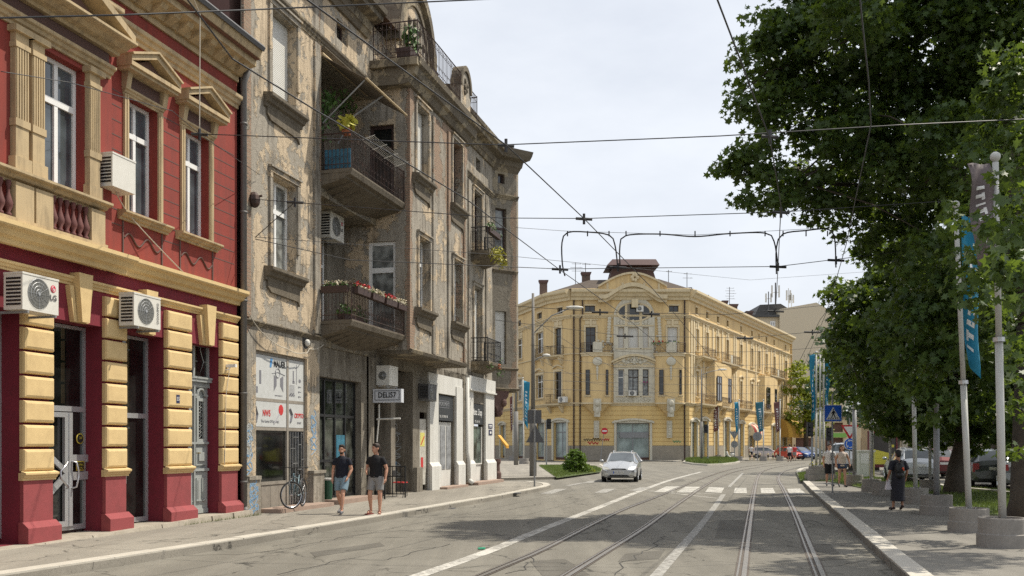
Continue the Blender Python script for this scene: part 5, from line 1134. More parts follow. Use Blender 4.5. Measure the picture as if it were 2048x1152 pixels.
for u in (1381,1386,1405,1424,1443,1466,1470,1492,1510,1524,1541,1558,1563,1578):
    s_=sw_(u)
    if s_<53: mb.mark(); mb.box(s_,s_+.5,-.09,-.001,6.5,15.9)
mb.pieces('lesene',M['trim'],yb,WMx)
mb=MB(); mb.box(53.6,53.65,-.3,9,0,19); mb.build('end_wall',M['yel'],yb,WMx)
# roofs
ROOF=mat('old_tile_roof',(.075,.055,.04),.95,.6,2.2,.6,(.022,.018,.016),bmp=.9,bs=9)
def wp(f,s,t,z): p=f.w(s,t,z); return (p.x-P2[0],p.y-P2[1],z)
ridge=20.7
e=[wp(YLf,0,.5,19.1),wp(YM,0,.5,19.1),wp(YC,0,.5,19.1),wp(YC,13.09,.5,19.1),wp(YW,53.6,.5,19.1)]
r_=[wp(YLf,0,-5,ridge),wp(YLf,lens_['l']-3,-4.5,ridge+.2),wp(YC,2.4,-4.5,ridge+.2),wp(YC,10.5,-5,ridge+.4),wp(YW,53.6,-5,ridge)]
bk=[wp(YLf,0,-11,19),wp(YLf,12,-11,19),wp(YC,3,-14,19),wp(YC,10,-14,19),wp(YW,53.6,-11,19)]
mb=MB(); mb.add(e+r_+bk,[(i,i+1,6+i,5+i) for i in range(4)]+[(5+i,6+i,11+i,10+i) for i in range(4)]+[(4,14,9),(0,5,10)]); mb.build('roof',ROOF,yb)
mb=MB()   # pale sheet strips on the wing roof
for k in range(34):
    s_=1.5+k*1.55; 
    for q in range(2):
        t0=.3-q*2.6-.5*((k*7)%3); a=wp(YW,s_,t0,0); b=wp(YW,s_+.5,t0-1.4,0); 
        f_=lambda t:19.1+(.5-t)/5.5*1.8+.06
        mb.mark(); mb.poly([(*a[:2],f_(t0)),(a[0]+.3,a[1]+.1,f_(t0)),(b[0]+.3,b[1]+.1,f_(t0-1.4)),(*b[:2],f_(t0-1.4))])
mb.pieces('roof_sheet',mat('pale_sheet',(.5,.47,.4),.6,.2,3,bmp=0),yb)
# skylights on the left wing
mb=MB()
for s_ in (lens_['l']-9.5,lens_['l']-7.6):
    a=[wp(YLf,s_,-1,0),wp(YLf,s_+.9,-1,0),wp(YLf,s_+1.5,-3.4,0),wp(YLf,s_+.6,-3.4,0)]; mb.mark(); mb.poly([(a[0][0],a[0][1],19.75),(a[1][0],a[1][1],19.75),(a[2][0],a[2][1],20.55),(a[3][0],a[3][1],20.55)])
mb.pieces('skylight',M['white'],yb)
# turret roof
tb_=thing('roof_turret',None,None); tb_.parent=yb; tb_.matrix_basis=CMx
RB=mat('red_brown_sheet',(.1,.055,.042),.8,.25,2,.3,bmp=.3,bs=20); xa,xb=sC(1213,-4),sC(1315,-4); za,zb_=zc(562,G+4),zc(534,G+4); ya,yb_=3,8
mb=MB(); i_=.7; mb.add([(xa,ya,za-1),(xb,ya,za-1),(xb,yb_,za-1),(xa,yb_,za-1),(xa+i_,ya+i_,zb_),(xb-i_,ya+i_,zb_),(xb-i_,yb_-i_,zb_),(xa+i_,yb_-i_,zb_)],[(4,5,6,7),(0,1,5,4),(1,2,6,5),(2,3,7,6),(3,0,4,7)]); mb.build('mansard',RB,tb_)
mb=MB(); o_=.35; q=.35; mb.add([(xa-o_+.3,ya-o_,zb_),(xb+o_-.3,ya-o_,zb_),(xb+o_-.3,yb_,zb_),(xa-o_+.3,yb_,zb_),(xa+.6,ya+.2,zb_+.75),(xb-.3,ya+.2,zb_+.75),(xb-.3,yb_,zb_+.75),(xa+.6,yb_,zb_+.75)],[(0,3,2,1),(4,5,6,7),(0,1,5,4),(1,2,6,5),(2,3,7,6),(3,0,4,7)]); mb.build('turret_cap',mat('dark_red_sheet',(.085,.04,.038),.6,.15,2,bmp=0),tb_)
# chimneys
def chimney(u0,u1,v0,v1,Y):
    x0,x1=ux(u0,Y),ux(u1,Y); z0,z1=zc(v1,Y)-1.2,zc(v0,Y); c=thing('chimney',None,None); c.parent=yb; c.location=(x0-P2[0],Y-P2[1],0); w_=x1-x0
    mb=MB(); mb.box(w_*.12,w_*.88,0,.8,z0,z1-.3); mb.build('stack',mat('chimney_brick',(.15,.1,.075),.9,.3,3,.4,bmp=.4),c); mb=MB(); mb.prism([(w_*.1,z1-.35),(w_*.9,z1-.35),(w_,z1-.05),(w_,z1),(0,z1),(0,z1-.05)],-.1,.9,'y'); mb.build('chimney_cap',M['brown'],c)
chimney(1077,1097,560,578,119); chimney(1162,1183,544,557,114); chimney(1373,1384,575,583,113); chimney(1402,1418,590,600,117); chimney(1444,1457,601,613,126); chimney(1459,1477,608,622,129); chimney(1492,1507,622,634,138)
# AC units on the yellow building
def acy(u0,u1,v0,v1,f,t,label): 
    s0,s1=f.s(u0,t),f.s(u1,t); z0,z1=f.z(u0,v1,t),f.z(u0,v0,t); return ac(label,s0,s1,-t,z0,z1,dep=.4,M0=f.M)
acy(1273,1287,611,623,YC,.7,'small white air conditioner in front of the oval window'); acy(1257,1273,781,791.5,YC,.7,'white air conditioner under the middle first floor window'); acy(1116,1130,794,805,YM,.95,'white air conditioner on the dark first floor balcony of the yellow building')
# graffiti on the yellow wall
def scr2(u,v,w_,h,seed,mt,r=.05,n=16):
    rr=random.Random(seed); mb=MB(); P=[Vector((sC(u)+w_*(i/(n-1)),-.07,zc(v)+h*.5*math.sin(i*2.1+rr.random()))) for i in range(n)]; P=densify(P,.15)
    for a,b in zip(P[:-1],P[1:]):
        nn=Vector((-(b-a).z,0,(b-a).x)); nn=nn.normalized()*r if nn.length>1e-5 else nn; mb.poly([a-nn,b-nn,b+nn,a+nn])
    mb.build('graffiti',mt,yb,CMx,False)
scr2(1167,879,2.0,.3,1,M['black'],.035,24); scr2(1203,879,.9,.3,2,red_t,.035,14); scr2(1175,885.5,1.2,.35,3,red_t,.05,10); scr2(1345,883,.9,.25,4,mat('spray_green',(.1,.3,.15),.8,bmp=0),.035,10)
# antennas
def antenna(u,v0,v1,Y,label,arms=4,w_=.8,mt='darkgrey'):
    t=thing('roof_antenna',label,'antenna',(ux(u,Y),Y,zc(v1,Y)-.6),group='antennas on the roofs'); H_=(v1-v0)*Y/F0+.6
    mb=MB(); mb.tube([(0,0,0),(0,0,H_)],.04,5); mb.build('mast',M[mt],t)
    for k in range(arms): mb=MB(); z=H_-.15-k*H_/(arms+3); mb.tube([(-w_*(.4+.15*(k%2)),0,z),(w_*(.6+.15*(k%3)),.1,z)],.022,4); mb.tube([(w_*.5,-.25,z),(w_*.5,.25,z)],.018,4); mb.build('antenna_rod',M[mt],t)
antenna(1151,525,558,114,'tall roof antenna left of the first chimney pair on the yellow building',3,1.1); antenna(1171,526,545,114,'thin antenna on the chimney left of the turret',1,1.0); antenna(1337,540,562,113,'thin roof antenna just right of the red-brown turret',1,.7); antenna(1374,545,576,113,'bent roof antenna on the corner of the yellow roof',2,.9); antenna(1459,574,607,128,'branched antenna between the chimneys of the long wing',5,1.0)
# ================================================================ beige block behind
BY=190.; bb=thing('apartment_block','tall beige block with a windowless gable wall behind the yellow wing','building',(ux(1503,BY),BY,0)); bx=lambda u:ux(u,BY)-ux(1503,BY); bz=lambda v:zc(v,BY)
M['beige']=mat('beige_render',(.6,.52,.38),.95,.05,.2,.12,(.35,.3,.22),bmp=0)
mb=MB(); mb.prism([(bx(1560),0),(bx(1560),bz(618)),(bx(1633),bz(605)),(bx(1668),bz(625)),(bx(1692),bz(650)),(bx(1692),0)],0,20,'y'); mb.build('blank_wall',M['beige'],bb)
mb=MB(); mb.prism([(bx(1490),0),(bx(1490),bz(632)),(bx(1559.5),bz(632)),(bx(1559.5),0)],1,18,'y'); mb.build('side_wall',M['beige'],bb)
mb=MB(); mb.box(bx(1490),bx(1560),.3,2,bz(633),bz(629)); mb.prism([(bx(1516),bz(629)),(bx(1528),bz(605)),(bx(1570),bz(603)),(bx(1588),bz(614)),(bx(1588),bz(629))],3,14,'y'); mb.build('mansard',mat('dark_mansard',(.07,.07,.07),.7,.2,1,bmp=0),bb)
window(bb,T(),bx(1543),bx(1553),bz(652),bz(641),.9,2,0,fr='white',gl='glassc',t=.2)
for u,v0,w_ in ((1537,580,.5),(1551,562,.7),(1577,573,.35),(1583,583,.35)):
    t=thing('mobile_mast',{1537:'short mobile phone mast at the left on the dark roof',1551:'tallest mobile phone mast with grey panels on the dark roof',1577:'pale slim mast right of the tall one on the dark roof',1583:'short pale mast at the right end of the dark roof'}[u],'antenna mast',(ux(u,BY+2),BY+2,bz(628)),group='mobile phone masts on the block'); H_=(628-v0)*BY/F0
    mb=MB(); mb.tube([(0,0,0),(0,0,H_)],.1*w_/.5,6); mb.build('mast',M['darkgrey'] if u<1560 else M['offwhite'],t)
    for q in (-1,1): mb=MB(); mb.box(q*w_-.14,q*w_+.14,-.1,.1,H_*.55,H_*.92); mb.tube([(0,0,H_*.7),(q*w_,0,H_*.7)],.05,4); mb.build('antenna_panel',M['acwhite'],t)
# low buildings at the end of the right street
lb=thing('low_building','low beige shop building at the end of the street behind the parked cars','building',(ux(1585,160),165,0)); 
mb=MB(); wallgrid(mb,0,24,0,6.5,[(2,5,.3,3),(7,10,.3,3),(13,16,.3,3),(18,21,.3,3),(2,4,4,5.6),(8,10,4,5.6),(14,16,4,5.6)],cell=4); mb.poly([(0,0,0),(0,8,0),(0,8,6.5),(0,0,6.5)]); mb.build('wall',M['beige'],lb,recalc=False); mb=MB(); mb.box(-.3,24.3,-.5,8,6.5,6.9); mb.build('roof',M['darkgrey'],lb); mb=MB(); mb.box(.3,23.7,.35,7.8,0.,6.45); mb.build('core',M['brown'],lb)
mb=MB(); mb.box(6.5,10.5,-.25,-.01,3.1,3.8); mb.build('shop_sign_board',mat('sign_green',(.2,.45,.1),.5,.1,bmp=0),lb)
# side street buildings glimpsed at far left and behind the park
for (x,y,w_,h,d,col,lab) in ((-62,142,56,14,12,(.45,.38,.28),'long beige block at the far left end of the side street'),(48,120,40,13,14,(.42,.37,.29),'plain beige apartment block behind the park trees'),(95,150,40,17,14,(.36,.33,.29),'grey apartment block far behind the trees on the right')):
    q=thing('distant_block',lab,'building',(x,y,0)); ops=[]
    for i in range(int(w_/3.2)):
        for j in range(int(h/3)): ops.append((1+i*3.2,2.4+i*3.2,1+j*3,2.6+j*3))
    mb=MB(); wallgrid(mb,0,w_,0,h,ops,cell=5,rev=.2); mb.box(0,w_,.21,d,0,h); mb.build('wall',mat('block_'+str(int(x)),col,.9,.08,.4,bmp=0),q,recalc=False); mb=MB()
    for o_ in ops: mb.box(o_[0],o_[1],.15,.2,o_[2],o_[3])
    tag(mb.build('windows',M['glassd'],q),None,None,None,'stuff'); mb=MB(); mb.box(-.3,w_+.3,-.4,d,h,h+.5); mb.build('roof',M['brown'],q)
# ================================================================ leaves and trees
def leafmat(name,c1,c2,tr,trw=.35):
    m,N,L,b=nodemat(name); g=N.new('ShaderNodeNewGeometry'); v=objvec(N,L); n=noise(N,L,v,.9,4,.6); n2=noise(N,L,v,7,2,.5)
    c=mixc(N,L,ramp(N,L,n,[(.38,0.),(.62,1.)]),c1,c2); c=mixc(N,L,ramp(N,L,n2,[(.4,0.),(.7,.5)]),c,tuple(x*1.9 for x in c2)); L.new(c,b.inputs['Base Color']); b.inputs['Roughness'].default_value=.45; b.inputs['Specular IOR Level'].default_value=.35
    t=N.new('ShaderNodeBsdfTranslucent'); t.inputs[0].default_value=rgb(tr); x=N.new('ShaderNodeMixShader'); x.inputs[0].default_value=trw; L.new(b.outputs[0],x.inputs[1]); L.new(t.outputs[0],x.inputs[2]); L.new(x.outputs[0],N['Material Output'].inputs[0]); return m
MAPLE=np.array([(0,-.5),(.16,-.2),(.48,-.3),(.34,.0),(.5,.28),(.2,.22),(0,.6),(-.2,.22),(-.5,.28),(-.34,.0),(-.48,-.3),(-.16,-.2)])
OVAL=np.array([(0,-.5),(.26,-.15),(.22,.25),(0,.5),(-.22,.25),(-.26,-.15)])
def leaves(name,clusters,size,mt,parent=None,per=40,spread=.4,seed=0,shape=MAPLE,flat=.5,up=.6,loc=None,kind=None):
    """clusters: (x,y,z) centres; each grows a loose spray of leaf shaped faces"""
    rg=np.random.default_rng(seed); c=np.repeat(np.array(clusters,float),per,0); n=len(c)
    d=rg.normal(size=(n,3)); d*= (spread*rg.random(n)**.5/np.linalg.norm(d,axis=1))[:,None]; d[:,2]*=flat; c=c+d
    nrm=rg.normal(size=(n,3))*.55; nrm[:,2]+=up; nrm+=d*np.array([1.2,1.2,.4])/max(spread,.01)*.6; nrm/=np.linalg.norm(nrm,axis=1)[:,None]
    t=rg.normal(size=(n,3)); t-=nrm*(t*nrm).sum(1)[:,None]; t/=np.linalg.norm(t,axis=1)[:,None]; b=np.cross(nrm,t); s=size*(.65+.7*rg.random(n))
    k=len(shape); V=c[:,None,:]+(t[:,None,:]*shape[None,:,0,None]+b[:,None,:]*shape[None,:,1,None])*s[:,None,None]
    V+=nrm[:,None,:]*(-.25*np.abs(shape[None,:,0,None])*s[:,None,None])
    V=V.reshape(-1,3); 
    if loc is not None: V=V-np.array(loc)
    me=bpy.data.meshes.new(name); me.vertices.add(len(V)); me.vertices.foreach_set('co',V.ravel().astype(np.float32)); me.loops.add(n*k); me.loops.foreach_set('vertex_index',np.arange(n*k,dtype=np.int32))
    me.polygons.add(n); me.polygons.foreach_set('loop_start',np.arange(n,dtype=np.int32)*k); me.update(calc_edges=True); me.materials.append(mt); o=put(name,me,parent); 
    return o
def blobclusters(blobs,dens,seed=0,inner=.35):
    rg=np.random.default_rng(seed); out=[]
    for c,rx,ry,rz in blobs:
        n=int(dens*(rx*rz+rx*ry+ry*rz)*4); d=rg.normal(size=(n,3)); d/=np.linalg.norm(d,axis=1)[:,None]; r=(inner+(1-inner)*rg.random(n))**.6; out.append(np.array(c)+d*r[:,None]*np.array([rx,ry,rz]))
    return np.concatenate(out)
M['bark']=mat('tree_bark',(.075,.06,.045),.95,.4,3,.5,(.03,.025,.02),bmp=.9,bs=9)
M['leafA']=leafmat('maple_leaf',(.026,.052,.015),(.055,.09,.024),(.18,.26,.025),.33)
M['leafB']=leafmat('lime_leaf',(.1,.15,.02),(.22,.26,.03),(.35,.4,.04),.4)
M['leafC']=leafmat('dark_leaf',(.016,.035,.012),(.03,.06,.018),(.08,.14,.015),.25)
M['leafG']=leafmat('shrub_leaf',(.05,.1,.02),(.13,.2,.03),(.2,.3,.03),.3)
def PB_(lst,dy=1.0):
    o=[]
    for u,v,Y,r,*q in lst: rr=r*Y/F0; o.append((at(u,v,Y),rr,rr*dy,rr*(q[0] if q else .85)))
    return o
def tree(label,base,trunk,limbs,blobs,lm,size,dens,per,spread,seed,name='maple_tree',shape=MAPLE,group=None):
    t=thing(name,label,'tree',base,group=group); B=Vector(base)
    tr=MB(); tr.smooth=True; tr.tube([Vector(p)-B for p,_ in trunk],[r for _,r in trunk],10)
    for lb in limbs: tr.tube([Vector(p)-B for p,_ in lb],[r for _,r in lb],6)
    tr.build('trunk',M['bark'],t)
    rr=random.Random(seed); 
    cl=blobclusters(blobs,dens,seed); tw=MB()
    if limbs:
        ends=[lb[-1][0] for lb in limbs]
        for i in range(0,len(cl),9):
            e=min(ends,key=lambda q:(Vector(q)-Vector(cl[i])).length)
            if (Vector(e)-Vector(cl[i])).length<4.5: m_=(Vector(e)+Vector(cl[i]))/2+Vector((rr.uniform(-.2,.2),rr.uniform(-.2,.2),rr.uniform(0,.3))); tw.tube([Vector(e)-B,m_-B,Vector(cl[i])-B],[.03,.02,.008],4)
        if tw.v: tw.build('twigs',M['bark'],t)
    leaves('crown',cl,size,lm,t,per,spread,seed,shape,loc=base); return t
# big maple on the right
b1=gp(2082,1048,KZ)
T1=[(1560,95,25,85),(1530,60,24.6,50),(1515,200,25,65),(1500,300,25,62),(1478,335,25,40),(1540,385,25,62),(1500,405,24.8,28),(1600,215,25.5,95),(1640,90,25,110),(1660,330,26,110),(1640,415,26,45),(1720,200,25,120),(1760,60,24,120),(1790,380,27,110),(1830,240,25,120),(1880,90,24,130),(1950,330,26,110),(1960,180,24,130),(2010,60,23,130),(2060,260,24,130),(2060,420,25,100),(1890,430,27,90),(1720,440,27,60),(1780,490,28,70),(1560,430,25.5,18,1.6),(1800,-80,24,150),(1640,-60,25,110),(1950,-60,23,150),(2150,100,23,150),(2200,330,24,150),(1700,30,22,90),(2150,500,25,120),(1820,-250,24,170),(2080,-250,23,200),(1990,480,26,60),(1985,500,14.8,38),(2030,560,15,48),(1960,590,17.4,34),(1945,500,17.5,30),(2040,640,15.2,34),(2000,450,15.3,30),(1975,640,18,30),(2040,480,15,45),(1930,470,17.8,24),(2045,740,17,40),(2020,430,20,60),(1960,400,20,45),(1900,500,22,60),(1850,520,25,60),(2035,300,19,60),(1990,250,20,60),(2045,160,19,70),(1960,320,19,50),(2000,360,14.6,26),(2035,400,14.5,34),(2020,520,13.8,30),(1925,440,18,30),(2045,580,14,36),(2010,640,15.5,26),(2040,820,19,36),(2045,900,19.5,26),(2045,340,15,40),(1935,520,17.9,30),(1960,560,17.5,34),(1850,340,24,70),(1780,330,24,60),(1700,280,24,70),(1905,260,22,70),(2030,700,17.5,34)]
lim1=[[(at(2078,650,21.8),.42),(at(2050,480,22.5),.3),(at(2020,300,23.5),.22),(at(1990,120,24),.12),(at(1950,-40,24),.06)],
 [(at(2060,560,22),.3),(at(1975,420,23.5),.2),(at(1900,330,25),.14),(at(1780,290,25.5),.09),(at(1680,220,25.5),.05)],
 [(at(1990,440,23.5),.16),(at(1960,200,24.5),.1),(at(1900,80,24.5),.05)],
 [(at(1900,330,25),.12),(at(1820,380,26),.09),(at(1700,370,26),.06),(at(1590,360,25.5),.03)],
 [(at(1780,290,25.5),.08),(at(1740,180,25),.05),(at(1620,120,25),.03)],[(at(2078,600,21.8),.25),(at(2130,400,22.5),.15),(at(2180,200,23),.07)]]
tree('huge dark green maple whose crown overhangs the road at the upper right',b1,[(b1-Vector((0,0,.1)),.78),(b1+Vector((0,0,.5)),.6),(at(2078,850,21.8),.53),(at(2078,650,21.8),.45)],lim1,PB_(T1,1.0)+[(Vector((12.2,16.8,11.6)),1.8,1.5,1.2)],M['leafA'],.165,2.1,42,.5,11)  # last clump is added out of view to shade the leaves near the poles
b2=gp(1908,990,KZ)
T2=[(1730,600,33,75),(1700,660,32,55),(1700,590,32,45),(1790,590,34,90),(1860,560,34,90),(1695,715,36,48),(1700,775,36.5,40),(1760,700,33,95),(1850,690,34,100),(1950,620,33,110),(1940,730,34,100),(1792,805,33,66),(1745,828,36,28),(1830,810,34,85),(1920,830,34,75),(2030,700,33,110),(2020,820,33,90),(1790,860,34,35),(1870,870,35,40),(1960,880,34,40),(2030,540,33,100),(1850,500,33,70),(1930,510,33,80),(1770,520,33,50),(1810,740,31,100),(1900,560,31,100),(1980,780,30,90),(2040,600,29,100),(1880,840,32,50),(1740,680,31,60),(1960,520,29,70),(2040,880,30,60),(1990,690,28,80),(1800,560,31,60),(1868,800,22.3,48),(1850,730,23,60),(1880,660,22,70),(1840,600,23,75),(1800,680,25,55),(1900,590,22,60),(1812,770,26,40),(1780,640,26,50),(1905,740,22,45),(1845,850,24,22)]
lim2=[[(at(1918,830,33.6),.3),(at(1900,740,33.5),.2),(at(1850,640,33.5),.12),(at(1780,580,33.5),.05)],[(at(1918,830,33.6),.22),(at(1860,780,33.5),.14),(at(1760,740,33),.07),(at(1700,700,32.5),.03)],[(at(1918,800,33.6),.22),(at(1960,690,33.5),.13),(at(2020,600,33),.05)]]
tree('dark maple with a curved trunk standing on the lawn behind the planters',b2,[(b2-Vector((0,0,.1)),.42),(b2+Vector((.02,0,.4)),.31),(at(1913,930,33.5),.27),(at(1926,880,33.5),.25),(at(1918,820,33.6),.3)],lim2,PB_(T2,1.0),M['leafA'],.19,1.9,38,.5,12)
b3=gp(1795,944,KZ)
tree('slim tree with pale bark half hidden behind the woman',b3,[(b3,.2),(at(1793,905,b3.y),.17),(at(1797,860,b3.y),.13),(at(1790,760,b3.y),.08)],[[(at(1796,880,b3.y),.09),(at(1808,850,b3.y),.05),(at(1822,820,b3.y),.03)]],PB_([(1800,740,b3.y,70),(1860,720,b3.y,70),(1740,720,b3.y,60)],1),M['leafC'],.26,.35,24,.8,13)
bT=gp(1658,938,KZ)
b4=Vector((ux(1612,150),150,.1))
tree('sunlit yellow-green tree at the end of the yellow building',b4,[(b4,.4),(at(1612,860,150),.35),(at(1612,780,150),.2)],[],PB_([(1600,745,150,22),(1585,775,150,18),(1622,770,149,26),(1602,800,149,26),(1640,760,150,20),(1596,835,150,24),(1630,820,150,26),(1650,800,150,22),(1595,725,150,10),(1612,862,151,22),(1645,850,151,24),(1655,740,150,18)],1),M['leafB'],.55,.22,46,1.3,14,name='lime_tree',shape=OVAL)
for i,(x,y,r,lab) in enumerate(((23,62,4.2,'dark bushy tree over the parking lane, nearest of the far row'),(32,78,5,'dark tree behind the parked cars in the middle of the far row'),(47,96,7,'broad dark tree at the far end of the parking lane'),(22,44,3.6,'dark tree beside the silver car on the parking lane'),(24,30,4.2,'dark tree at the right edge of the picture behind the big maple trunk'),(40,62,6,'large dark tree behind the hedge on the far right'))):
    b_=Vector((x,y,.1)); tree(lab,b_,[(b_,.35),(b_+Vector((0,0,3)),.28),(b_+Vector((.3,0,6)),.15)],[],[(b_+Vector((0,0,6.2+r*.4)),r,r,r*.75),(b_+Vector((-r*.6,-1,5)),r*.6,r*.6,r*.5),(b_+Vector((r*.6,1,5.4)),r*.6,r*.6,r*.5)],M['leafC'],.32,.28,26,.8,40+i,name='park_tree')
# bush on the island
bb_=gp(1152,946,KZ); t=thing('bush','round dense green bush on the grass island left of the silver car','bush',bb_)
s_=bb_.y/F0
leaves('foliage',blobclusters([((0,0,.72),.72,.65,.68),((-.4,0,.45),.42,.45,.42),((.45,0,.42),.42,.45,.4),((-.1,0,1.1),.35,.4,.38),((.35,0,.95),.3,.3,.3)],22,3),.085,M['leafG'],t,30,.14,3,OVAL,up=.3); mb=MB(); mb.tube([(0,0,0),(0,0,1)],.08,6,.04); mb.build('stem',M['bark'],t)
t=thing('bush','small yellow-green shrub at the right foot of the round bush','bush',gp(1181,945,KZ)); leaves('foliage',blobclusters([((0,0,.25),.35,.3,.3)],9,5),.1,M['leafB'],t,24,.12,5,OVAL,up=.3)
# grass blades
def grass(name,poly,n,h,mt,label,seed=1,z=KZ+.03):
    rg=random.Random(seed); xs=[p[0] for p in poly]; ys=[p[1] for p in poly]; mb=MB()
    def inside(x,y):
        c=False; j=len(poly)-1
        for i in range(len(poly)):
            if (poly[i][1]>y)!=(poly[j][1]>y) and x<(poly[j][0]-poly[i][0])*(y-poly[i][1])/(poly[j][1]-poly[i][1])+poly[i][0]: c=not c
            j=i
        return c
    k=0
    while k<n:
        x,y=rg.uniform(min(xs),max(xs)),rg.uniform(min(ys),max(ys))
        if not inside(x,y): continue
        k+=1
        for _ in range(3):
            a=rg.uniform(0,6.28); hh=h*rg.uniform(.5,1.3); w_=h*.12; dx,dy=math.cos(a)*w_,math.sin(a)*w_; lx,ly=rg.gauss(0,h*.3),rg.gauss(0,h*.3); x2,y2=x+rg.gauss(0,.05),y+rg.gauss(0,.05)
            mb.add([(x2-dx,y2-dy,z),(x2+dx,y2+dy,z),(x2+lx,y2+ly,z+hh)],[(0,1,2)])
    return tag(mb.build(name,mt,recalc=False),label,None,None,'stuff')
M['blade']=leafmat('grass_blade',(.06,.1,.02),(.12,.15,.04),(.16,.22,.04),.3)
grass('grass',GI,5000,.09,M['blade'],'short grass of the corner island',1)
grass('grass',[p for p in LW],9000,.1,M['blade'],'short grass of the park strip under the trees',2,KZ+.05)
grass('flower_bed',[c+(p-c)*.9 for p in ISL for c in [sum(ISL,Vector())/len(ISL)]],5000,.3,M['blade'],'low yellow-green planting of the flower island',3,.18)
# tufts along the red house step
mb=MB(); rg=random.Random(4)
for i in range(220):
    s_=-3.4+rg.random()**.8*3.2; o_=.36+rg.random()*.05; h=rg.uniform(.03,.1); a=rg.uniform(-.05,.05); mb.add([(s_,-o_,.12),(s_+.012,-o_,.12),(s_+a,-o_-rg.random()*.04,.12+h)],[(0,1,2)])
o=mb.build('weeds',M['blade'],recalc=False); o.matrix_basis=AM; tag(o,'weeds growing along the stone step of the red house',None,None,'stuff')
# ================================================================ balcony plants
def plant(label,M0,clusters,size,mt,per=20,spread=.15,seed=1,pot=None,potm='terracotta',shape=OVAL,flowers=None,cat='potted plant',name='potted_plant',group=None):
    t=thing(name,label,cat,group=group); t.matrix_basis=M0
    if pot: mb=MB(); x0,x1,y0,y1,z0,z1=pot; mb.add([(x0+.03,y0+.02,z0),(x1-.03,y0+.02,z0),(x1-.03,y1-.02,z0),(x0+.03,y1-.02,z0),(x0,y0,z1),(x1,y0,z1),(x1,y1,z1),(x0,y1,z1)],[(0,3,2,1),(4,5,6,7),(0,1,5,4),(1,2,6,5),(2,3,7,6),(3,0,4,7)]); mb.build('pot',M[potm],t)
    leaves('foliage',clusters,size,M[mt],t,per,spread,seed,shape,up=.2,flat=.9)
    if flowers:
        for fm,cl in flowers: leaves('flowers',cl,size*.8,M[fm],t,14,.09,seed+5,shape,up=.1,flat=.8)
    return t
def lin(a,b,n): return [tuple(Vector(a).lerp(Vector(b),(i+.5)/n)) for i in range(n)]
plant('green spider plant in a terracotta pot on the corner of the upper balcony',AM@T(3.95,-.75,10.5),[(0,0,.25),(.1,0,.35),(-.1,0,.3),(0,-.05,.45)],.2,'leafyel',26,.22,1,(-.12,.12,-.12,.12,0,.2))
plant('dark climbing plant inside the top loggia',AM@T(4.6,-.3,10.3),[(x,.4+.2*math.sin(x*5),z) for x,z in ((-.6,.3),(-.5,.8),(-.3,1.2),(0,1.5),(.3,1.7),(.7,1.8),(1.1,1.85),(1.5,1.8),(-.6,1.3),(.2,1.3))],.13,'leafpot',30,.35,2)
for i,(a,b) in enumerate(((3.9,4.9),(5.0,5.95),(6.05,7.0),(7.05,7.85))):
    plant(('flower box with red and cream blossoms, nearest the left corner of the lower balcony','second flower box on the lower balcony rail','third flower box on the lower balcony rail','flower box at the far right end of the lower balcony rail')[i],AM@T(a,-1.0,6.05),lin((0,0,.2),(b-a,0,.2),6),.08,'leafpot',14,.13,20+i,(0,b-a-.05,-.12,.1,0,.18),'boxbrown',flowers=[('flowerred' if i%2==0 else 'flowerwhite',lin((0,-.05,.28),(b-a,-.05,.28),7)),('flowerwhite',lin((.1,-.1,.2),(b-a-.1,-.1,.2),3))],cat='flower box',name='flower_box')
plant('flower box with cream blossoms on the side rail of the lower balcony',AM@T(3.72,-.9,6.05),lin((0,0,.22),(0,.75,.22),5),.08,'leafpot',14,.13,31,(-.1,.1,0,.8,0,.18),'boxbrown',flowers=[('flowerwhite',lin((0,0,.28),(0,.75,.28),6))],cat='flower box',name='flower_box')
plant('leafy green plants standing on the floor of the lower balcony',AM@T(4.1,-.6,5.3),[(0,0,.3),(.3,.1,.35),(.8,0,.4),(1.2,0,.3)],.12,'leafpot',30,.28,33,(-.15,1.4,-.1,.15,0,.2),'boxbrown')
plant('bright yellow-green hanging plant on the small upper balcony near the corner',AM@T(19.4,-.9,9.95),[(-.9,0,.0),(-.5,-.05,-.1),(0,-.1,.05),(.4,-.05,-.05),(.8,0,-.15),(-.3,-.1,.2),(.3,-.1,.25)],.13,'leafyel',34,.3,34)
plant('green plants with pink flowers on the rail of the small upper balcony',AM@T(19.0,-.75,11.0),[(-.4,0,.1),(0,0,.2),(.5,0,.1),(1.0,0,.05)],.12,'leafpot',24,.22,35,(-.6,1.2,-.12,.12,-.15,.05),'boxbrown',flowers=[('flowerwhite',[(-.5,0,.3)])])
plant('ivy and dry straw plants on the small lower balcony near the corner',AM@T(19.4,-.6,5.3),[(-.7,-.2,-.1),(.9,-.2,.2),(.9,-.2,-.2),(.7,-.2,-.4)],.1,'leafpot',18,.2,36,flowers=[('terracotta',[(.4,-.25,0),(.6,-.25,-.1)])])
plant('tall palm-like pot plant on the roof terrace corner',AM@T(8.6,-1.0,14.0),[(0,0,.7),(0,0,1.0),(.15,0,.9),(-.15,0,1.15),(0,0,1.3)],.2,'leafpot',26,.28,37,(-.18,.18,-.18,.18,0,.4),'terracotta')
plant('big dark tub with a low plant on the roof terrace, left one',AM@T(7.75,-1.1,14.0),[(0,0,.3)],.1,'leafpot',10,.15,38,(-.3,.3,-.25,.25,0,.32),'boxbrown')
plant('big dark tub with a low plant on the roof terrace, right of the palm',AM@T(9.6,-1.2,14.0),[(0,0,.3)],.1,'leafpot',10,.15,39,(-.3,.3,-.25,.25,0,.32),'boxbrown')
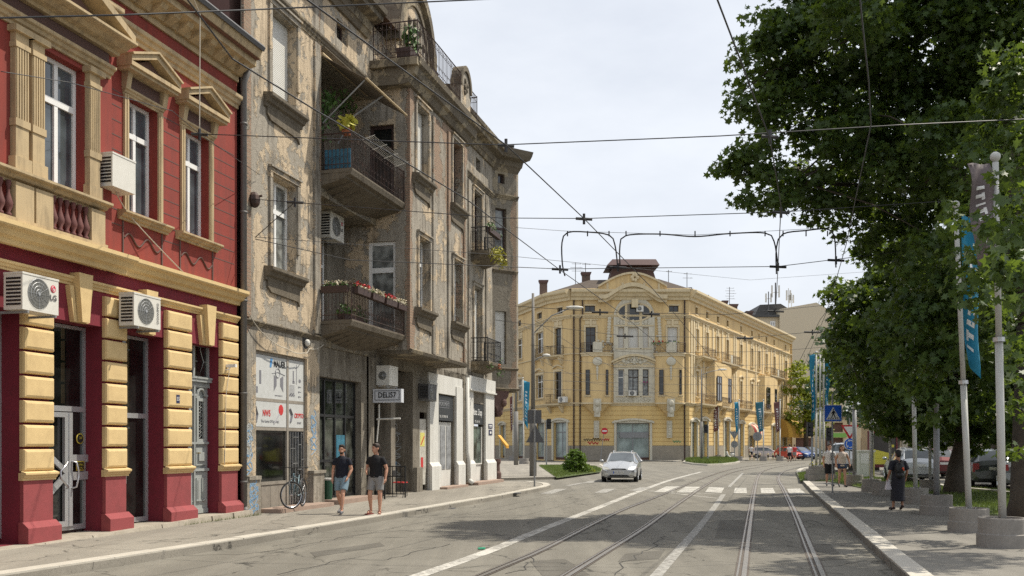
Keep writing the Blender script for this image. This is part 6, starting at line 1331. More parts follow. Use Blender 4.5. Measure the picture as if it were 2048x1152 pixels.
plant('leafy shrub on the far roof terrace behind the small arch',AM@T(13.9,-1.0,14.0),[(0,0,.7),(.2,0,1.0),(-.2,0,.9),(.3,0,.6),(0,0,1.25)],.16,'leafpot',34,.35,41,(-.2,.3,-.2,.2,0,.35),'boxbrown')
plant('red flowers in a box on the right curved balcony of the yellow building',YC.M@T(sC(1322),-1.2,13.0),[(-1,0,0),(-.3,0,.05),(.5,0,0),(1.2,0,0)],.2,'leafpot',16,.3,42,flowers=[('flowerred',[(-1,0,.2),(-.4,0,.2),(0,0,.2)]),('leafyel',[(1.4,.1,.1),(1.8,.2,.1)])])
plant('pink flower bunch in the right first floor window of the centre panel',YC.M@T(sC(1290),-.25,8.6),[(0,0,0),(.2,0,.2)],.15,'leafpot',8,.2,43,flowers=[('pinkf' if 'pinkf' in M else 'flowerred',[(0,0,0),(.2,0,.15),(-.15,0,.2)])])
# blue panel behind upper railing
mb=MB(); mb.box(3.86,3.9,-.9,-.1,9.55,10.1); o=mb.build('balcony_screen',mat('blue_screen',(.035,.13,.2),.7,.6,6,bmp=0)); o.matrix_basis=AM; tag(o,'blue sheet tied inside the side rail of the upper balcony','screen')
# ================================================================ planters with flag poles
def planter_mesh(r,h):
    mb=MB(); mb.smooth=False; mb.lathe([(r*1.07,0),(r*1.07,h*.44),(r*1.02,h*.46),(r*1.0,h*.47),(r*1.0,h-.02),(r*.985,h),(r*.86,h),(r*.84,h-.08)],0,0,28); return mb
def planter(label,u,v,r=.37,h=.48,group='round concrete planters'):
    p=gp(u,v,KZ); t=thing('concrete_planter',label,'planter',p,group=group); planter_mesh(r,h).build('tub',M['concrete'],t)
    mb=MB(); mb.lathe([(r*.85,h-.07),(r*.85,h-.05)],0,0,20); mb.build('soil',M['bark'],t); return p
def fpole(label,p,H_,du=0,r=.055,ball=True,mt='polewhite',base=.4,group='white flag poles',band=.5):
    t=thing('flag_pole',label,'pole',p,group=group); mb=MB(); mb.smooth=True; top=Vector((du,0,H_)); z0=Vector((0,0,base)); f=lambda q: z0.lerp(top,q)
    mb.tube([z0,f(band)],r,10); mb.tube([f(band),f(.985)],r*.8,10); mb.lathe([(r*1.5,0),(r*1.6,.04),(r*1.5,.08)],f(band).x,0,10) if 0 else None
    mb.build('shaft',M[mt],t)
    mb=MB(); mb.tube([f(band-.006),f(band+.006)],r*1.5,10); mb.box(-r*1.9,r*1.9,-r*1.9,r*1.9,base,base+.03)
    for q in ((-1,-1),(1,1),(-1,1),(1,-1)): mb.tube([(q[0]*r*1.5,q[1]*r*1.5,base+.03),(q[0]*r*1.5,q[1]*r*1.5,base+.07)],.012,5)
    mb.build('pole_collar',M['alu'],t)
    if ball: mb=MB(); mb.smooth=True; q=f(1); mb.ball((q.x,0,q.z),r*1.35,10,8); mb.build('finial',M['polewhite'],t)
    return t,f
def banner(label,p,f,q1,q0,w_,mt,side=1,seed=0,lean=.15,txtm='white',yaw=0,cat='banner',group='banners on poles'):
    """hanging cloth along a pole between q0 and q1 of its height"""
    t=thing('banner',label,cat,p,group=group); n=16;mb=MB(); rr=random.Random(seed); ph=rr.random()*6; th=.006
    def pt(a,b,o):
        c=f(q0+(q1-q0)*b); ww=w_*(.55+.45*b) if lean else w_
        x=.07*side+side*a*ww; y=.09*math.sin(a*5+b*6+ph)+.05*math.sin(b*11+ph*2)
        return Vector((c.x+x*math.cos(yaw)-y*math.sin(yaw)*.5,y*math.cos(yaw)+x*math.sin(yaw)+o,c.z-a*lean*(1.4-b)))
    m_=6; F=[[pt(j/m_,i/n,0) for j in range(m_+1)] for i in range(n+1)]; Bk=[[pt(j/m_,i/n,th) for j in range(m_+1)] for i in range(n+1)]
    mb.smooth=True; k=(m_+1)*(n+1); vs=[p_ for r_ in F for p_ in r_]+[p_ for r_ in Bk for p_ in r_]; W_=m_+1
    fs=[(i*W_+j,i*W_+j+1,(i+1)*W_+j+1,(i+1)*W_+j) for i in range(n) for j in range(m_)]; fs+= [tuple(k+q for q in g)[::-1] for g in fs]
    for i in range(n): fs+=[(i*W_,(i+1)*W_,k+(i+1)*W_,k+i*W_),(i*W_+m_,k+i*W_+m_,k+(i+1)*W_+m_,(i+1)*W_+m_)]
    for j in range(m_): fs+=[(j,k+j,k+j+1,j+1),(n*W_+j,n*W_+j+1,k+n*W_+j+1,k+n*W_+j)]
    mb.add(vs,fs); mb.build('cloth',mt,t)
    if txtm:
        q=MB(); n2=9
        for i in range(n2):
            b=.12+.7*i/n2; 
            a0,a1=.3,.62; d=.055*(1 if i%3 else .6)
            for o in (-.012,): 
                A_,B_,C_,D_=pt(a0,b,o),pt(a1,b,o),pt(a1,b+d*.6,o),pt(a0,b+d*.6,o); q.poly([A_,B_,C_,D_])
                if i%2: q.poly([pt(a0,b-d*.5,o-.002),pt(a0+.1,b-d*.5,o-.002),pt(a0+.1,b+d*.8,o-.002),pt(a0,b+d*.8,o-.002)])
        q.build('print',M[txtm],t,recalc=False)
    return t
TEAL=mat('banner_teal',(.012,.2,.33),.7,.15,2,bmp=0); DTEAL=mat('banner_dark_teal',(.03,.14,.19),.7,.15,2,bmp=0); BRN=mat('banner_brown',(.14,.055,.05),.7,.15,2,bmp=0); GRY=mat('banner_grey',(.15,.12,.12),.7,.2,2,bmp=0)
p=planter('nearest round concrete planter at the lower right corner',2005,1093,.37,.48); t,f=fpole('nearest tall white flag pole at the right edge',p,6.45,-.12,.062); banner('grey-brown banner high on the nearest right pole',p,f,.985,.72,.42,GRY,-1,1,.1)
p=planter('second round concrete planter from the right, with the blue banner pole',1938,1063,.36,.46); t,f=fpole('white flag pole carrying the long blue banner on the right',p,6.35,-.26,.058,band=.42); banner('long teal banner hanging from the right white pole under the leaves',p,f,.97,.5,.42,TEAL,1,2,.3)
p=planter('round concrete planter with the grey post, third from the right',1873,1029,.36,.48); t,f=fpole('thick grey steel post in the third planter',p,4.3,0,.07,False,'grey')
p=planter('round concrete planter just right of the walking woman',1831,1007,.35,.45); t,f=fpole('white pole just right of the walking woman',p,6.2,-.1,.06)
p=gp(1860,985,KZ); t=thing('concrete_planter','planter half hidden behind the grey post planter','planter',p,group='round concrete planters'); planter_mesh(.34,.45).build('tub',M['concrete'],t); fpole('thin white pole behind the grey steel post',p,6,0,.05)
p=planter('round concrete planter partly behind the walking woman on her left',1766,990,.33,.45); fpole('white pole in front of the yellow poster stand',gp(1781,985,KZ),6,-.05,.05)
p=planter('round concrete planter in front of the poster stand',1743,983,.33,.45); fpole('white pole between the utility box and the poster stand',p,6,0,.07)
p=planter('round concrete planter right of the walking couple',1709,972,.34,.46); fpole('thick pale pole right of the walking couple',p,6,0,.085,mt='grey',ball=False)
p=gp(1641,962,KZ); t=thing('square_planter','stepped rectangular concrete planter at the foot of the blue banner poles','planter',p); mb=MB(); mb.box(-.65,.65,-.35,.35,0,.3); mb.box(-.6,.6,-.3,.3,.3,.55); mb.box(-.5,.5,-.2,.2,.55,.7); mb.build('tub',M['concrete'],t)
leaves('foliage',[(-.3,0,.8),(.1,0,.85),(.4,0,.75)],.12,M['leafyel'],t,16,.2,4,OVAL)
for i,(du,lab) in enumerate(((-.2,'left of the three slim white poles on the square planter'),(0,'middle of the three slim white poles on the square planter'),(.18,'right of the three slim white poles on the square planter'))):
    q=p+Vector((du,.05*i,.0)); t,f=fpole(lab,q,6.0+.1*(i==1),0,.055,True,base=.7)
    if i!=1: banner(('long blue banner with white letters, left one above the couple','long blue banner, right one beside the tree above the couple')[i//2],q,f,.985,.42 if i==0 else .45,.24,TEAL,-1 if i==0 else 1,5+i,.12)
# far banners before the yellow building
for i,(u,v,mt_,sd,lab,w_) in enumerate(((1437,918,BRN,-1,'brown banner on a white pole, leftmost before the yellow building',.9),(1478,922,TEAL,-1,'narrow teal banner on the second pole before the yellow building',.45),(1527,922,DTEAL,-1,'dark teal banner on the third pole before the yellow building',.8),(1560,922,BRN,-1,'brown banner on the fourth pole before the yellow wing',.6))):
    p=gp(u,v,KZ); pp=thing('concrete_planter','far concrete planter under the '+lab.split(',')[0],'planter',p,group='round concrete planters'); planter_mesh(.38,.5).build('tub',M['concrete'],pp)
    t,f=fpole('white pole carrying the '+lab.split(' on ')[0],p,7.0 if i==0 else 6.4,0,.07); banner(lab,p,f,.97,.46,w_,mt_,sd,20+i,.15)
for i,(u,v,H_,lab) in enumerate(((1026,921,7.2,'dark'),(1048,928,7.6,'teal'))):
    p=gp(u,v,KZ); pp=thing('concrete_planter','planter of the '+lab+' banner pole left of the street lamp','planter',p,group='round concrete planters'); planter_mesh(.42,.5).build('tub',M['concrete'],pp)
    t,f=fpole('slim white pole with the '+lab+' banner beyond the grey building',p,H_,-.1 if i else 0,.06); banner(lab+' banner on a slim pole beyond the grey building',p,f,.97,.45,.55 if i else .3,TEAL if i else BRN,1 if i else -1,30+i,.4)
# ================================================================ lamps, signs, signals
def lamp(label,u,v,H_,arms,r0=.13,thick=.17,hb=3.2):
    p=gp(u,v,KZ); t=thing('street_lamp',label,'street lamp',p,group='street lamps'); mb=MB(); mb.smooth=True; mb.tube([(0,0,0),(0,0,hb)],thick,10); mb.tube([(0,0,hb),(0,0,H_)],[r0,r0*.6],10); mb.build('lamp_post',M['pole'],t)
    for z,dx,dz in arms:
        mb=MB(); mb.smooth=True; mb.tube([(0,0,z),(dx*.4,0,z+dz*.7),(dx*.8,0,z+dz)],.035,6); mb.build('lamp_arm',M['grey'],t)
        mb=MB(); mb.smooth=True; mb.ball((dx*.9,0,z+dz+.03),(abs(dx)*.16+.1,.16,.1),10,6); mb.build('lamp_head',M['offwhite'],t)
    return t
lamp('tall concrete street lamp with two curved arms before the yellow building',1066,952,9.9,[(7.7,2.5,1.4),(6.2,.8,.3)],.12,.2,3.6)
lamp('concrete post beside the corner of the grey building',1032,930,9.5,[],.12,.2,4.5); lamp('slim grey street lamp before the yellow wing with one short arm',1403,924,9.2,[(8.6,2.3,.5)],.09,.13,4)
def signpost(name,label,p,H_,r=.03,cat='road sign'):
    t=thing(name,label,cat,p); mb=MB(); mb.tube([(0,0,-.02),(0,0,H_)],r,8); mb.build('post',M['grey'],t); return t
blue=mat('sign_blue',(.015,.12,.6),.35,.04,2,bmp=0); signw=mat('sign_white',(.72,.72,.7),.4,.03,2,bmp=0); signr=mat('sign_red',(.5,.02,.03),.4,.05,2,bmp=0)
# pedestrian crossing sign
p=gp(1665,985,KZ); Yp=p.y; t=signpost('crossing_sign','square blue pedestrian crossing sign on a grey post by the right kerb',p,3.5); zt=zc(810,Yp)-KZ; zb=zc(843.5,Yp)-KZ; w_=(1683.5-1648)*Yp/F0/2; zm=(zt+zb)/2
mb=MB(); mb.box(-w_,w_,-.06,-.035,zb,zt); mb.build('sign_plate',signw,t); mb=MB(); mb.box(-w_+.02,w_-.02,-.066,-.06,zb+.02,zt-.02); mb.build('sign_face',blue,t)
mb=MB(); mb.prism([(-w_*.78,zb+.08),(w_*.78,zb+.08),(0,zt-.07)],-.071,-.066,'y'); mb.build('triangle',signw,t)
mb=MB(); 
mb.prism([(-.025,zm-.02),(.04,zm-.02),(.045,zm+.09),(-.02,zm+.09)],-.078,-.072,'y'); mb.lathe([(.024,-.078),(.024,-.072)],.012,zm+.125,10,'y'); mb.prism([(-.02,zm-.02),(.01,zm-.02),(-.03,zm-.12),(-.065,zm-.17),(-.085,zm-.155),(-.055,zm-.11)],-.078,-.072,'y'); mb.prism([(.01,zm-.02),(.04,zm-.02),(.06,zm-.1),(.085,zm-.16),(.06,zm-.17),(.03,zm-.1)],-.078,-.072,'y'); mb.prism([(-.02,zm+.08),(-.075,zm+.0),(-.06,zm-.01),(-.01,zm+.05)],-.078,-.072,'y'); mb.prism([(.04,zm+.08),(.085,zm+.01),(.07,zm),(.03,zm+.05)],-.078,-.072,'y')
for k in (-2,-1,0,1,2): mb.prism([(k*.085-.02,zb+.1),(k*.085+.018,zb+.1),(k*.07+.012,zb+.15),(k*.07-.012,zb+.15)],-.0765,-.0712,'y')
mb.build('pictogram',M['black'],t)
# yield + roundabout
p=gp(1699,965,KZ); t=signpost('yield_sign','red and white yield triangle over a round blue arrow sign behind the couple',p,2.9); Yp=p.y; h_=lambda v: zc(v,Yp)-KZ; wq=.4
mb=MB(); mb.prism([(-wq,h_(850)),(wq,h_(850)),(0,h_(850)-.68)],-.05,-.03,'y'); mb.build('sign_plate',signr,t); mb=MB(); mb.prism([(-wq+.12,h_(850)-.07),(wq-.12,h_(850)-.07),(0,h_(850)-.5)],-.056,-.051,'y'); mb.build('sign_face',signw,t)
mb=MB(); mb.lathe([(.27,-.05),(.27,-.03)],0,h_(888),24,'y'); mb.build('round_plate',signw,t); mb=MB(); mb.lathe([(.245,-.056),(.245,-.051)],0,h_(888),24,'y'); mb.build('round_face',blue,t)
mb=MB()
for k in range(3): mb.ring((0,-.06,h_(888)),.16,.02,'y',12,4,k*2.094+.3,k*2.094+1.7); a=k*2.094+1.75; mb.prism([(.1*math.cos(a),h_(888)+.1*math.sin(a)),(.22*math.cos(a),h_(888)+.22*math.sin(a)),(.17*math.cos(a+.4),h_(888)+.17*math.sin(a+.4))],-.066,-.058,'y')
mb.build('arrow_ring',signw,t)
# sign backs by the left corner
p=gp(1069,973,KZ); t=signpost('road_sign','grey backs of a square and a triangular sign on one post at the left corner',p,3.1,.035); Yp=p.y; h_=lambda v: zc(v,Yp)-KZ; xx=lambda u:(u-1069)*Yp/F0
mb=MB(); mb.box(xx(1055),xx(1083),.04,.06,h_(847),h_(820)); mb.build('square_plate',M['darkgrey'],t); mb=MB(); mb.prism([(xx(1052),h_(885)),(xx(1089),h_(885)),(xx(1070.5),h_(848))],.065,.085,'y'); mb.build('triangular_plate',M['darkgrey'],t)
# no entry
p=gp(1201,921,KZ); t=signpost('no_entry_sign','round red no entry sign on a leaning post before the yellow building',p,0.1); Yp=p.y; mb=MB(); mb.tube([(0,0,0),((1208-1201)*Yp/F0,0,zc(862,Yp)-KZ)],.035,6); mb.build('post',M['grey'],t); x_=(1209-1201)*Yp/F0; z_=zc(862,Yp)-KZ
mb=MB(); mb.lathe([(.36,-.08),(.36,-.05)],x_,z_,24,'y'); mb.build('sign_plate',signr,t); mb=MB(); mb.box(x_-.25,x_+.25,-.09,-.081,z_-.07,z_+.07); mb.build('sign_bar',signw,t)
def signal(label,u,v,vt,n=3,side=0,hd=True):
    p=gp(u,v,KZ); Yp=p.y; z=zc(vt,Yp)-KZ; t=thing('traffic_light',label,'traffic light',p,group='traffic lights'); mb=MB(); mb.tube([(0,0,0),(0,0,z)],.06,8); mb.build('post',M['grey'],t)
    mb=MB(); mb.box(side-.17,side+.17,-.2,.0,z-.75,z+.1); 
    for k in range(n): mb.lathe([(.12,-.34),(.13,-.2)],side,z-.1-k*.25,12,'y')
    if side: mb.box(0,side,-.05,.0,z-.3,z-.25)
    mb.build('signal_head',M['black'],t); return t
signal('small traffic light on a post left of the bush',1093,931,840,2,.2); signal('traffic light on the flower island before the yellow wing',1416,924,851,2,-.25); signal('traffic light at the kerb tip left of the couple',1624,946,848,3,-.15); signal('black traffic light right behind the crossing sign',1657,942,858,2,.0)
for u,v,vt,lab,k in ((1469,921,862,'back of a triangular and a round sign before the yellow wing',3),(1515,921,865,'back of a round sign before the striped awning',16)):
    p=gp(u,v,KZ); Yp=p.y; t=signpost('road_sign',lab,p,zc(vt,Yp)-KZ,.05); mb=MB(); z_=zc(vt+8,Yp)-KZ
    if k==3: mb.prism([(-.55,z_+.4),(.55,z_+.4),(0,z_-.5)],.05,.08,'y'); mb.lathe([(.38,.05),(.38,.08)],0,z_-1.0,16,'y')
    else: mb.lathe([(.5,.05),(.5,.08)],0,z_,16,'y')
    mb.build('sign_plate',M['grey'],t)
# utility box, poster stand, litter bins, gas bottle
p=gp(1731,957,KZ); t=thing('utility_box','grey utility cabinet with paper notices beside the yellow poster','utility box',p); mb=MB(); mb.box(-.42,.35,-.3,.3,0,1.35); mb.box(-.46,.39,-.34,.34,1.35,1.42); mb.build('cabinet',M['offwhite'],t); mb=MB(); mb.box(-.35,.05,-.315,-.301,.75,1.25); mb.build('paper_notice',MC['paper'],t); mb=MB(); mb.box(.08,.33,-.313,-.301,.1,1.3); mb.build('poster',mat('poster_yellow',(.55,.5,.06),.6,.2,3,bmp=0),t)
p=gp(1765,951,KZ); t=thing('poster_stand','dark red framed advertising stand with a yellow and black poster','advertising stand',p); mb=MB(); w_=.8
for a in ((-w_,-w_+.08,0,2.45),(w_-.08,w_,0,2.45)): mb.box(a[0],a[1],-.1,.1,a[2],a[3])
mb.box(-w_+.08,w_-.08,-.1,.1,.45,.6); mb.box(-w_+.08,w_-.08,-.1,.1,2.32,2.45); mb.build('frame',mat('frame_dark_red',(.12,.015,.02),.4,.1,bmp=0),t)
mb=MB(); mb.box(-w_+.08,w_-.08,-.05,.05,.6,2.32); mb.build('poster_dark',mat('poster_black',(.04,.035,.03),.4,.5,2,bmp=0),t); mb=MB(); mb.prism([(-w_+.1,.62),(w_-.1,.62),(w_-.1,1.15),(-w_+.1,1.5)],-.056,-.051,'y'); mb.build('poster_yellow',MC['poster_yellow'],t); mb=MB(); mb.box(-.0,.6,-.063,-.058,.8,.86); mb.box(.1,.62,-.063,-.058,2.1,2.17); mb.box(.35,.62,-.056,-.052,1.55,1.7); mb.box(-.55,-.1,-.063,-.058,.95,1.0); mb.build('poster_print',MC['poster_yellow'],t)
for u,v,lab in ((1004,914,'left of two covered scooters beyond the grey corner'),(1016,914,'right of two covered scooters beyond the grey corner')):
    p=gp(u,v,KZ); t=thing('covered_scooter','dark tarpaulin covered scooter, '+lab,'scooter',p); mb=MB(); mb.smooth=True; mb.ball((0,0,.62),(.38,.8,.62),10,8); mb.ball((0,-.4,1.0),(.3,.3,.35),8,6); mb.build('tarpaulin',M['darkgrey'],t); mb=MB(); mb.ring((0,-.65,.28),.24,.06,'x',14,6); mb.ring((0,.65,.28),.24,.06,'x',14,6); mb.build('wheel',M['tyre'],t)
p=gp(1331,919,KZ); t=thing('gas_bottle','pale gas bottle standing by the plinth of the yellow building','gas bottle',p); mb=MB(); mb.smooth=True; mb.lathe([(.25,0),(.3,.1),(.3,.75),(.2,.9),(.06,.95)],0,0,12); mb.build('bottle',M['offwhite'],t); mb=MB(); mb.lathe([(.16,.95),(.16,1.1)],0,0,10); mb.build('valve_collar',M['darkgrey'],t)
# awnings on the wing
def quarterdome(label,f,s0,s1,z,r,mt1,mt2,n=10):
    t=thing('awning',label,'awning'); t.matrix_basis=f.M; 
    for i in range(n):
        mb=MB(); a0,a1=PI*i/n,PI*(i+1)/n; c=(s0+s1)/2; R_=(s1-s0)/2; g=lambda a,b:(c-R_*math.cos(a)*1.0,-.02-r*math.sin(b)*math.sin(a)**.5*1.0,z+(r*1.1)*(math.cos(b)))
        for k in range(6):
            b0,b1=PI/2*k/6,PI/2*(k+1)/6; p_=[g(a0,b0),g(a1,b0),g(a1,b1),g(a0,b1)]; mb.add(p_+[(x,y+.02,zz-.02) for x,y,zz in p_],[(0,1,2,3),(7,6,5,4),(0,4,5,1),(3,2,6,7)])
        mb.build('cloth_panel',mt1 if i%2 else mt2,t)
    return t
aw1=mat('awning_ochre',(.5,.3,.05),.8,.15,2,bmp=0); aw2=mat('awning_ochre_dark',(.38,.22,.04),.8,.15,2,bmp=0)
quarterdome('big ochre shell-shaped awning at the far end of the yellow wing',YW,46,56,3.0,2.6,aw1,aw2,12); quarterdome('small red and white striped awning over a shop of the wing',YW,sw_(1497),sw_(1510),3.1,1.4,mat('awning_red',(.4,.05,.04),.7,.1,bmp=0),M['flowerwhite'],9)
t=thing('awning','small orange awning above the corner shop left of the lamp','awning'); t.matrix_basis=Matrix.Translation((at(996,870,70)))@Matrix.Rotation(R(60),4,'Z'); mb=MB(); mb.prism([(0,0),(-.7,-.75),(-.7,-.95),(0,-.1)],0,.35,'x'); mb.build('cloth',mat('awning_orange',(.6,.3,.03),.7,.1,bmp=0),t)
# ================================================================ overhead wires
WG='overhead tram wires'
def hw(pts,label,h=None,r=.01,Y=None,name='overhead_wire',sag=0):
    P=[]
    for q in pts:
        u,v=q[:2]; y_=q[2] if len(q)>2 else (Y if Y else (h-CH)*F0/(HY-v)); P.append(at(u,v,y_))
    if h: P=[P[0]+(P[0]-P[1]).normalized()*45]+P; P[0].z=h+.3
    return wire(P,r*.82,label,'wire',group=WG,name=name,n=5,sag=sag)
hw([(-200,42,11),(0,36,11),(245,30,11.5),(540,18,13),(1050,-5,14)],'black wire crossing the top left corner over the red facade',r=.013)
hw([(399,268,19),(1000,290,16.5),(1440,272,16),(1800,250,16),(2100,236,17)],'highest span wire across the sky from the red house to the maple',r=.012)
hw([(505,398,23.5),(590,405,23),(1000,436,20.5),(1170,437,20.5),(1565,424,20.5),(2100,388,22)],'second span wire running from the grey facade to the tree',r=.011)
hw([(510,475,23.4),(590,404,23)],'short tie wire from the wall anchor up to the second span wire',r=.012); hw([(510,478,23.4),(700,520,24),(1120,538,26),(1555,533,26),(1800,503,27)],'third span wire at the height of the jumper loops',r=.012)
hw([(510,474,23.4),(820,497,25),(1000,510,26),(1500,560,50),(1740,543,50)],'thin steadying wire above the jumper loops',r=.008)
hw([(1030,612,35),(1200,624,34),(1450,629,34),(1555,620,34),(1720,603,35)],'span wire just above the cornice of the yellow building',r=.012); hw([(990,640,42),(1250,672,42),(1490,676,42),(1625,664,42),(1760,640,43)],'span wire across the upper windows of the yellow building',r=.012)
hw([(1060,690,50),(1290,706,50),(1540,703,50),(1700,690,50)],'span wire across the balconies of the yellow building',r=.012); hw([(1066,715,53),(1330,738,58),(1560,728,60),(1760,720,62)],'lower span wire from the street lamp across the yellow building',r=.012)
hw([(1068,640,53),(1160,700,60),(1330,790,85),(1400,812,98)],'wire sloping down from the street lamp to the right',r=.014); hw([(1068,716,53),(1180,765,62),(1380,800,95)],'lower wire sloping from the street lamp past the windows',r=.012)
hw([(1035,640,60),(1066,660,53),(1072,720,53)],'slack wire looping around the street lamp',r=.012,sag=.1)
for v_,lab in ((752,'uppermost'),(768,'middle'),(785,'lowest')): hw([(1070,v_-8,54),(1300,v_,75),(1600,v_+4,100)],'thin span wire over the first floor, '+lab+' of three',r=.014)
# contact wires
hw([(330,-60),(465,118),(640,226),(800,318),(935,400),(1120,540),(1240,625),(1330,700),(1400,765),(1440,800),(1500,835)],'left contact wire descending over the street from the upper left',h=6.0,r=.012)
hw([(560,-40),(830,157),(1012,290),(1168,437),(1303,575),(1360,640),(1430,725),(1480,790),(1540,835)],'right contact wire of the left track crossing the sky diagonally',h=6.0,r=.012)
hw([(1415,-60),(1435,0),(1480,118),(1540,278),(1562,410),(1556,533),(1551,625)],'contact wire over the right track dropping from the top of the picture',h=5.8,r=.011)
hw([(1716,-40),(1725,50),(1737,160),(1742,250),(1692,490),(1655,620),(1625,690),(1605,740)],'contact wire passing in front of the maple crown',h=6.2,r=.011)
hw([(2,143,13),(140,165,14),(345,222,17),(399,268,19),(520,350,24)],'thin wire sloping down across the red facade windows',r=.008)
hw([(1700,560,45),(1640,640,47),(1585,750,50)],'wire slanting down to the green tree',r=.014)
hw([(1030,455,25),(1130,462,26),(1390,470,26),(1670,455,26),(1760,448,27)],'thin carrier wire of the jumper loops',r=.007)
for pts,lab in (([(1130,552),(1125,530),(1124,485),(1135,465),(1175,464),(1218,470),(1230,490),(1236,540)],'left'),([(1240,530),(1240,490),(1252,471),(1320,468),(1390,473),(1460,467),(1530,466),(1548,482),(1556,530)],'middle'),([(1553,548),(1553,495),(1566,468),(1612,461),(1655,458),(1669,475),(1672,535)],'right')):
    P=densify([at(u,v,26) for u,v in pts],.15); mb=MB(); mb.smooth=True; mb.tube(P,.02,5); o=mb.build('jumper_cable',M['wire']); tag(o,'thick black jumper cable loop, the '+lab+' one','cable','jumper cables')
mb=MB()
for i,(u,v,y_) in enumerate(((1012,290,16.4),(1168,437,20.5),(1120,538,26),(1236,534,26),(1556,533,26),(1672,520,26.3),(1540,272,16),(1562,424,20.5),(1200,624,34),(1303,628,34),(1551,622,34),(1625,664,42),(590,404,23),(1250,672,42),(1490,676,42),(399,268,19))):
    c_=at(u,v,y_); t=MB(); s_=y_/26; t.tube([c_-Vector((.22*s_,0,0)),c_+Vector((.22*s_,0,-.02))],.035*s_**.5,6); t.tube([c_+Vector((0,0,.1)),c_-Vector((0,0,.12))],.03,6); o=t.build('wire_clamp',M['wire']); tag(o,'black insulator clamp on the overhead wires ('+('highest, left of the sky centre','below the first in the sky','left of the jumper loops','at the foot of the left jumper','at the foot of the middle jumper','at the foot of the right jumper','in front of the maple crown, upper','in front of the maple crown, lower','over the yellow cornice, left','over the yellow cornice, middle','over the beige block','over the blank beige wall','by the grey facade window','over the grey centre panel','over the yellow wing','over the red house')[i]+')','insulator','wire insulators')
for k,u in enumerate((1135,1175,1218,1252,1320,1390,1460,1530,1566,1612,1655)):
    c_=at(u,462,26); t=MB(); t.tube([c_,c_+Vector((0,0,-.14))],.018,5); o=t.build('cable_clip',M['wire']); tag(o,'small clip holding the jumper loops to the carrier wire','clip','clips on the jumper loops')
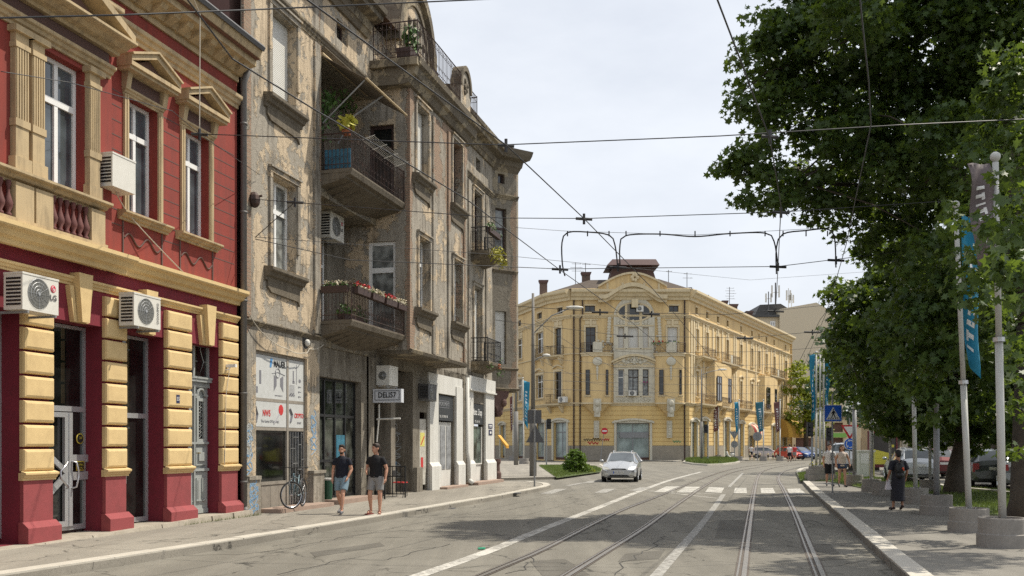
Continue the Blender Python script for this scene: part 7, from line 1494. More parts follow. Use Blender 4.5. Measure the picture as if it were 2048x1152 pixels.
# ================================================================ vehicles
def carmat(name,col,met=.5,rough=.3):
    m=mat(name,col,rough,.03,2,metal=met,bmp=0); m.node_tree.nodes['Principled BSDF'].inputs['Coat Weight'].default_value=.5; return m
CARGL=glassmat('car_glass',(.05,.06,.065),.05,.4,.6,1)
lampw=mat('lamp_lens',(.6,.6,.55),.15,.05,bmp=0); lampr=mat('tail_lens',(.35,.01,.01),.2,.1,bmp=0)
def car(label,loc,rz,col,Ls=4.45,Hs=1.0,plate='BG 653-CL',group='cars',wagon=True):
    t=thing('car',label,'car',loc,rz,group); k=Ls/4.45; H_=Hs
    St=[(0,.62,.34,.55,.60,.5),(.06,.76,.24,.60,.66,.56),(.3,.835,.2,.68,.755,.6),(.65,.85,.19,.77,.86,.6),(1.1,.86,.19,.87,.97,.62),(1.2,.86,.19,.89,1.0,.66),(1.98,.86,.19,.92,1.40,.56),(2.5,.86,.19,.93,1.455,.57),(3.5,.86,.19,.95,1.44,.565),(4.0 if wagon else 3.75,.85,.2,.96,1.38,.55),(4.28 if wagon else 4.2,.83,.22,.97,1.03,.6),(4.38,.8,.26,.8,.86,.6),(4.45,.72,.36,.62,.66,.55)]
    def ringp(y,w_,zb,zbelt,zt,wt):
        h=[(w_*.8,zb),(w_*.97,zb+.08),(w_,(zb+zbelt)/2+.05),(w_*.975,zbelt),(wt+.02,zt-.05),(wt*.8,zt-.005),(0,zt+.02)]; h=[(x,z*H_) for x,z in h]
        return [(x,y*k,z) for x,z in h]+[(-x,y*k,z) for x,z in h[:-1][::-1]]
    rings=[ringp(*s_) for s_ in St]; n=13; nb=len(St)
    parts={'body':MB(),'windscreen':MB(),'side_window':MB(),'side_window2':MB(),'rear_window':MB()}
    for m_ in parts.values(): m_.smooth=True
    for i in range(nb-1):
        for j in range(n-1):
            q=[rings[i][j],rings[i][j+1],rings[i+1][j+1],rings[i+1][j]]; s_='body'
            if 5<=i<=8 and j==3: s_='side_window'
            if 5<=i<=8 and j==8: s_='side_window2'
            if i==5 and 4<=j<=7: s_='windscreen'
            if i==nb-4 and 4<=j<=7: s_='rear_window'
            if i==5 and j in (3,8): s_='side_window' if j==3 else 'side_window2'
            if i in (5,) and j in (3,8): pass
            parts[s_].poly(q)
    B=parts['body']; B.poly(rings[0]); B.poly(rings[-1])
    for i in range(nb-1): B.poly([rings[i][0],rings[i+1][0],rings[i+1][12],rings[i][12]])
    B.smooth=False
    for q in (-1,1):
        f=lambda i,j: Vector(rings[i][j] if q>0 else rings[i][12-j])
        B.tube([f(5,4),f(6,4),f(7,4),f(8,4),f(9,4),f(10,4)],.035,5); B.tube([f(5,3),f(6,3),f(7,3),f(8,3),f(9,3)],.018,5)
        for i in (7,8): B.tube([f(i,3),f(i,4)],.035,5)
        B.tube([f(9,3),f(9,4)],.06,5); B.tube([f(4,3),f(5,4)],.03,5)
        if wagon: B.tube([f(6,5)+Vector((0,.2,.02)),f(7,5)+Vector((0,0,.06)),f(8,5)+Vector((0,0,.06)),f(9,5)+Vector((0,0,.02))],.02,5)
    cm_=carmat('car_paint_'+str(round(col[0]*100))+'_'+str(round(col[2]*100)),col)
    bo=B.build('body',cm_,t)
    for nm in ('windscreen','side_window','side_window2','rear_window'): parts[nm].build('windscreen' if nm=='windscreen' else nm.replace('2',''),CARGL,t)
    for q in (-1,1):
        mb=MB(); mb.smooth=True; mb.add([(q*.46,.02,.60*H_),(q*.68,.075,.6*H_),(q*.80,.28,.62*H_),(q*.80,.42,.74*H_),(q*.62,.25,.735*H_),(q*.48,.1,.67*H_)],[(0,1,2,3,4,5)]); mb.v=[(x,y*k-.012,z+.012) for x,y,z in mb.v]; mb.build('headlight',lampw,t,recalc=False)
        mb=MB(); mb.box(min(q*.6,q*.81),max(q*.6,q*.81),4.36*k,4.42*k,.6*H_,.92*H_) ; mb.build('tail_light',lampr,t)
        mb=MB(); mb.smooth=True; mb.ball((q*.96,1.42*k,1.0*H_),(.11,.06,.075),8,6); mb.tube([(q*.86,1.45*k,.95*H_),(q*.93,1.43*k,.98*H_)],.025,5); mb.build('wing_mirror',cm_,t)
        mb=MB(); mb.box(min(q*.5,q*.68),max(q*.5,q*.68),-.005,.05,.36*H_,.44*H_); mb.build('fog_lamp',lampw,t)
        for y in (.78,3.45):
            w_=thing('wheel',None,None); w_.parent=t; w_.location=(q*.78,y*k,.3)
            mb=MB(); mb.smooth=True; mb.lathe([(.2,-.1),(.29,-.1),(.305,-.07),(.305,.07),(.29,.1),(.2,.1)],0,0,24,'x'); mb.build('tyre',M['tyre'],w_)
            mb=MB(); mb.lathe([(.2,-.07),(.2,.09)],0,0,20,'x'); 
            for a in range(7): c_,s_=math.cos(a*.9),math.sin(a*.9); mb.tube([(q*.1,0,0),(q*.105,.19*c_,.19*s_)],.025,4)
            mb.build('rim',M['alu'],w_)
            mb=MB(); mb.lathe([(.37,q*.79-.012),(.37,q*.79+.065)],0,0,24,'x'); mb.v=[(x,yy+y*k,z+.33) for x,yy,z in mb.v]; mb.build('wheel_arch',M['black'],t)
    mb=MB(); mb.prism([(-.38,.62),(.38,.62),(.3,.665),(-.3,.665)],-.012,.03,'y'); mb.prism([(-.5,.27),(.5,.27),(.42,.36),(-.42,.36)],-.005,.06,'y'); mb.box(-.74,-.5,.0,.08,.53,.545); mb.box(.5,.74,.0,.08,.53,.545); mb.box(-.5,.5,4.43*k,4.46*k,.3,.36); mb.v=[(x,y,z*H_) for x,y,z in mb.v]; mb.build('grille',M['black'],t)
    mb=MB(); mb.box(-.26,.26,-.03,-.012,.42*H_,.53*H_); mb.box(-.26,.26,4.455*k,4.475*k,.68*H_,.79*H_); pl=mb.build('number_plate',signw,t)
    put('lettering',textmesh(plate,.1,M['black'],.0008),pl,T(.02,-.033,.475*H_)); mb=MB(); mb.box(-.26,-.22,-.033,-.03,.42*H_,.53*H_); mb.build('plate_band',blue,pl)
    mb=MB(); mb.tube([(-.5,1.2*k,1.0*H_),(.1,1.14*k,.99*H_)],.012,4); mb.tube([(.0,1.2*k,1.0*H_),(.55,1.14*k,.99*H_)],.012,4); mb.tube([(0,2.1*k,1.43*H_),(0,2.35*k,1.72*H_)],.006,4); mb.build('wiper',M['black'],t)
    return t
pc=gp(1241,964.5); car('silver-white estate car driving towards the camera in the left lane',(pc.x-.1,pc.y-.1,0),R(-11),(.45,.46,.47),plate='BG 653-CL')
PZ=KZ+.065
pq=gp(1884,965,PZ); car('silver estate car seen from behind on the parking lane',(pq.x,pq.y+4.4,PZ),R(180-12),(.5,.51,.52),plate='BG 114')
for u,v,rz,col,lab,wg in ((1848,952,168,(.12,.02,.02),'dark red hatchback parked just ahead of the silver estate',False),(1800,945,165,(.05,.055,.07),'dark car parked beyond the woman on the parking lane',True),(1968,968,160,(.1,.11,.12),'dark grey car in the tree shade right of the curved trunk',True),(2030,972,158,(.3,.32,.34),'pale grey car in the shade at the right edge',False),(1940,938,150,(.55,.55,.54),'white car far behind in the park shade',False)):
    q=gp(u,v,PZ); car(lab,(q.x,q.y,PZ),R(rz),col,4.3,1.0,'BG 20',wagon=wg)
for u,v,rz,col,lab in ((1601,919,20,(.5,.05,.03),'small red car parked at the end of the right street'),(1566,917,75,(.55,.5,.5),'pale car beside the fourth banner pole'),(1624,919,25,(.03,.08,.25),'blue car right of the small red car'),(1642,917,15,(.04,.05,.07),'dark blue car beyond the left blue banners')):
    q=gp(u,v,KZ); car(lab,(q.x,q.y,KZ),R(rz),col,4.1,1.0,'BG 7',wagon=False)
q=gp(1688,938,PZ); car('white van-like car behind the couple near the round sign',(q.x,q.y,PZ),R(160),(.6,.6,.58),4.6,1.2,'BG 9')
# ================================================================ bicycle
pb=gp(583,1018,.22); pr=gp(612,1011,.22); t=thing('bicycle','grey city bicycle leaning by the barred door of the lock shop','bicycle',pb); dv=(pr-pb); ang=math.atan2(dv.y,dv.x); t.rotation_euler=(R(0),0,ang); Lb=1.05; rw=.345
def bwheel(x,turn,lean=0):
    w_=thing('wheel',None,None); w_.parent=t; w_.location=(x,0,rw); w_.rotation_euler=(0,0,turn)
    mb=MB(); mb.smooth=True; mb.ring((0,0,0),rw-.018,.018,'y',32,6); mb.build('tyre',M['tyre'],w_); mb=MB(); mb.ring((0,0,0),rw-.045,.008,'y',28,4)
    for i in range(16): a=i*PI/8; mb.tube([(.015*math.cos(a+1),.02*(-1)**i,.015*math.sin(a+1)),((rw-.045)*math.cos(a),0,(rw-.045)*math.sin(a))],.0022,3)
    mb.tube([(0,-.04,0),(0,.04,0)],.02,8); mb.build('rim',M['chrome'],w_); 
bwheel(0,R(-38)); bwheel(Lb,0)
mb=MB(); mb.smooth=True; fm=mat('bike_frame',(.14,.2,.23),.35,.1,metal=.4,bmp=0)
hd=(.2,0,.78); bb2=(.52,0,.3); st_=(.7,0,.82); rr_=(Lb,0,rw)
for a,b,r in ((hd,bb2,.02),((.17,0,.88),(.22,0,.72),.022),((.2,0,.8),(.66,0,.72),.016),(bb2,st_,.017),(bb2,(Lb,.03,rw),.011),(bb2,(Lb,-.03,rw),.011),((.67,.0,.74),(Lb,.03,rw),.009),((.67,0,.74),(Lb,-.03,rw),.009)): mb.tube([a,b],r,7)
for q in (-1,1): mb.tube([(.2,q*.02,.74),(.1,q*.05,.66),(0,q*.05,rw)],.013,6)
mb.build('frame',fm,t)
mb=MB(); mb.smooth=True; mb.tube([(.17,0,.88),(.15,0,1.0)],.014,6); mb.tube([(.22,-.3,1.02),(.14,-.16,1.03),(.13,0,1.0),(.14,.16,1.03),(.22,.3,1.02)],.012,6); mb.tube([(.22,-.3,1.02),(.27,-.34,1.02)],.017,6); mb.tube([(.22,.3,1.02),(.27,.34,1.02)],.017,6); mb.build('handlebar',M['black'],t)
mb=MB(); mb.smooth=True; mb.ball((.74,0,.95),(.13,.08,.035),12,6); mb.ball((.64,0,.95),(.1,.035,.025),10,6); mb.tube([st_,(.72,0,.93)],.014,6); mb.build('saddle',M['black'],t)
mb=MB(); mb.smooth=True; mb.ring(bb2,.09,.008,'y',20,4); mb.tube([(.52,-.06,.3),(.6,-.07,.14)],.012,5); mb.box(.56,.65,-.14,-.07,.125,.145); mb.tube([(.52,.06,.3),(.44,.07,.46)],.012,5); mb.box(.4,.49,.07,.14,.455,.475); mb.tube([(.52,-.03,.39),(Lb,-.03,rw+.04)],.006,4); mb.tube([(.52,-.03,.21),(Lb,-.03,rw-.04)],.006,4); mb.build('crank',M['black'],t)
mb=MB(); mb.ring((Lb,0,rw),rw+.03,.016,'y',14,4,.3,2.6); mb.ring((0,0,rw),rw+.03,.014,'y',12,4,.4,2.4); mb.tube([(.62,.0,.28),(.72,.12,.02)],.01,4); mb.build('mudguard',M['black'],t)
# green bin, cafe fence panels
p=gp(656,1008,KZ); t=thing('litter_bin','dark green bin standing by the black shop window','litter bin',p); mb=MB(); mb.lathe([(.1,0),(.11,.02),(.135,.7),(.13,.7),(.12,.66)],0,0,16); mb.build('bin_body',mat('bin_green',(.01,.06,.03),.5,.1,bmp=0),t); mb=MB(); mb.lathe([(.125,.66),(.145,.7),(.145,.735),(.12,.74)],0,0,16); mb.build('bin_rim',M['offwhite'],t)
for s0,o0,o1,lab in ((6.9,.15,.7,'narrow black metal fence panel left of the second man'),(7.9,.12,1.0,'black metal lattice fence panel right of the second man')):
    t=thing('fence_panel',lab,'fence panel',group='cafe fence panels'); t.matrix_basis=AM@Matrix.Translation((s0,-o0,.12))@Matrix.Rotation(-PI/2,4,'Z'); mb=MB(); w_=o1-o0
    for x in (0,w_): mb.box(x-.02,x+.02,-.02,.02,0,1.02)
    for z in (.1,.66,.98): mb.box(.02,w_-.02,-.012,.012,z,z+.03)
    n=int(w_/.13)
    for i in range(1,n): mb.box(w_*i/n-.012,w_*i/n+.012,-.011,.011,.13,.98)
    for x in (.0,w_): mb.tube([(x,.0,.6),(x+.0,-.22,.0)],.012,4)
    mb.build('lattice',M['black'],t)
t=thing('cafe_chair','black metal cafe chair behind the lattice fence','chair'); t.matrix_basis=AM@T(8.6,-.55,.12); mb=MB(); mb.box(-.2,.2,-.2,.2,.44,.47); mb.build('seat',red_t,t)
for x,y in ((-.18,-.18),(.18,-.18),(-.18,.18),(.18,.18)): mb=MB(); mb.tube([(x,y,0),(x,y,.44 if y<0 else .85)],.012,5); mb.build('leg',M['black'],t)
mb=MB(); mb.box(-.18,.18,.17,.19,.65,.85); mb.build('backrest',M['black'],t)
# short posts before the wing
for i,u in enumerate((1500,1508,1520,1536,1546,1552)):
    p=gp(u,920.5,KZ); t=thing('bollard','row of short ochre and dark bollards before the wing, '+('first','second','third','fourth','fifth','sixth')[i]+' from the left','bollard',p,group='bollards before the wing'); mb=MB(); mb.lathe([(.09,0),(.09,.75),(.05,.82)],0,0,8); mb.build('post',M['trim'],t); mb=MB(); mb.lathe([(.095,.3),(.095,.55)],0,0,8); mb.build('post_band',M['black'],t)
# motor scooter at the shop corner
p=gp(1459,919.5,KZ); t=thing('scooter','parked pale motor scooter before the blue shop door of the wing','scooter',p,R(-50)); mb=MB(); mb.smooth=True; mb.ball((0,.55,.6),(.2,.45,.22),10,6); mb.tube([(0,-.5,.95),(0,-.4,.5),(0,0,.28),(0,.5,.35)],[.1,.16,.14,.12],8); mb.build('body',M['offwhite'],t); mb=MB(); mb.smooth=True; mb.ball((0,.5,.82),(.16,.4,.08),10,6); mb.build('seat',M['black'],t); mb=MB(); mb.tube([(-.3,-.45,1.05),(0,-.5,1.0),(.3,-.45,1.05)],.025,5); mb.build('handlebar',M['black'],t)
for y in (-.6,.75): mb=MB(); mb.smooth=True; mb.ring((0,y,.24),.18,.06,'x',16,6); mb.build('wheel',M['tyre'],t)
# ================================================================ people
skinm=mat('skin',(.5,.27,.18),.6,.06,6,bmp=0); skind=mat('skin_tanned',(.4,.2,.12),.6,.06,6,bmp=0)
def remesh(mb,voxel,name,mats,parent,it=2,tone=0):
    me=mb.mesh('tmp',mats); o=bpy.data.objects.new('tmp',me); C.objects.link(o)
    m=o.modifiers.new('r','REMESH'); m.mode='VOXEL'; m.voxel_size=voxel; m.use_smooth_shade=True
    s_=o.modifiers.new('s','SMOOTH'); s_.iterations=it; s_.factor=.5
    dg=bpy.context.evaluated_depsgraph_get(); me2=bpy.data.meshes.new_from_object(o.evaluated_get(dg)); bpy.data.objects.remove(o)
    me2.materials.clear()
    for q in (mats if isinstance(mats,list) else [mats]): me2.materials.append(q)
    me2.polygons.foreach_set('use_smooth',[True]*len(me2.polygons)); return put(name,me2,parent)
def lerp(a,b,t): return Vector(a).lerp(Vector(b),t)
def person(label,loc,rz,H,J,shirt=None,short=None,hair=None,shoes=None,dress=None,skin=None,vox=.011,sleeve=.55,shortl=.75,women=False,hl=0,extra=None,name='person',beard=False,headturn=0,shoetype='shoe',bellow=0):
    """J: joints in a 1.75 m frame, figure faces -y. sides l (x>0) and r (x<0)"""
    t=thing(name,label,'person',loc,rz); k=H/1.75; t.scale=(k,k,k); skin=skin or skinm
    V=lambda q:Vector(J[q]); hip=V('hip'); ch=V('chest'); nk=V('neck'); hdp=V('head')
    b=MB()
    sw_=.155 if women else .175
    b.tube([hip+Vector((0,0,-.08)),hip+Vector((0,0,.02)),lerp(hip,ch,.4),ch,ch+Vector((0,0,.12)),nk+Vector((0,0,-.03))],[(.09,.14),(.115,.165 if women else .15),(.095,.125),(.12,.165),(.095,.14),(.06,.07)],16)
    b.tube([nk+Vector((0,.01,-.08)),lerp(nk,hdp,.55)+Vector((0,.005,0))],[.065,.055],10)
    for q,sx in (('l',1),('r',-1)):
        sh,el,wr=V('sh'+q),V('el'+q),V('wr'+q); b.tube([lerp(ch+Vector((0,0,.09)),sh,.5),sh,lerp(sh,el,.5),el,lerp(el,wr,.3),wr],[.06,.058 if not women else .05,.05,.04,.042,.027],10)
        b.ball(sh,(.06,.06,.06),8,6)
        d=(wr-el).normalized(); side=Vector((0,-1,0)) if abs(d.y)<.8 else Vector((0,0,1)); ax=d.cross(side).normalized(); 
        b.tube([wr,wr+d*.05,wr+d*.09],[(.022,.03),(.018,.04),(.014,.036)],8)
        for f in range(4):
            o_=side*(.027-.018*f); base=wr+d*.085+o_; ln=(.07,.08,.075,.06)[f]; cur=ax*(.012*(1 if sx>0 else -1)); b.tube([base,base+d*ln*.5+cur,base+d*ln*.9+cur*3],[.0095,.009,.007],6)
        b.tube([wr+d*.03+side*.03,wr+d*.06+side*.055,wr+d*.1+side*.06],[.012,.011,.008],6)
        hj,kn,an,to=V('h'+q),V('k'+q),V('a'+q),V('t'+q)
        b.tube([hj+Vector((0,0,.05)),lerp(hj,kn,.3),lerp(hj,kn,.8),kn,lerp(kn,an,.3),lerp(kn,an,.75),an],[.09,.085,.06,.054,.056,.038,.034],12)
        b.tube([an+Vector((0,.03,-.02)),lerp(an,to,.5)+Vector((0,0,-.01)),to],[.034,.033,.022],8)
    # head
    R3=Matrix.Translation(hdp)@Matrix.Rotation(headturn,4,'Z'); b.X=R3
    b.ball((0,.01,.02),(.075,.095,.105),16,12); b.ball((0,-.03,-.045),(.056,.062,.07),12,8); b.ball((0,-.055,-.09),(.028,.03,.024),8,6)
    b.tube([(0,-.09,.01),(0,-.112,-.025)],[.01,.015],6); b.ball((0,-.082,.035),(.05,.018,.012),8,6); b.ball((0,-.088,-.062),(.024,.012,.01),8,6)
    for q in (-1,1): b.ball((q*.078,.015,-.01),(.013,.024,.034),8,6)
    b.X=None
    bo=remesh(b,vox,'body',[skin],t)
    e=MB(); e.X=R3
    for q in (-1,1): e.ball((q*.031,-.085,.01),(.011,.012,.006),6,4); e.box(q*.031-.017,q*.031+.017,-.1,-.085,.03,.035)
    e.box(-.022,.022,-.103,-.09,-.066,-.06); e.X=None; e.build('face_detail',mat('eye_dark',(.05,.025,.02),.5,.1,bmp=0),t)
    # hair
    h=MB(); h.X=R3; h.ball((0,.02,.045),(.084,.1,.095),14,10); h.ball((0,.06,.0),(.078,.06,.1),12,8)
    for i in range(9): h.ball((-.05+.0125*i,-.055+.01*abs(i-4)/2,.1+.008*math.sin(i*2)),(.02,.03,.022),6,5)
    if hl:
        for q in (-1,0,1): h.tube([(q*.06,.04,.05),(q*.085,.05,-.05),(q*.08,.04 if q else .09,-hl)],[.04,.045,.02],8)
    h.X=None
    # cut the face out: shift hair up/back by keeping only vertices behind the brow line
    ho=remesh(h,vox,'hair',[hair],t,1)
    if beard: h=MB(); h.X=R3; h.ball((0,-.045,-.075),(.05,.05,.045),10,6); h.ball((0,-.035,-.05),(.061,.05,.03),10,6); h.X=None; remesh(h,vox,'beard',[hair],t,1)
    if shirt:
        s_=MB(); w1=.155 if women else .165
        s_.tube([hip+Vector((0,0,-.02-bellow)),lerp(hip,ch,.25),lerp(hip,ch,.6),ch,ch+Vector((0,0,.11)),ch+Vector((0,0,.155)),nk+Vector((0,.0,-.04))],[(.135,w1+.02),(.13,w1+.008),(.125,w1),(.142,w1+.022),(.118,.158),(.09,.11),(.066,.08)],18)
        for q in 'lr':
            sh,el=V('sh'+q),V('el'+q); e_=lerp(sh,el,sleeve)
            if sleeve>.05: s_.tube([lerp(ch+Vector((0,0,.08)),sh,.4),sh,lerp(sh,el,sleeve*.6),e_],[.072,.071,.07,.068],12)
        remesh(s_,vox,'shirt',[shirt],t)
    if short:
        s_=MB(); s_.tube([hip+Vector((0,0,.07)),hip+Vector((0,0,0)),hip+Vector((0,0,-.1))],[(.128,.165),(.135,.175),(.115,.16)],16)
        for q in 'lr':
            hj,kn=V('h'+q),V('k'+q); s_.tube([hj+Vector((0,0,.05)),lerp(hj,kn,.3),lerp(hj,kn,shortl)],[.11,.112,.1],12)
        remesh(s_,vox,'shorts',[short],t)
    if dress:
        s_=MB(); an=(V('al')+V('ar'))/2; 
        s_.tube([nk+Vector((0,.02,-.05)),ch+Vector((0,0,.12)),ch,lerp(hip,ch,.4),hip+Vector((0,0,-.02)),lerp(hip,an,.5),lerp(hip,an,.82)],[(.09,.1),(.13,.19),(.165,.2),(.165,.19),(.185,.215),(.19,.22),(.2,.24)],18)
        for q in 'lr':
            sh,el=V('sh'+q),V('el'+q); s_.tube([ch+Vector((0,0,.12)),sh,lerp(sh,el,.9)],[.09,.09,.085],10)
        remesh(s_,vox,'dress',[dress],t)
    for q in 'lr':
        an,to=V('a'+q),V('t'+q); d=(to-an); d.z=0; L_=d.length; d.normalize(); z0=min(an.z,to.z)-.055; s_=MB()
        if shoetype=='shoe': s_.tube([an-d*.05+Vector((0,0,-.04)),an+Vector((0,0,-.035)),lerp(an,to,.6)+Vector((0,0,-.02)),to+d*.04+Vector((0,0,-.005))],[(.045,.036),(.05,.042),(.036,.046),(.02,.036)],10); remesh(s_,.009,'shoe',[shoes],t)
        else: 
            nrm=Vector((-d.y,d.x,0)); a_=an-d*.06; b_=to+d*.05; z1=-.012
            s_.add([*(Vector((p.x,p.y,0))+nrm*w_ for p,w_ in ((a_,.035),(b_,.045),(b_,-.045),(a_,-.035))),*(Vector((p.x,p.y,.028))+nrm*w_ for p,w_ in ((a_,.035),(b_,.045),(b_,-.045),(a_,-.035)))],[(0,3,2,1),(4,5,6,7),(0,1,5,4),(1,2,6,5),(2,3,7,6),(3,0,4,7)]); m_=lerp(an,to,.55); s_.tube([m_+nrm*.05+Vector((0,0,-.0)),m_+Vector((0,0,.04)),m_-nrm*.05],.011,5); s_.build('flip_flop',shoes,t)
    if extra: extra(t,J)
    return t
def walk(st=.22,armL=.12,armR=-.1,lift=.05,w_=.0):
    """left leg forward by st (towards -y)"""
    J=dict(hip=(0,0,.93),chest=(0,0,1.28),neck=(0,.01,1.48),head=(0,-.015,1.63),hl=(.09,0,.88),hr=(-.09,0,.88),kl=(.1,-st*.75,.5),al=(.1,-st,.09),tl=(.13,-st-.15,.045),kr=(-.1,-st*.05,.49),ar=(-.1,st*.8,.1+lift),tr=(-.12,st*.8-.15,.035),
      shl=(.18,0,1.365),shr=(-.18,0,1.365),ell=(.24,.03+armL*.4,1.14),wrl=(.23,-.05+armL,.9),elr=(-.24,.03+armR*.4,1.14),wrr=(-.23,-.05+armR,.9)); return J
hairb=mat('hair_dark_brown',(.03,.018,.012),.7,.3,20,bmp=.3); hairk=mat('hair_black',(.012,.01,.009),.7,.3,20,bmp=.3); hairl=mat('hair_brown',(.09,.045,.025),.7,.3,20,bmp=.3)
navy=mat('shirt_navy',(.006,.008,.018),.9,.25,9,bmp=.4,bs=14); blackt=mat('shirt_black',(.007,.007,.009),.9,.25,9,bmp=.4,bs=14); denim=mat('denim_shorts',(.17,.25,.31),.9,.22,12,bmp=.4,bs=25); greys=mat('grey_shorts',(.23,.225,.22),.9,.2,12,bmp=.4,bs=20)
sneak=mat('sneaker_grey',(.12,.12,.13),.7,.5,30,bmp=0); flip=mat('flip_flop_dark_red',(.2,.04,.035),.7,.2,bmp=0)
hm=lambda u0,v0,v1: (v1-v0)*gp(u0,v1,KZ).y/F0
p=gp(684,1027,KZ); J=walk(.27,.1,-.02); J.update(ell=(.25,.02,1.13),wrl=(.2,-.1,.93))
person('bearded man in a navy polo shirt and denim shorts, left of the two walking men',p,R(-12),hm(684,888,1028)*.985,J,navy,denim,hairb,sneak,beard=True,headturn=R(8))
def bagstrap(t,J):
    mb=MB(); mb.smooth=True; mb.tube([(.15,-.13,1.42),(.05,-.17,1.25),(-.08,-.165,1.1),(-.16,-.1,.98)],.008,4); mb.build('bag_strap',M['black'],t)
p=gp(752,1029,KZ); J=walk(.1,.0,.1); J.update(elr=(-.25,.05,1.15),wrr=(-.17,-.2,1.06),ell=(.27,.03,1.13),wrl=(.27,-.06,.89),kl=(.13,-.06,.5),al=(.13,-.08,.09),tl=(.17,-.22,.045),kr=(-.13,-.08,.5),ar=(-.15,.05,.09),tr=(-.19,-.1,.045))
person('man in black t-shirt, grey shorts and flip flops, right of the two walking men',p,R(-14),hm(750,885,1030)*.985,J,blackt,greys,hairb,flip,headturn=R(-35),shoetype='flip')
# woman from behind
p=gp(1796,1020,KZ); J=walk(.08,0,0); J.update(elr=(-.27,.02,1.15),wrr=(-.25,-.03,.93),ell=(.25,.02,1.14),wrl=(.27,-.06,.95))
dark=mat('dark_print_dress',(.022,.022,.03),.9,.5,16,bmp=.4,bs=14)
def bags(t,J):
    mb=MB(); mb.smooth=True; mb.ball((-.06,-.2,1.22),(.15,.1,.22),12,8); mb.tube([(-.02,-.12,1.42),(.02,-.2,1.36),(-.05,-.24,1.3)],.015,5); o=mb.build('backpack',M['black'],t)
    mb=MB(); mb.smooth=True; mb.ball((.03,-.29,1.2),(.05,.03,.04),8,6); mb.build('orange_keyring',mat('bag_orange',(.7,.1,.03),.6,.1,bmp=0),t)
def backview(t,J): pass
tw_=person('woman in a long dark dress with a black backpack walking away on the right pavement',p,R(180+6),hm(1796,900,1021)*1.0,J,None,None,hairk,mat('shoe_dark',(.03,.015,.015),.6,.1,bmp=0),dress=dark,women=True,skin=skind)
k_=tw_.scale[0]
mb=MB(); mb.smooth=True; mb.ball((.05,.2,1.2),(.15,.09,.2),12,8); mb.ball((.05,.22,1.02),(.13,.08,.1),10,6); mb.tube([(.12,.05,1.44),(.1,.2,1.38)],.02,5); mb.tube([(-.05,.05,1.44),(-.02,.2,1.38)],.02,5); o=mb.build('backpack',M['black'],None); o.matrix_basis=tw_.matrix_basis.copy(); o.location=tw_.location; o.rotation_euler=tw_.rotation_euler; o.scale=tw_.scale; tag(o,'black backpack with an orange tag on the back of the woman in the dark dress','backpack')
q=MB(); q.ball((.0,.3,1.22),(.035,.02,.035),8,6); q.ball((-.02,.3,1.17),(.03,.02,.02),8,6); q.build('orange_tag',mat('bag_orange',(.7,.1,.03),.6,.1,bmp=0),o)
mb=MB(); mb.add([(.2,-.12,.6),(.38,-.06,.6),(.38,.04,.6),(.2,.02,.6),(.25,-.06,.86),(.33,-.04,.86),(.33,-.01,.86),(.25,-.02,.86)],[(0,3,2,1),(4,5,6,7),(0,1,5,4),(1,2,6,5),(2,3,7,6),(3,0,4,7)]); mb.tube([(.27,-.04,.86),(.27,-.06,.95)],.008,4); o=mb.build('shopping_bag',mat('bag_pale',(.6,.55,.58),.5,.15,10,bmp=.3)); o.location=tw_.location; o.rotation_euler=tw_.rotation_euler; o.scale=tw_.scale; tag(o,'pale plastic bag hanging from the left hand of the woman in the dark dress','shopping bag')
# couple
whitet=mat('shirt_white',(.62,.6,.58),.9,.1,12,bmp=.3,bs=14); blush=mat('blouse_cream',(.6,.5,.43),.9,.1,12,bmp=.3,bs=14)
p=gp(1659,972,KZ); J=walk(.1,-.05,.05)
tm_=person('man of the approaching couple in a white printed t-shirt and black shorts',p,R(-8),hm(1660,888,973),J,whitet,blackt,hairb,M['black'],vox=.014,shortl=.95)
q=MB(); q.box(.03,.13,-.165,-.15,1.08,1.38); q.build('shirt_print',M['black'],tm_); q=MB(); q.ring((.08,-.17,1.3),.03,.008,'y',10,4); q.ring((.08,-.17,1.16),.03,.008,'y',10,4); q.build('shirt_print_ring',whitet,tm_)
p=gp(1684,974,KZ); J=walk(.12,-.08,0); J.update(wrl=(.3,-.05,.95),ell=(.27,.02,1.16))
dj=mat('denim_dark',(.03,.05,.1),.9,.25,12,bmp=.3)
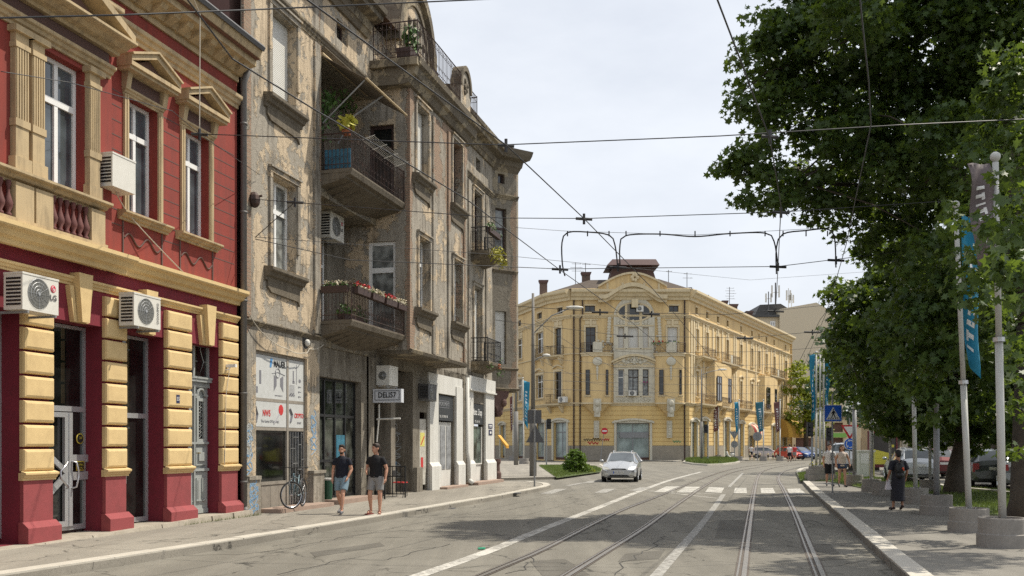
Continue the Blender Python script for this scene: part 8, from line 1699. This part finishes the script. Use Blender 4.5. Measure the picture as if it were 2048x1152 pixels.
tw2=person('woman of the approaching couple in a cream blouse and short denim shorts',p,R(-5),hm(1684,890,973),J,blush,dj,hairl,M['black'],women=True,vox=.014,sleeve=.1,shortl=.3,hl=.22,bellow=.05)
mb=MB(); mb.add([(.24,-.1,.68),(.44,-.06,.68),(.44,.06,.68),(.24,.04,.68),(.26,-.07,.9),(.4,-.05,.9),(.4,.02,.9),(.26,0,.9)],[(0,3,2,1),(4,5,6,7),(0,1,5,4),(1,2,6,5),(2,3,7,6),(3,0,4,7)]); mb.ring((.32,-.03,.9),.06,.008,'y',10,4,0,PI); o=mb.build('handbag',M['black']); o.location=tw2.location; o.rotation_euler=tw2.rotation_euler; o.scale=tw2.scale; tag(o,'small black handbag in the hand of the woman in the cream blouse','handbag')
# far pedestrians
redt=mat('shirt_red',(.5,.04,.04),.9,.1,bmp=0)
p=gp(1589,922,KZ); person('far pedestrian in a red top crossing near the parked cars',p,R(160),1.75,walk(.2),redt,greys,hairl,M['black'],vox=.03)
p=gp(1579,924,KZ); person('far pedestrian with a dark backpack beside the one in red',p,R(170),1.78,walk(.2),whitet,navy,hairk,M['black'],vox=.03)
q=MB(); q.ball((0,.17,1.25),(.15,.1,.22),8,6); q.mesh
p=gp(1502,919.5,KZ); person('far pedestrian in a white shirt by the striped awning',p,R(170),1.75,walk(.2),whitet,navy,hairk,M['black'],vox=.03)
# litter and manhole covers
p=gp(956,1100); t=MB(); t.tube([(p.x,p.y,.025),(p.x+.12,p.y+.04,.025)],.022,6); o=t.build('crushed_bottle',mat('bottle_green',(.05,.35,.2),.3,.3,bmp=0)); tag(o,'small crushed green bottle lying beside the long white line','litter')
for u,v,lab in ((1025,986,'dark iron drain grate on the left pavement corner'),(890,1017,'worn drain cover beside the left kerb')):
    p=gp(u,v,KZ if u==1025 else 0); mb=MB(); z=p.z; mb.box(p.x-.3,p.x+.3,p.y-.25,p.y+.25,z-.01,z+.008); 
    for k in range(5): mb.box(p.x-.26+.11*k,p.x-.2+.11*k,p.y-.2,p.y+.2,z+.008,z+.014)
    tag(mb.build('drain_cover',M['darkgrey']),lab,'drain cover')
